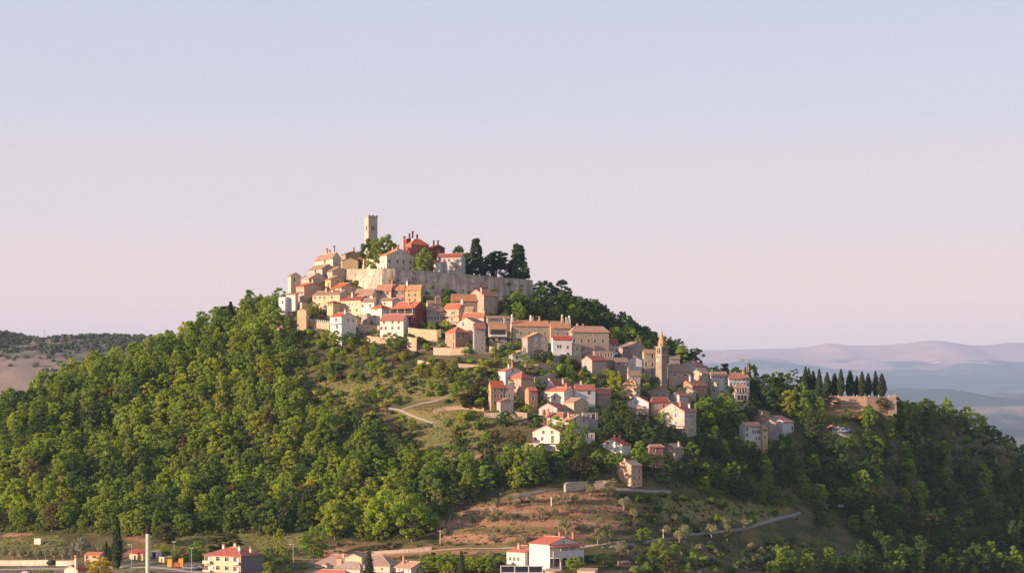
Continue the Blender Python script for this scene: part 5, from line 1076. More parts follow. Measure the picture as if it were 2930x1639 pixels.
def car_parts(c):
    if c in CAR: return CAR[c]
    pf = [(-2.1, .35), (-2.15, .75), (-1.75, .95), (-1.2, 1.0), (-.6, 1.42), (.75, 1.45), (1.45, 1.0), (2.05, .85), (2.1, .4)]
    b = MB(); n = len(pf)
    for y in (-.85, .85): b.poly([(x, y, z) for x, z in pf])
    for i in range(n): j = (i + 1) % n; b.poly([(pf[i][0], -.85, pf[i][1]), (pf[j][0], -.85, pf[j][1]), (pf[j][0], .85, pf[j][1]), (pf[i][0], .85, pf[i][1])])
    body = b.mesh('body', surf('glass', c)); g_ = MB()
    for y in (-.865, .865): g_.poly([(-1.05, y, 1.02), (-.55, y, 1.36), (.7, y, 1.38), (1.25, y, 1.02)])
    g_.poly([(.80, -.75, 1.425), (.80, .75, 1.425), (1.42, .75, 1.03), (1.42, -.75, 1.03)])
    gl = g_.mesh('window_glass', M_DARK); w = MB(); w.ring([(.33, -.1), (.33, .1)], 12); w.ring([(.18, .1), (.18, .13)], 8, m=1); wm_ = w.mesh('wheel', [M_BLACK, M_METAL])
    CAR[c] = (body, gl, wm_); return CAR[c]
def car(label, px, py, c, rz, D=None, sc_=.9, group=None, name='parked_car', cat='car'):
    D = D or ground_at(px, py) or 780.0; x, y, z = P(px, py, D)
    r = empty(name, (x, y, gz(x, y) + .12), R(rz)); r.scale = (sc_,) * 3; tag(r, label, cat, group); bd, gl, wh_ = car_parts(c)
    link(bpy.data.objects.new('body', bd), r); link(bpy.data.objects.new('window_glass', gl), r)
    for wx in (-1.3, 1.3):
        for wy in (-.82, .82): o = bpy.data.objects.new('wheel', wh_); o.location = (wx, wy, .33); o.rotation_euler = (R(90), 0, 0); link(o, r)
    return r
WC = (.66, .67, .70)
car('silver white car parked on the clearing in the right wood', 2408, 1238, WC, 20)
car('small blue car parked beside the silver white car', 2428, 1236, (.08,.12,.3), 70)
car('white van roof behind the silver white car on the clearing', 2402, 1230, (.6,.62,.64), 30)
car('small red and white car at the left of the clearing', 2382, 1226, (.45,.2,.18), 40)
car('white car on the road in the dark lower right wood', 2404, 1452, (.75,.75,.76), 12)
car('silver car parked under the rounded bastion', 1482, 862, (.55,.6,.68), 5)
car('white car parked under the hilltop pines', 1590, 868, WC, 5)
car('grey car parked left of the white car under the hilltop pines', 1572, 868, (.3,.32,.36), 5)
car('blue-grey estate car in the village car park', 540, 1630, (.30,.34,.42), 10)
car('light grey car parked right of the estate car', 560, 1628, (.42,.44,.5), 15)
car('pale hatchback behind the apartment block', 746, 1636, (.55,.58,.6), 150, D=590)
car('white car parked beneath the dark trees in the right wood', 2146, 1306, (.62,.6,.62), 5)
car('orange red car parked under the trees near the yellow house', 2190, 1297, (.5,.14,.08), 10)
car('dark car inside the gateway of the cream wall', 146, 1614, (.03,.03,.035), 80)
def truck(label, px, py, D, L_, rz):
    x, y, z = P(px, py, D); r = empty('camper_van', (x, y, max(gz(x, y), z - 3)), R(rz)); tag(r, label, 'van')
    b = MB(); b.box(-L_ / 2, L_ / 2 - 1.6, -1, 1, .6, 2.7); b.box(L_ / 2 - 1.6, L_ / 2, -1, 1, .6, 1.6); b.poly([(L_ / 2 - 1.6, -1, 2.6), (L_ / 2 - 1.6, 1, 2.6), (L_ / 2 - .5, 1, 1.6), (L_ / 2 - .5, -1, 1.6)]); b.build('body', pl((.70,.66,.60)), r)
    bar(r, 'side_window', [(-1.2, .2, -1.03, -.99, 1.6, 2.2), (L_ / 2 - 1.5, L_ / 2 - .7, -1.03, -.99, 1.3, 1.9)], M_DARK)
    for wx in (-L_ / 2 + 1, L_ / 2 - 1):
        for wy in (-.95, .95): o = bpy.data.objects.new('wheel', CAR[WC][2]); o.location = (wx, wy, .35); o.rotation_euler = (R(90), 0, 0); link(o, r)
truck('white camper van on the village road at the left', 66, 1631, 572, 3.4, 175)
truck('long white truck trailer cut by the bottom edge at the left', 78, 1646, 556, 7.5, 178)
for k, (px, c, lb) in enumerate(((486, (.7,.38,.05), 'orange yellow waste container nearest the yellow kiosk'), (506, (.55,.12,.06), 'low red waste container in the car park'), (518, (.7,.3,.08), 'tall orange recycling container in the car park'))):
    r = place('waste_container', lb, 'container', px, 1622); h_ = (2.4, 1.4, 2.6)[k]; b = MB(); b.box(-.7, .7, -.6, .6, .15, h_, 0, .06); b.build('bin_body', flat(c), r); b = MB(); b.box(-.74, .74, -.64, .64, h_, h_ + .12); b.build('lid', flat((c[0] * .8, c[1] * .8, c[2] * .8)), r)
for k, px in enumerate((1484, 1533, 1548, 1567)):
    pass
# ------------------------------------------------------------------ trees
def unit(v): return v / np.maximum(1e-9, np.linalg.norm(v, axis=-1, keepdims=True))
def leaf_quads(c, nrm, size, r, aspect=.8):
    n = len(c); t = unit(np.cross(nrm, r.normal(size=(n, 3)))); b = np.cross(nrm, t); s = (size * (.6 + .8 * r.random(n)))[:, None]
    v = np.stack([c - t * s - b * s * aspect, c + t * s * .6 - b * s * aspect, c + t * s + b * s * aspect, c - t * s * .6 + b * s * aspect], 1)
    return v.reshape(-1, 3)
def clumps(cent, rad, per, size, r, squash=.8, up=.25, rnd=.8):
    cs, ns, vv = [], [], []
    for (c, R_) in zip(cent, rad):
        k = max(8, int(per * R_ * R_)); d = unit(r.normal(size=(k, 3))); rr = R_ * (.55 + .45 * r.random(k) ** .6)
        cs.append(np.asarray(c) + d * rr[:, None] * np.array([1, 1, squash])); ns.append(unit(d + up * np.array([0, 0, 1]) + rnd * r.normal(size=(k, 3)) * .6)); vv.append(np.full(k, r.random()))
    c = np.concatenate(cs); n = np.concatenate(ns); v = np.concatenate(vv)
    return c, n, v
def leaf_mesh(name, c, n, tone, size, r, mat, aspect=.8):
    v = leaf_quads(c, n, size, r, aspect); k = len(c); f = np.arange(4 * k).reshape(k, 4)
    col = np.stack([np.clip(.45 * tone + .55 * r.random(k), 0, 1), np.clip(.6 * tone + .4 * r.random(k), 0, 1), r.random(k), np.ones(k)], -1)
    return fast_mesh(name, v, f, [mat], False, [('leaf', 'FACE', col)])
def trunk_mesh(name, h, r0, limbs, r, mat, spread=1.0, lo=.45):
    b = MB(); p = Vector((0, 0, -1.0)); pts = [p]
    for i in range(1, 5): pts.append(Vector((r.normal() * .12 * i, r.normal() * .12 * i, h * i / 4)))
    for i in range(4): b.tube(pts[i], pts[i + 1], r0 * (1 - .2 * i), r0 * (1 - .2 * (i + 1)), 7)
    for k in range(limbs):
        a = 2 * math.pi * (k + r.random() * .6) / limbs; q = pts[2].lerp(pts[4], r.random() * .8) if lo > .4 else pts[1].lerp(pts[4], r.random())
        e = q + Vector((math.cos(a) * spread, math.sin(a) * spread, spread * (.5 + .7 * r.random()))); m_ = q.lerp(e, .5) + Vector((0, 0, -.12 * spread))
        b.tube(q, m_, r0 * .42, r0 * .3, 5); b.tube(m_, e, r0 * .3, r0 * .1, 5)
    return b.mesh(name, mat, True)
PROTO = {}
def proto(kind, variants, fn):
    PROTO[kind] = [fn(np.random.default_rng(100 * hash(kind) % 9973 + i) if False else np.random.default_rng(len(kind) * 131 + sum(map(ord, kind)) + 17 * i)) for i in range(variants)]
def lobes(r, d, amp=.32, k=6):
    """uneven outline: a few bulges and hollows"""
    q = unit(r.normal(size=(k, 3))); w = r.uniform(-.8, 1, k); return 1 + amp * (np.exp(-((1 - d @ q.T) / .35) ** 2) * w).sum(-1)
def p_broad(r):          # width 8, height 10
    n = 78; d = unit(r.normal(size=(n, 3))); rr = (.45 + .55 * r.random(n) ** .45) * lobes(r, d)
    c = d * rr[:, None] * np.array([3.3, 3.3, 4.1]) + np.array([0, 0, 5.3]); c[:, 2] = np.maximum(c[:, 2], 1.0)
    a = clumps(c, .4 + .5 * r.random(n), 140, .3, r, .8, .3, .7); return (leaf_mesh('crown', *a, .155, r, M_LEAF), trunk_mesh('trunk', 5.0, .22, 6, r, M_BARK, 2.0), 8.0, 10.0)
def p_tall(r):           # width 6, height 12, feathery and uneven
    n = 64; z = 1.4 + 10.0 * r.random(n); w = 2.5 * np.sqrt(np.clip(1 - ((z - 6.0) / 6.3) ** 2, .06, 1)); an = r.random(n) * 6.28; q = w * (.35 + .65 * r.random(n)) * (1 + .25 * np.sin(2 * an + z))
    c = np.stack([np.cos(an) * q, np.sin(an) * q, z], -1)
    a = clumps(c, .4 + .5 * r.random(n), 130, .3, r, .75, .3, .7); return (leaf_mesh('crown', *a, .155, r, M_LEAF), trunk_mesh('trunk', 8.5, .2, 7, r, M_BARKL, 1.5), 6.0, 12.0)
def p_layer(r):          # width 8, height 10, leaves in tiers
    c, R_ = [], []
    for k in range(56):
        z = 1.3 + 8.2 * r.random(); w = 3.3 * math.sqrt(max(.1, 1 - ((z - 4.4) / 5.6) ** 2)); an = r.random() * 6.28; q = w * (.35 + .65 * r.random()); c.append((math.cos(an) * q, math.sin(an) * q, z)); R_.append(.55 + .6 * r.random())
    a = clumps(np.array(c), np.array(R_), 120, .3, r, .5, .6, .7); return (leaf_mesh('crown', *a, .155, r, M_LEAF), trunk_mesh('trunk', 6.5, .2, 7, r, M_BARK, 1.8), 8.0, 10.0)
def p_bush(r):           # width 4, height 3
    n = 12; d = unit(r.normal(size=(n, 3))); d[:, 2] = abs(d[:, 2]); c = d * (.3 + .6 * r.random((n, 1))) * np.array([1.5, 1.5, 1.7]) + np.array([0, 0, .7])
    a = clumps(c, .5 + .5 * r.random(n), 120, .2, r); return (leaf_mesh('foliage', *a, .19, r, M_LEAF), None, 4.0, 3.0)
def p_olive(r):          # width 4.4, height 4.4
    n = 16; d = unit(r.normal(size=(n, 3))); c = d * (.35 + .6 * r.random((n, 1))) * np.array([1.6, 1.6, 1.2]) + np.array([0, 0, 2.7])
    a = clumps(c, .4 + .45 * r.random(n), 150, .15, r, .9, .3); return (leaf_mesh('crown', *a, .15, r, M_LEAF, .45), trunk_mesh('trunk', 2.3, .17, 5, r, M_BARKL, 1.1), 4.4, 4.4)
def p_cypress(r):        # width 2.6, height 12
    k = 3400; z = .5 + 11.4 * r.random(k); pr = 1.18 * np.clip((z / 3.2) ** .5, 0, 1) * np.clip((12.05 - z) / 6.5, 0, 1) ** .75; an = r.random(k) * 6.28
    lump = 1 + .16 * np.sin(3 * an + z * 1.7) + .12 * np.sin(5 * an - z * 2.9); rr = pr * lump * (.75 + .28 * r.random(k))
    c = np.stack([np.cos(an) * rr, np.sin(an) * rr, z], -1); n = unit(np.stack([np.cos(an), np.sin(an), .25 + 0 * an], -1) + .5 * r.normal(size=(k, 3)))
    return (leaf_mesh('crown', c, n, .5 + .4 * np.sin(3 * an + z * 1.7), .16, r, M_NEEDLE), trunk_mesh('trunk', 3, .18, 0, r, M_BARK), 2.6, 12.0)
def p_conifer(r):        # width 6, height 12
    k = 4200; z = 1.0 + 11.0 * r.random(k) ** 1.25; tier = (z * 1.15) % 1.0; pr = 3.0 * (1.05 - z / 12.2) ** .8 * (.62 + .42 * (1 - tier)); an = r.random(k) * 6.28; rr = pr * (.45 + .55 * r.random(k) ** .5) * (1 + .18 * np.sin(6 * an + np.floor(z * 1.15) * 2))
    c = np.stack([np.cos(an) * rr, np.sin(an) * rr, z - .12 * rr], -1); n = unit(np.stack([np.cos(an) * .5, np.sin(an) * .5, .8 + 0 * an], -1) + .6 * r.normal(size=(k, 3)))
    return (leaf_mesh('crown', c, n, r.random(k), .22, r, M_NEEDLE), trunk_mesh('trunk', 10.5, .25, 0, r, M_BARK), 6.0, 12.0)
def p_bullet(r):         # width 6, height 10: dense rounded conifer
    n = 150; z = .6 + 9.0 * r.random(n); t_ = z / 10; pr = 2.75 * np.clip(.55 + t_ / .2, 0, 1) * np.clip(1.02 - t_, 0, 1) ** .55; an = r.random(n) * 6.28; q = pr * (.5 + .5 * r.random(n) ** .5) * (1 + .22 * np.sin(2 * an + 1.3) + .12 * np.sin(5 * an + z))
    a = clumps(np.stack([np.cos(an) * q, np.sin(an) * q, z], -1), .35 + .5 * r.random(n), 95, .3, r, .7, .5, .7); return (leaf_mesh('crown', *a, .2, r, M_NEEDLE), trunk_mesh('trunk', 4, .3, 0, r, M_BARK), 6.0, 10.0)
def p_cedar(r):          # width 14, height 10: flat plates on a forked trunk
    b = MB(); b.tube((0, 0, -1), (0, 0, 3), .45, .38, 8); c, R_ = [], []
    for k in range(5):
        a = k * 1.26 + r.random(); top = Vector((math.cos(a) * 1.6, math.sin(a) * .9, 6.5 + r.random() * 2.4)); b.tube((0, 0, 2.6), top, .24, .1, 6)
        for j in range(5):
            f = .35 + .65 * j / 4; q = Vector((0, 0, 2.6)).lerp(top, f); an = a + r.normal() * .9; L_ = 2.2 + 2.8 * r.random(); e = q + Vector((math.cos(an) * L_, math.sin(an) * L_ * .7, .3)); b.tube(q, e, .1, .04, 5)
            for m_ in (.5, .8, 1.05): pt = q.lerp(e, m_); c.append((pt.x + r.normal() * .4, pt.y + r.normal() * .4, pt.z + .15)); R_.append(.75 + .55 * r.random())
    a = clumps(np.array(c), np.array(R_), 62, .3, r, .28, 1.2); return (leaf_mesh('crown', *a, .24, r, M_NEEDLE), b.mesh('trunk', M_BARK, True), 14.0, 10.0)
def p_bare(r):           # width 8, height 10: thin open cedar with bare arms
    b = MB(); b.tube((0, 0, -1), (.3, 0, 9.6), .3, .07, 7); c, R_ = [], []
    for k in range(15):
        z = 2.2 + 7.2 * k / 14; a = k * 2.4; L_ = (3.8 - .22 * z) * (.7 + .4 * r.random()); e = Vector((math.cos(a) * L_, math.sin(a) * L_ * .7, z + .3)); b.tube((.03 * z, 0, z), e, .09, .03, 5)
        for m_ in (.55, .8, 1.0): c.append((e.x * m_, e.y * m_, z + .35)); R_.append(.45 + .25 * r.random())
    a = clumps(np.array(c), np.array(R_), 110, .3, r, .3, 1.0); return (leaf_mesh('crown', *a, .18, r, M_NEEDLE), b.mesh('trunk', M_BARK, True), 8.0, 10.0)
def p_palm(r):           # width 4, height 5
    b = MB(); b.tube((0, 0, -.8), (0, 0, 3.3), .26, .2, 8); v, f = [], []
    for k in range(46):
        a = r.random() * 6.28; up_ = .2 + 1.3 * r.random(); L_ = 1.5 + .5 * r.random(); pr = None; w = .22
        for j in range(6):
            q = j / 5; x = L_ * q; z = 3.4 + up_ * x - .62 * x * x * (1 + .3 * up_); pt = (math.cos(a) * x, math.sin(a) * x, z); ww = w * (1 - q * .8); sd = (-math.sin(a) * ww, math.cos(a) * ww)
            v += [(pt[0] - sd[0], pt[1] - sd[1], pt[2] - .08), (pt[0] + sd[0], pt[1] + sd[1], pt[2] - .08)]
            if j: n = len(v); f.append((n - 4, n - 3, n - 1, n - 2))
    col = np.stack([r.random(len(f)), r.random(len(f)), r.random(len(f)), np.ones(len(f))], -1)
    return (fast_mesh('crown', v, f, [M_NEEDLE], False, [('leaf', 'FACE', col)]), b.mesh('trunk', M_BARKL, True), 4.0, 5.0)
proto('broad', 6, p_broad); proto('tall', 4, p_tall); proto('layer', 4, p_layer); proto('bush', 4, p_bush); proto('olive', 3, p_olive); proto('cypress', 3, p_cypress)
proto('conifer', 2, p_conifer); proto('cedar', 2, p_cedar); proto('bare', 1, p_bare); proto('bullet', 2, p_bullet); proto('palm', 1, p_palm)
NAME = {'broad': 'broadleaf_tree', 'tall': 'tall_tree', 'layer': 'spreading_tree', 'bush': 'shrub', 'olive': 'olive_tree', 'cypress': 'cypress_tree', 'conifer': 'conifer_tree', 'cedar': 'cedar_tree', 'bullet': 'conifer_tree', 'bare': 'open_cedar_tree', 'palm': 'palm_tree'}
# tints are leaf reflectances
T = {'yg': (.36, .41, .036), 'lg': (.28, .37, .040), 'mg': (.225, .32, .040), 'dg': (.088, .148, .032), 'yel': (.42, .30, .03), 'org': (.36, .20, .03), 'oliv': (.30, .30, .15), 'brn': (.18, .14, .05), 'cyp': (.035, .055, .022), 'pine': (.035, .058, .025), 'pink': (.42, .10, .10)}
TREES = []
def tree_at(x, y, z, w, h, kind, tint, label, group=None, name=None, rz=None, cat=None, force=None):
    ps = PROTO[kind]; cr_, tr_, pw, ph = ps[int(rng.integers(len(ps))) if force is None else force]
    t = T[tint] if isinstance(tint, str) else tint; j = .85 + .3 * rng.random(); t = (t[0] * j * (.92 + .16 * rng.random()), t[1] * j, t[2] * j * (.85 + .3 * rng.random()), 1)
    sc_ = (w / pw, w / pw, h / ph); rz = rng.random() * 6.28 if rz is None else rz
    if tr_ is None:
        o = bpy.data.objects.new(name or NAME[kind], cr_); o.location = (x, y, z - .15); o.scale = sc_; o.rotation_euler = (0, 0, rz); o.color = t; link(o); tag(o, label, cat or 'shrub', group)
    else:
        o = empty(name or NAME[kind], (x, y, z - .15), rz); o.scale = sc_; tag(o, label, cat or 'tree', group)
        a = bpy.data.objects.new('trunk', tr_); link(a, o); c = bpy.data.objects.new('crown', cr_); c.color = t; link(c, o)
    TREES.append((x, y, w / 2)); return o
def tree(px, py, wpx, hpx, kind, tint, label, group=None, D=None, **kw):
    if D and kind == 'bush' and abs(P(px, py, D)[2] - gz(*P(px, py, D)[:2])) > 1.0: D = None
    D0 = D; D = D or ground_at(px, py) or 800.0; x, y, z = P(px, py, D); s = F_PX / D; h = hpx / s
    if D0: h = max(h * .6, (HY - py + hpx) / s - gz(x, y))      # the crown reaches its measured height
    return tree_at(x, y, gz(x, y), wpx / s, h, kind, tint, label, group, **kw)
# --- trees one can point at: (column, row of the foot, width, height, kind, tint, label)
SOLO = [
 (1102,745,96,72,'broad','mg','wide leafy tree in front of the foot of the bell tower',814),
 (1052,752,66,66,'broad','dg','dark tree left of the bell tower tree',818),
 (1078,748,76,62,'broad','mg','middle crown of the trees before the bell tower',810),
 (965,985,56,44,'broad','mg','tree below the white house with the large brown window',None),(1002,988,46,38,'broad','dg','dark tree right below the white house with the large brown window',None),(936,982,44,40,'broad','lg','light tree below the stone retaining wall with the fence',None),
 (1212,770,58,66,'broad','mg','leafy tree between the red mansion and the beige house',803),
 (1195,772,40,36,'bush','mg','shrub under the tree beside the red mansion',801),
 (1280,772,60,28,'bush','dg','dark hedge shrub in front of the beige house',806),
 (1361,776,60,96,'bullet','pine','tall dark conifer right of the beige house',822),
 (1310,760,62,62,'broad','dg','round dark pine behind the beige house',830),(1330,770,44,52,'broad','dg','second round dark pine behind the beige house',826),
 (1420,782,118,74,'cedar','pine','flat-topped cedar with sky showing through its branches',832),
 (1482,792,74,94,'bullet',(.035,.055,.02),'large dense conical conifer at the right end of the rampart',836),
 (1490,795,62,56,'broad','dg','dark leafy mass at the foot of the dense conical conifer',831),
 (1395,784,60,52,'broad','pine','low dark tree between the tall conifer and the cedar',836),(1452,790,64,50,'broad','pine','low dark tree between the cedar and the dense conifer',842),(1340,776,50,58,'broad','pine','dark tree touching the left side of the tall conifer',832),
 (1366,782,40,26,'bush','brn','brownish shrub on the rampart under the tall conifer',814),(1400,785,44,24,'bush','mg','olive green shrub on the rampart under the cedar',818),(1432,788,40,24,'bush','brn','rounded shrub on the rampart beneath the cedar branches',821),
 (1020,772,30,20,'bush','yg','light green shrub on the lit rampart',800),(1005,771,26,14,'bush','mg','small shrub at the left end of the lit rampart',803),
 (1545,866,62,62,'broad','dg','dark round tree just right of the bastion',840),(1575,868,56,58,'broad','dg','dark tree between the bastion and the tall round pine',842),(1606,870,66,74,'broad','dg','tall dark round pine right of the bastion',843),(1636,884,36,40,'broad','dg','smaller dark tree on the skyline right of the tall round pine',838),
 (1525,905,66,56,'layer','mg','half-lit tree on the slope below the bastion',795),
 (1030,843,18,24,'bush','mg','shrub at the foot of the lit rampart',788),(1035,850,14,20,'bush','dg','dark shrub beside the red-roofed house',788),
 (1215,862,26,24,'bush','mg','shrub at the foot of the grey rampart right of the yellow house',783),(1250,866,24,20,'bush','yg','yellowish shrub at the foot of the grey rampart',784),(1290,875,40,22,'bush','dg','dark shrub between the chapel and the orange roof',782),(1328,845,26,18,'bush','brn','shrub above the long orange roof',787),
 (818,890,34,34,'bush','mg','green bush in front of the white flat-topped house',781),(866,858,26,18,'bush','dg','dark round bush under the pink house',784),(836,862,36,24,'bush','dg','dark bush above the ivy wall',785),
 (890,902,20,20,'bush','mg','round green bush beside the gabled stone hut',768),(890,910,14,14,'bush','pink','pink oleander at the left of the terrace garden',764),(905,912,20,20,'bush','mg','green oleander between the two pink ones',764),(922,910,16,16,'bush','pink','pink oleander at the right of the terrace garden',764),
 (1021,925,22,30,'palm','mg','palm tree beside the white house with the large brown window',None),
 (1050,925,26,14,'bush','brn','brown dry shrub right of the palm',757),
 (845,985,46,50,'broad','dg','dark dome-shaped tree below the gabled stone hut',None),
 (1130,1005,62,52,'broad','mg','leafy tree below the white shuttered house',None),(1245,945,30,30,'bush','dg','dark bush under the band-windowed brown house',None),(1275,940,26,34,'bush','yg','light green bush left of the brick-coloured house',None),
 (1478,985,20,30,'palm','yg','little yellow-green palm in front of the long row house',757),(1425,985,50,14,'bush','lg','vine pergola strip below the vine loggia',752),
 (1550,1042,42,42,'broad',(.10,.11,.03),'round lit tree below the grey shuttered house',735),(1500,1070,30,60,'tall','lg','slim umbrella tree above the hamlet',728),
 (1650,1058,26,30,'bush',(.06,.03,.03),'dark purple round tree left of the plain beige house',737),
 (1605,1068,50,36,'bush','mg','shrubs behind the garden wall of the hamlet',728),(1480,1050,60,36,'broad','mg','leafy tree left of the slim umbrella tree',736),(1455,1045,40,34,'broad','lg','light tree above the white hamlet house',738),
 (1760,1125,50,70,'broad','yg','bright yellow-green tree in the middle of the hamlet',720),(1750,1165,58,52,'broad','brn','browned tree below the bright yellow-green tree',712),(1790,1215,42,62,'broad',(.24,.24,.03),'brightest yellow tree below the white gabled house',700),
 (1850,1250,70,70,'broad',(.085,.09,.03),'broad tree left of the blue-shuttered house',692),(1770,1240,40,40,'broad','dg','dark tree under the brightest yellow tree',694),
 (2022,1172,56,44,'broad',(.12,.115,.04),'lit tree right of the blue-shuttered house',733),(2085,1205,76,62,'broad','mg','large green tree below the loggia house',735),(2060,1240,70,70,'broad','dg','dark tree below the large green tree',722),(2140,1190,60,50,'broad','dg','dark tree right of the loggia arches',742),
 (1935,1112,40,24,'bush','dg','dark bush below the church nave',None),(2040,1118,30,24,'bush','dg','dark bush left of the loggia house',None),
 (2105,1085,54,40,'broad','lg','lit round tree behind the white terrace houses',785),(2150,1105,60,66,'broad','dg','large dark tree right of the crane',790),(2040,1065,30,20,'bush','dg','small bushy tree on the skyline left of the crane',790),
 (2220,1128,48,70,'broad','lg','rounded light tree left of the open cedar',792),(2255,1128,34,64,'tall','mg','feathery tree beside the open cedar',792),(2274,1130,44,76,'bare','pine','open cedar with bare arms left of the cypresses',790),
 (2270,1180,120,70,'broad','dg','large dark tree below the left cypresses',775),(2330,1200,120,72,'broad','dg','huge dark round tree below the cemetery wall',765),(2215,1160,70,60,'broad','dg','dark tree below the rounded light tree',775),
 (2450,1200,60,24,'bush','yel','yellow shrub below the cemetery wall',None),(2525,1185,48,52,'broad',(.13,.12,.035),'golden tree in front of the cemetery bastion',None),(2598,1212,36,70,'broad','lg','light green leaning tree right of the cemetery bastion',None),(2645,1200,50,60,'broad','dg','dark tree on the right skyline beyond the bastion',None),
 (2710,1215,64,70,'broad','mg','rounded tree on the right skyline',None),(2800,1250,56,66,'broad','lg','half-lit tree lower on the right skyline',None),(2760,1226,50,62,'broad','mg','tree between the two rounded skyline trees at the right',None),
 (2850,1320,90,60,'olive','oliv','largest pale olive in the lit group at the right',None),(2790,1300,66,46,'olive','oliv','pale olive left of the largest in the right group',None),(2810,1275,60,40,'olive','oliv','pale olive behind the others in the right group',None),(2740,1300,44,30,'olive','oliv','small pale olive at the left of the right group',None),(2890,1300,56,44,'olive','oliv','pale olive at the far right of the right group',None),
 (1400,1150,92,96,'broad',(.085,.09,.03),'big spreading tree left of the six-windowed stone house',702),(1345,1172,84,70,'layer',(.09,.085,.03),'wide brownish tree on the lawn by the path',None),(1384,1166,44,62,'broad','lg','fresh green tree touching the six-windowed stone house',699),
 (1510,1190,40,36,'broad','lg','fresh green shrub tree below the narrow brick-brown house',694),(1445,1222,60,48,'broad','dg','dark round tree below the rough-piered wall',None),(1370,1230,40,36,'bush','mg','bush beside the lower lawn',None),
 (1557,1200,16,46,'palm','brn','palm in front of the grey rendered house',683),(1590,1225,62,40,'broad','lg','tree behind the roof of the meadow house',676),
 (1480,1290,56,66,'broad','brn','brownish tree left of the meadow house',None),(1640,1290,76,84,'broad','mg','large tree right of the meadow house',664),(1625,1310,50,40,'bush','dg','dark bush at the corner of the meadow house',None),
 (1500,1375,70,110,'broad','lg','tall bright tree above the olive grove',None),(1475,1400,46,60,'broad','yg','yellow-green lower crown beside the tall bright tree',None),(1580,1375,60,72,'broad',(.06,.07,.028),'rounded grey-green oak above the bend',648),(1665,1378,78,86,'broad',(.055,.065,.025),'largest round oak above the curved wall',647),(1712,1360,36,60,'broad',(.06,.07,.028),'narrow oak right of the largest round oak',655),(1690,1386,30,36,'olive',(.08,.085,.04),'small oak at the curved wall',640),
 (1860,1345,66,50,'broad','dg','dark tree behind the tower-like stone house',662),(1965,1360,64,66,'broad',(.12,.12,.045),'lit silvery tree right of the rose red house',None),
 (875,1455,60,84,'tall','yel','bright yellow tree in the lower left wood',None),(748,1500,50,64,'tall','org','orange-turning tree in the lower left wood',None),(890,1500,46,70,'tall','yg','yellow-green tree below the bright yellow one',None),
 (1090,1548,116,140,'broad','lg','largest bright green tree at the foot of the wood',None),(1180,1550,110,150,'broad','lg','right-hand bright green tree at the foot of the wood',None),(960,1545,110,118,'broad','lg','left-hand bright green tree at the foot of the wood',None),(895,1605,90,100,'broad','mg','green tree standing on the meadow above the school',None),
 (480,1560,90,70,'broad',(.12,.12,.05),'pale feathery tree at the edge of the left meadow',None),(645,1590,110,68,'layer',(.12,.12,.03),'spreading tree behind the apartment block',None),(560,1600,60,52,'broad','mg','small tree left of the apartment block',None),(800,1590,34,80,'tall','yg','slender yellow-green tree on the meadow',None),(760,1620,50,60,'broad','mg','bush tree right of the apartment block',None),
 (335,1628,30,154,'cypress','cyp','tallest cypress at the lower left beside the shop',None),(304,1612,14,66,'cypress','cyp','small cypress just left of the tallest one',None),(313,1616,14,56,'cypress','cyp','shortest cypress beside the tallest one',None),
 (282,1650,96,62,'broad',(.44,.38,.05),'yellow-green round tree at the bottom left edge',562),(1056,1650,42,76,'conifer',(.06,.08,.03),'dark conifer in front of the school',566),(1320,1650,36,76,'conifer',(.07,.09,.03),'conifer right of the orange-brown roofed house',566),
 (1840,1560,66,52,'broad','mg','dark green tree beside the utility pole road',None),(1890,1612,90,70,'broad','mg','broad tree below the utility pole',None),(1645,1640,60,50,'broad','lg','shrub tree in front of the villa',574),(1730,1625,70,46,'broad','dg','dark shrubbery right of the villa',580),(1700,1605,60,30,'bush','dg','dark hedge right of the villa arches',588),
 (1920,1640,60,50,'broad',(.13,.14,.04),'light bush at the bottom edge right of the brick hut',572),(1260,1630,110,50,'broad','lg','leafy shrubs right of the orange-brown roofed house',578),(1380,1640,80,50,'broad','mg','shrub trees left of the villa panels',576),(1215,1610,50,30,'bush','mg','bush behind the orange-brown roofed house',590),
 (2640,1560,84,90,'broad',(.13,.13,.035),'lit crown standing out in the lower right wood',None),(2555,1555,44,60,'broad',(.13,.13,.035),'smaller lit crown left of the large one in the lower right wood',None),(2490,1425,50,40,'broad','yel','yellow lit crown above the road in the right wood',None),(2760,1640,60,60,'broad',(.12,.13,.035),'lit crown at the bottom right edge',None),(2840,1640,60,56,'broad',(.12,.13,.035),'rightmost lit crown at the bottom edge',None),(2250,1620,44,50,'broad','lg','half-lit tree in the lower right scrub',None),(2170,1610,40,36,'bush','oliv','pale bush in the lower right scrub',None),
 (660,905,40,74,'conifer','pine','dark conifer on the left skyline below the town',None),(720,900,44,60,'broad','mg','rounded tree on the left skyline near the town',None),(800,880,56,60,'broad','mg','thin tree on the skyline left of the hilltop houses',None),
]
for q in SOLO:
    px, py, w, h, kind, tint, lb, D = q
    assert lb not in LABELS, lb
    LABELS.add(lb); tree(px, py, w, h, kind, tint, lb, D=D)
ORD = ['first', 'second', 'third', 'fourth', 'fifth', 'sixth', 'seventh', 'eighth', 'ninth', 'tenth', 'eleventh', 'twelfth', 'thirteenth']
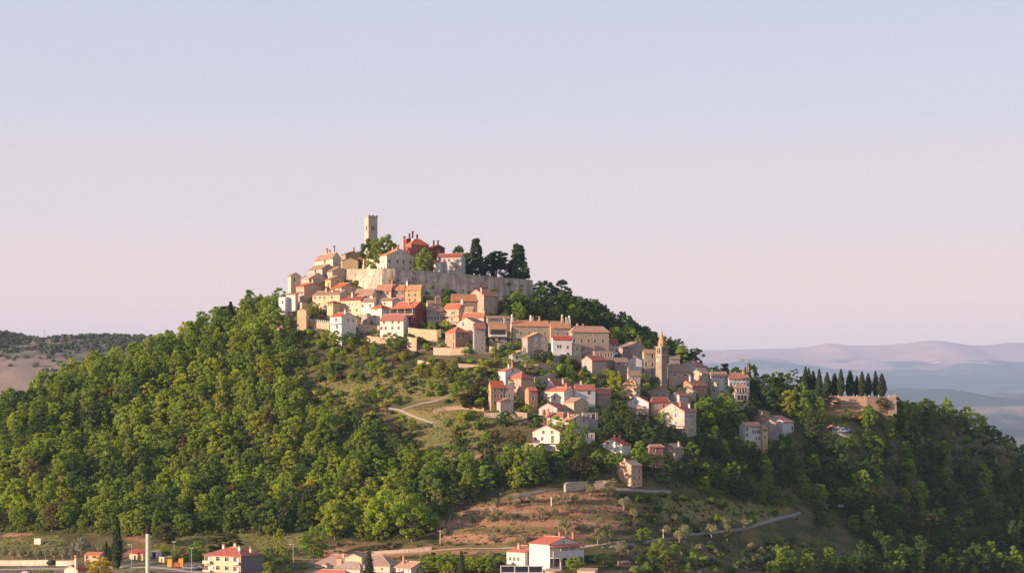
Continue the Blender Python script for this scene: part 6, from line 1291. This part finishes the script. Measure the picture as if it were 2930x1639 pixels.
for i, (X, top, bot, w) in enumerate([(615,240,475,46),(643,252,480,40),(680,278,492,56),(732,265,512,46),(800,298,514,50),(865,310,516,60),(920,275,518,46),(997,290,520,64),(1055,335,520,42),(1100,300,522,46),(1153,318,524,50),(1216,298,526,44),(1270,322,526,60)]):
    px = 2100 + X / 3.002; y1 = 960 + bot / 3.002; h = (bot - top) / 3.002; D = 771 + 3 * (i % 3) + (12 if i < 4 else 0)
    x, y, z = P(px, y1, D); tree_at(x, y, 9.0 if i > 3 else max(gz(x, y), z - 1), w / 3.002 * D / F_PX * 1.4, h * D / F_PX, 'cypress', 'cyp', ORD[i] + ' cypress from the left in the row on the cemetery terrace', 'cypresses on the cemetery terrace')
OLV = [(500,450,24),(578,440,32),(670,430,24),(730,432,30),(430,540,32),(460,562,26),(500,540,34),(535,552,30),(600,552,26),(735,545,22),(500,638,24),(575,640,24),(955,634,50),(1030,622,24),(1085,618,20),(1160,612,24),(1222,612,26),(1332,474,40),(1398,536,32),(1250,392,52),(1110,392,36),(960,432,30),(1015,432,28),(900,432,24),(800,520,26),(880,520,26),(960,500,30),(1165,495,22),(1060,500,22),
       (1665,560,30),(1695,690,44),(1735,672,44),(1905,655,42),(1990,612,40),(2012,680,46),(1165,692,42),(1245,690,36),(1610,650,34),(2070,618,36),(2120,604,34),(2160,596,26),(1310,785,44),(1365,770,40),(1180,560,20),(620,470,22),(350,560,20),(690,690,28),(480,700,30)]
for i, (X, Y, w) in enumerate(OLV):
    px, py = 1200 + X / 2.28, 1250 + Y / 2.28; tree(px, py, w * 1.2, w * 1.1, 'olive', 'oliv', f'{"large" if w > 34 else "small"} grey-green olive tree on the {"upper" if py < 1450 else "middle" if py < 1500 else "lowest"} terrace {"at the left of the grove" if px < 1500 else "in the middle of the grove" if px < 1760 else "right of the grove by the road"}', 'olive trees of the grove')
for i in range(9):
    tree(10 + i * 24 + 4 * rng.random(), 1603 + 2 * rng.random(), 35, 42 + 7 * rng.random(), 'olive', (.30,.30,.17), 'olive tree in the single row above the cream road wall', 'olive trees above the cream wall')
for i, (px, py, w) in enumerate(((232,1590,66),(285,1586,40),(52,1578,24),(100,1572,22),(40,1562,16),(140,1566,26))):
    tree(px, py, w, w * .85, 'olive', (.30,.30,.17), 'olive tree standing behind the roadside row at the left', 'olive trees behind the roadside row')
hd = place('hedge', 'trimmed green hedge in front of the red awning house', 'hedge', 245, 1608)
cc = np.stack([rng.random(1500) * 4.6, rng.random(1500) * .9, rng.random(1500) * 1.9], -1); nn = unit(rng.normal(size=(1500, 3)) + np.array([0, -.6, .5])); o = link(bpy.data.objects.new('foliage', leaf_mesh('foliage', cc, nn, rng.random(1500), .14, rng, M_LEAF)), hd); o.color = (.05, .085, .02, 1)
for i in range(16):
    f = rng.random(); a_, c_ = rp[1 + int(f * 4)], rp[2 + int(f * 4)]; g_ = rng.random(); x = a_[0] * (1 - g_) + c_[0] * g_; y = a_[1] * (1 - g_) + c_[1] * g_; z = 50 + 6 * rng.random()
    tree_at(x + .1, y - .05 * (59 - z) - .5, z, 1.3 + rng.random(), .9 + .9 * rng.random(), 'bush', 'mg' if i % 3 else 'dg', 'small tuft of wild plants growing from the shaded rampart wall', 'wild plants on the rampart')
# --- the woods
ROADPTS = []
for pts in ROADS:
    for i in range(len(pts) - 1):
        for k in range(8): f = k / 8; ROADPTS.append((pts[i][0] * (1 - f) + pts[i + 1][0] * f, pts[i][1] * (1 - f) + pts[i + 1][1] * f))
ROADPTS = np.array(ROADPTS)
HB = np.array(HOUSES)
def clear_of(px, py, w, h, x, y, rad, D):
    d = np.hypot(HB[:, 0] - x, HB[:, 1] - y)
    if (d < HB[:, 2] * .8 + rad * .6).any(): return False
    ow = np.minimum(HB[:, 4], px + w * .45) - np.maximum(HB[:, 3], px - w * .45); oh = np.minimum(HB[:, 6], py) - np.maximum(HB[:, 5], py - h)
    ar = np.maximum(ow, 0) * np.maximum(oh, 0) / ((HB[:, 4] - HB[:, 3]) * (HB[:, 6] - HB[:, 5]))
    if ((ar > .16) & (HB[:, 7] > D - 2)).any(): return False
    r = (abs(ROADPTS[:, 0] - px) < w * .4) & (ROADPTS[:, 1] < py + 3) & (ROADPTS[:, 1] > py - h * .9)
    return not r.any()
MASS = []
def mass(todo, seed):
    r = np.random.default_rng(seed + 50)
    for (_, xx, yy, z, w, h, kind, tn, px, py) in todo:
        cr_, tr_, pw, ph = PROTO[kind][int(r.integers(len(PROTO[kind])))]; n = len(cr_.vertices); co = np.empty(n * 3, np.float32); cr_.vertices.foreach_get('co', co); q = co.reshape(-1, 4, 3)[r.random(n // 4) < .55]
        m_ = q.mean(1, keepdims=True); q = m_ + (q - m_) * 1.3; a = r.random() * 6.28; x_, y_ = q[..., 0] * math.cos(a) - q[..., 1] * math.sin(a), q[..., 0] * math.sin(a) + q[..., 1] * math.cos(a)
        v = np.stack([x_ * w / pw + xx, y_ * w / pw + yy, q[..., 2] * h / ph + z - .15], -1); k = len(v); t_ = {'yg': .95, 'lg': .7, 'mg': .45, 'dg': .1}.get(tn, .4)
        MASS.append((v.reshape(-1, 3), np.stack([np.clip(t_ + .4 * (r.random(k) - .5), 0, 1), np.clip(1 - t_ + .4 * (r.random(k) - .5), 0, 1), r.random(k), np.ones(k)], -1)))
def wood(poly, spacing, mix, sizes, tint_fn, label_fn, group, seed, avoid=(), keep=1.0, rename=None, most=290):
    r = np.random.default_rng(seed); poly = np.array(poly, float); n = 0; todo = []; near = {}
    def add_near(q):
        for i in (-1, 0, 1):
            for j in (-1, 0, 1): near.setdefault((int(q[0] // 16) + i, int(q[1] // 16) + j), []).append(q)
    for q in TREES: add_near(q)
    gx_, gy_ = np.meshgrid(np.arange(-300, 300, spacing), np.arange(545, 850, spacing * .9)); XX = gx_.ravel() + (r.random(gx_.size) - .5) * spacing * .9; YY = gy_.ravel() + (r.random(gx_.size) - .5) * spacing * .9
    ZZ = gzv(XX, YY); PX, PY = px_of(XX, YY, ZZ); U = r.random((gx_.size, 6)); ok = in_poly(poly, PX, PY) & (PX > -60) & (PX < 2990) & (U[:, 0] <= keep)
    for a_ in avoid: ok &= ~in_poly(np.array(a_, float), PX, PY)
    for i_ in np.nonzero(ok)[0]:
            xx, yy, z, px, py, u = float(XX[i_]), float(YY[i_]), float(ZZ[i_]), float(PX[i_]), float(PY[i_]), U[i_]
            s = F_PX / yy; kind = mix[min(len(mix) - 1, int(u[1] * len(mix)))]; w = sizes[0] + (sizes[1] - sizes[0]) * u[2]; h = w * ((1.0 + .35 * u[3]) if kind not in ('tall', 'bush') else (1.6 + .5 * u[3]) if kind == 'tall' else (.6 + .3 * u[3]))
            if kind == 'tall': w *= .8; h = w * (1.6 + .5 * u[3])
            if py - h * s > 1665 : continue
            if not clear_of(px, py, w * s, h * s, xx, yy, w / 2, yy): continue
            if any(math.hypot(a_ - xx, b_ - yy) < (c_ + w / 2) * .42 for a_, b_, c_ in near.get((int(xx // 16), int(yy // 16)), ())): continue
            tn = tint_fn(px, py, xx, yy, u[4], u[5]); add_near((xx, yy, w / 2)); todo.append((w * s * h * s, xx, yy, z, w, h, kind, tn, px, py)); n += 1
    todo.sort(key=lambda q: -q[0])
    for q in todo[:most]:
        _, xx, yy, z, w, h, kind, tn, px, py = q; tree_at(xx, yy, z, w, h, kind, tn, label_fn(kind, tn, px, py), group, name=(rename if rename and kind == 'broad' else 'garden_shrub' if rename == 'garden_tree' and kind == 'bush' else None))
    if len(todo) > most: mass(todo[most:], seed)
    return n
COLW = {'yg': 'yellow-green', 'lg': 'light green', 'mg': 'mid-green', 'dg': 'dark green', 'yel': 'yellow', 'org': 'orange-tinged', 'brn': 'brownish', 'oliv': 'grey-green'}
KINDW = {'broad': 'round-crowned', 'tall': 'tall slender', 'layer': 'spreading', 'bush': 'bushy', 'olive': 'low'}
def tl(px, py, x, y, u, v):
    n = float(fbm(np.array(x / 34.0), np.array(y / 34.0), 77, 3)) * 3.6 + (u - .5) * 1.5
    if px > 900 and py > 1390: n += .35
    if px > 1190 and py > 1300: n -= 1.5  # shade over this patch is put into darker leaf tints
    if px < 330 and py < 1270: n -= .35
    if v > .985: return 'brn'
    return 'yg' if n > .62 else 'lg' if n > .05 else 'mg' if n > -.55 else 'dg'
ZL = [(-80,1225),(0,1190),(110,1152),(230,1094),(365,1050),(550,978),(640,938),(740,896),(800,876),(826,910),(832,965),(846,1000),(862,1020),(850,1050),(818,1085),(828,1130),(900,1160),(940,1200),(1060,1240),(1140,1280),(1190,1332),(1330,1350),(1560,1388),(1600,1397),(1430,1428),(1300,1455),(1240,1500),(1235,1545),(1040,1550),(900,1525),(830,1535),(640,1528),(430,1540),(360,1535),(200,1522),(-80,1522)]
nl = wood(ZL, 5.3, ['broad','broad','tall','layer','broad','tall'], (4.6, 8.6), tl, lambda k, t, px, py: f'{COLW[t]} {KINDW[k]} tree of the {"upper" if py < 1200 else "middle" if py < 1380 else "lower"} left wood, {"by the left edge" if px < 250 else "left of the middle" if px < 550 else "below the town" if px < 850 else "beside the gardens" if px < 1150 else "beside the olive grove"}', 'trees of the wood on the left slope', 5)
ZT = [(1440,890),(1530,868),(1640,888),(1770,952),(1880,1012),(1990,1062),(1975,1075),(1860,1030),(1780,995),(1650,940),(1450,922)]
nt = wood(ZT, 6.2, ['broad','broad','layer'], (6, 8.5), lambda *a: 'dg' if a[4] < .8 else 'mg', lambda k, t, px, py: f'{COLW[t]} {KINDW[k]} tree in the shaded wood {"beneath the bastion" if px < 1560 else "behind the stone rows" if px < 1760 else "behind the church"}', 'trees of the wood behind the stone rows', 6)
ZR = [(1990,1085),(2160,1128),(2330,1150),(2345,1190),(2560,1205),(2640,1190),(2730,1212),(2830,1264),(2930,1328),(3050,1390),(3050,1670),(2200,1670),(2180,1600),(2330,1545),(2320,1465),(2060,1430),(1900,1395),(1850,1370),(1700,1340),(1690,1300),(1700,1255),(1800,1215),(1880,1255),(2000,1255),(2010,1185),(2000,1130)]
OPEN_R = [[(2360,1215),(2445,1220),(2440,1255),(2370,1250)], [(2600,1230),(2760,1240),(2930,1350),(2930,1375),(2700,1330),(2560,1265)], [(2230,1530),(2420,1500),(2540,1640),(2180,1640)], [(2120,1290),(2210,1285),(2215,1310),(2125,1315)]]
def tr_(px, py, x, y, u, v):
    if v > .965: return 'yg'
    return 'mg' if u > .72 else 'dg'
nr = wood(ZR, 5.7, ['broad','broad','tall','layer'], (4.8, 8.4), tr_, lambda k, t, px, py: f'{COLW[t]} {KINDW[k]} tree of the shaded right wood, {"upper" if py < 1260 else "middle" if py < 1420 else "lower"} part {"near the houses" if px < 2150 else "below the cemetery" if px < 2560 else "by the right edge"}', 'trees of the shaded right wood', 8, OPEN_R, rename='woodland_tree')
ZH = [(1690,1215),(1790,1200),(1800,1235),(1890,1262),(1850,1335),(1790,1330),(1760,1385),(1640,1388),(1520,1388),(1380,1350),(1400,1330),(1620,1300),(1640,1260)]
nh = wood(ZH, 6.2, ['broad','layer','broad'], (5, 7.5), lambda *a: 'dg' if a[4] < .55 else 'mg', lambda k, t, px, py: f'{COLW[t]} {KINDW[k]} tree around the houses below the hamlet', 'trees below the hamlet', 9, rename='garden_tree')
ZG = [(850,940),(1010,960),(1130,1000),(1240,1030),(1420,1040),(1420,1100),(1385,1200),(1420,1260),(1500,1310),(1380,1345),(1200,1326),(1140,1280),(1060,1240),(940,1200),(900,1160),(828,1130),(818,1085),(850,1050),(862,1020),(840,985)]
def tg(px, py, x, y, u, v): return 'brn' if v > .9 else 'yg' if u > .8 else 'lg' if u > .5 else 'mg' if u > .2 else 'dg'
GLAWN = [[(1120,1185),(1250,1168),(1330,1160),(1340,1180),(1260,1212),(1180,1210)], [(1200,1228),(1300,1228),(1270,1290),(1200,1300)], [(930,1100),(1080,1098),(1080,1128),(930,1132)]]
ng = wood(ZG, 4.2, ['bush','broad','bush','layer'], (1.7, 4.8), tg, lambda k, t, px, py: f'{COLW[t]} {KINDW[k]} {"shrub" if k == "bush" else "tree"} in the {"upper" if py < 1080 else "middle" if py < 1220 else "lower"} gardens below the town', 'garden trees and shrubs below the town', 10, GLAWN, .85, rename='garden_tree', most=240)
ZM = [(1400,1030),(1470,1035),(1560,1045),(1700,1075),(1790,1075),(1780,1130),(1700,1100),(1540,1080),(1420,1050)]
nm_ = wood(ZM, 4.4, ['bush','bush','broad'], (2.6, 4.6), tg, lambda k, t, px, py: f'{COLW[t]} {KINDW[k]} {"shrub" if k == "bush" else "tree"} on the terraces above the hamlet', 'shrubs above the hamlet', 12, rename='garden_tree')
nw = wood(TOWN[0], 3.4, ['bush','bush','broad'], (1.5, 4.2), lambda *a: 'dg' if a[4] < .4 else 'mg' if a[4] < .8 else 'lg', lambda k, t, px, py: f'{COLW[t]} {KINDW[k]} {"shrub" if k == "bush" else "tree"} between the houses, {"below the ramparts" if px < 1280 else "among the stone rows" if py < 1060 else "around the hamlet" if px < 1720 else "below the church"}', 'shrubs between the town houses', 20, (), .8, rename='garden_tree', most=110)
ZS = [(1750,1415),(1900,1410),(2060,1440),(2300,1470),(2280,1490),(2000,1520),(1850,1540),(1760,1500)]
ns = wood(ZS, 6.0, ['bush'], (2.2, 4.6), lambda *a: 'dg' if a[4] < .6 else 'mg', lambda k, t, px, py: f'{COLW[t]} bushy shrub on the shaded meadow right of the olive grove', 'shrubs on the shaded meadow', 13, (), .7)
ZB = [(1760,1600),(1850,1590),(2000,1560),(2200,1540),(2330,1545),(2540,1640),(2540,1665),(1760,1665)]
nb = wood(ZB, 5.6, ['bush','olive','bush'], (2.4, 4.4), lambda *a: 'oliv' if a[4] > .7 else 'dg' if a[4] < .3 else 'mg', lambda k, t, px, py: f'{COLW[t]} {KINDW[k]} {"olive" if k == "olive" else "shrub"} on the scrubby slope at the lower right', 'shrubs of the lower right slope', 14)
ZK = [(440,1575),(575,1590),(575,1610),(440,1600)]
nk = wood(ZK, 4.0, ['bush','broad'], (2.0, 3.6), tg, lambda k, t, px, py: f'{COLW[t]} {KINDW[k]} {"shrub" if k == "bush" else "tree"} behind the village car park', 'shrubs behind the car park', 17, rename='garden_tree')
ZE = [(690,1570),(880,1590),(880,1660),(745,1660),(745,1600)]
ne = wood(ZE, 4.6, ['bush','broad','bush'], (2.0, 4.0), tg, lambda k, t, px, py: f'{COLW[t]} {KINDW[k]} {"shrub" if k == "bush" else "tree"} on the meadow edge between the apartment block and the school', 'shrubs beside the school', 18, (), .6, rename='garden_tree')
ZF = [(0,1630),(160,1634),(420,1626),(440,1655),(0,1660)]
nf = wood(ZF, 3.6, ['bush','broad'], (1.6, 3.4), tg, lambda k, t, px, py: f'{COLW[t]} {KINDW[k]} {"shrub" if k == "bush" else "tree"} in front of the village road at the left', 'shrubs by the village road', 19, (), .8, rename='garden_tree')
ZV = [(1230,1590),(1440,1585),(1440,1655),(1230,1660)]
nv_ = wood(ZV, 4.6, ['bush','broad','bush'], (2.4, 4.4), tg, lambda k, t, px, py: f'{COLW[t]} {KINDW[k]} {"shrub" if k == "bush" else "tree"} in the plot left of the villa', 'shrubs left of the villa', 15, rename='garden_tree')
ZU = [(2560,1205),(2640,1225),(2760,1240),(2930,1350),(2930,1375),(2700,1330),(2560,1265)]
nu = wood(ZU, 5.0, ['bush','olive','bush'], (2.4, 4.6), tg, lambda k, t, px, py: f'{COLW[t]} {KINDW[k]} {"olive" if k == "olive" else "shrub"} on the lit bank of the right ridge', 'shrubs on the right ridge', 16)
if MASS:
    v = np.concatenate([q[0] for q in MASS]); c = np.concatenate([q[1] for q in MASS]); k = len(v) // 4
    o = link(bpy.data.objects.new('woodland_canopy', fast_mesh('woodland_canopy', v, np.arange(4 * k).reshape(k, 4), [M_LEAF], False, [('leaf', 'FACE', c)]))); o.color = (.20, .29, .038, 1); tag(o, 'the smaller and half-hidden crowns of the woods merging into one canopy', 'woodland', kind='stuff')
print('woods', len(MASS), len(MASS) and k, nl, nt, nr, nh, ng, nm_, ns, nb, nv_, nu)
# --- undergrowth: one mass that nobody could count
def undergrowth(name, label, polys, n, size, per, tint, seed, hgt=1.0, avoid=()):
    r = np.random.default_rng(seed); cs, ns_, vs = [], [], []
    k = 0; XX = -300 + 600 * r.random(n * 30); YY = 545 + 290 * r.random(n * 30); ZZ = gzv(XX, YY); PX, PY = px_of(XX, YY, ZZ); ok = np.zeros(n * 30, bool)
    for q in polys: ok |= in_poly(q, PX, PY)
    for q in avoid: ok &= ~in_poly(np.array(q, float), PX, PY)
    ok &= (PX > -60) & (PX < 2990) & (PY < 1670)
    for i_ in np.nonzero(ok)[0]:
        if k >= n: break
        x, y, z, px, py = float(XX[i_]), float(YY[i_]), float(ZZ[i_]), float(PX[i_]), float(PY[i_])
        if (np.hypot(HB[:, 0] - x, HB[:, 1] - y) < HB[:, 2] * .75).any(): continue
        if (np.hypot(ROADPTS[:, 0] - px, (ROADPTS[:, 1] - py) * 2) < 22).any(): continue
        R_ = (.5 + .8 * r.random()) * hgt; d = unit(r.normal(size=(per, 3))); d[:, 2] = abs(d[:, 2]); cs.append(np.array([x, y, z]) + d * R_ * (.5 + .5 * r.random((per, 1)))); ns_.append(unit(d + .5 * r.normal(size=(per, 3)))); vs.append(np.full(per, r.random())); k += 1
    o = link(bpy.data.objects.new(name, leaf_mesh(name, np.concatenate(cs), np.concatenate(ns_), np.concatenate(vs), size, r, M_LEAF))); o.color = (*tint, 1); tag(o, label, 'undergrowth', kind='stuff'); return o
PA = lambda *q: [np.array(a_, float) for a_ in q]
undergrowth('woodland_undergrowth', 'low green undergrowth beneath the trees of the woods', PA(ZL, ZT, ZR, ZH), 7000, .24, 44, (.15, .20, .035), 21, 1.9, OPEN_R)
undergrowth('scrub', 'low scrub and weeds between the gardens and on the banks', PA(ZG, ZM, ZS, ZB, ZV, ZU, SOIL[1], TOWN[0]), 4200, .2, 24, (.13, .16, .04), 22, .65, GLAWN)
undergrowth('grove_weeds', 'dry weeds on the reddish olive terraces', PA(SOIL[0], GROVE), 1500, .13, 16, (.12, .095, .045), 23, .38)
undergrowth('meadow_grass', 'short rough grass on the lawns and meadows', PA(*LAWN), 5200, .11, 12, (.20, .21, .05), 24, .3)
# far trees on the left upland skyline
def far_tree(px, py, wpx, hpx, lb, D=2120, tint=(.05,.075,.045), group=None):
    x, y, z = P(px, py, D); zz_ = float(upland_z(np.array(x), np.array(y))); tree_at(x, y, min(z, zz_) - .5, wpx * D / F_PX, hpx * D / F_PX, 'broad', tint, lb, group)
far_tree(290, 984, 66, 24, 'broad dark dome of trees on the far left skyline'); far_tree(270, 984, 30, 18, 'lower part of the far dark tree dome'); far_tree(220, 982, 14, 16, 'small tree cluster left of the far tree dome'); far_tree(206, 982, 8, 9, 'tiny tree beside the small far cluster')
far_tree(242, 980, 10, 8, 'little bush between the far cluster and the tree dome')
r = np.random.default_rng(31)
cs, ns_, vs = [], [], []
for k in range(6500):
    x = -900 + 900 * r.random(); y = 1700 + 430 * r.random(); z = float(upland_z(np.array(x), np.array(y))); px, py = px_of(x, y, z)
    w_ = float(fbm(np.array(x / 90), np.array(y / 60), 9, 3)) + (.35 if py < 1010 else 0) + (.3 if px > 260 else 0)
    if w_ < .02 + .3 * r.random() or px > 520 or px < -40: continue
    R_ = 1.2 + 2.6 * r.random(); d = unit(r.normal(size=(22, 3))); d[:, 2] = abs(d[:, 2]); cs.append(np.array([x, y, z]) + d * R_); ns_.append(unit(d + .4 * r.normal(size=(22, 3)))); vs.append(np.full(22, r.random()))
o = link(bpy.data.objects.new('upland_scrub', leaf_mesh('upland_scrub', np.concatenate(cs), np.concatenate(ns_), np.concatenate(vs), 1.3, r, M_LEAF))); o.color = (.12, .14, .08, 1); tag(o, 'scattered dark scrub over the far left upland', 'scrub', kind='stuff')
# ------------------------------------------------------------------ evening air
hz = MB(); hz.box(-32200, 32200, -4200, 38200, VALLEY - 200, 1300)
hm_ = bpy.data.materials.new('haze'); hm_.use_nodes = True; ht_ = hm_.node_tree; ht_.nodes.clear()
ho = ht_.nodes.new('ShaderNodeOutputMaterial'); pv = ht_.nodes.new('ShaderNodeVolumePrincipled'); ht_.links.new(pv.outputs[0], ho.inputs['Volume'])
pv.inputs['Color'].default_value = (.50, .67, 1.0, 1); pv.inputs['Density'].default_value = HAZE_DENSITY; pv.inputs['Anisotropy'].default_value = .0
hzo = hz.build('haze', hm_); tag(hzo, 'pale blue evening haze over the valley', 'haze', kind='stuff')
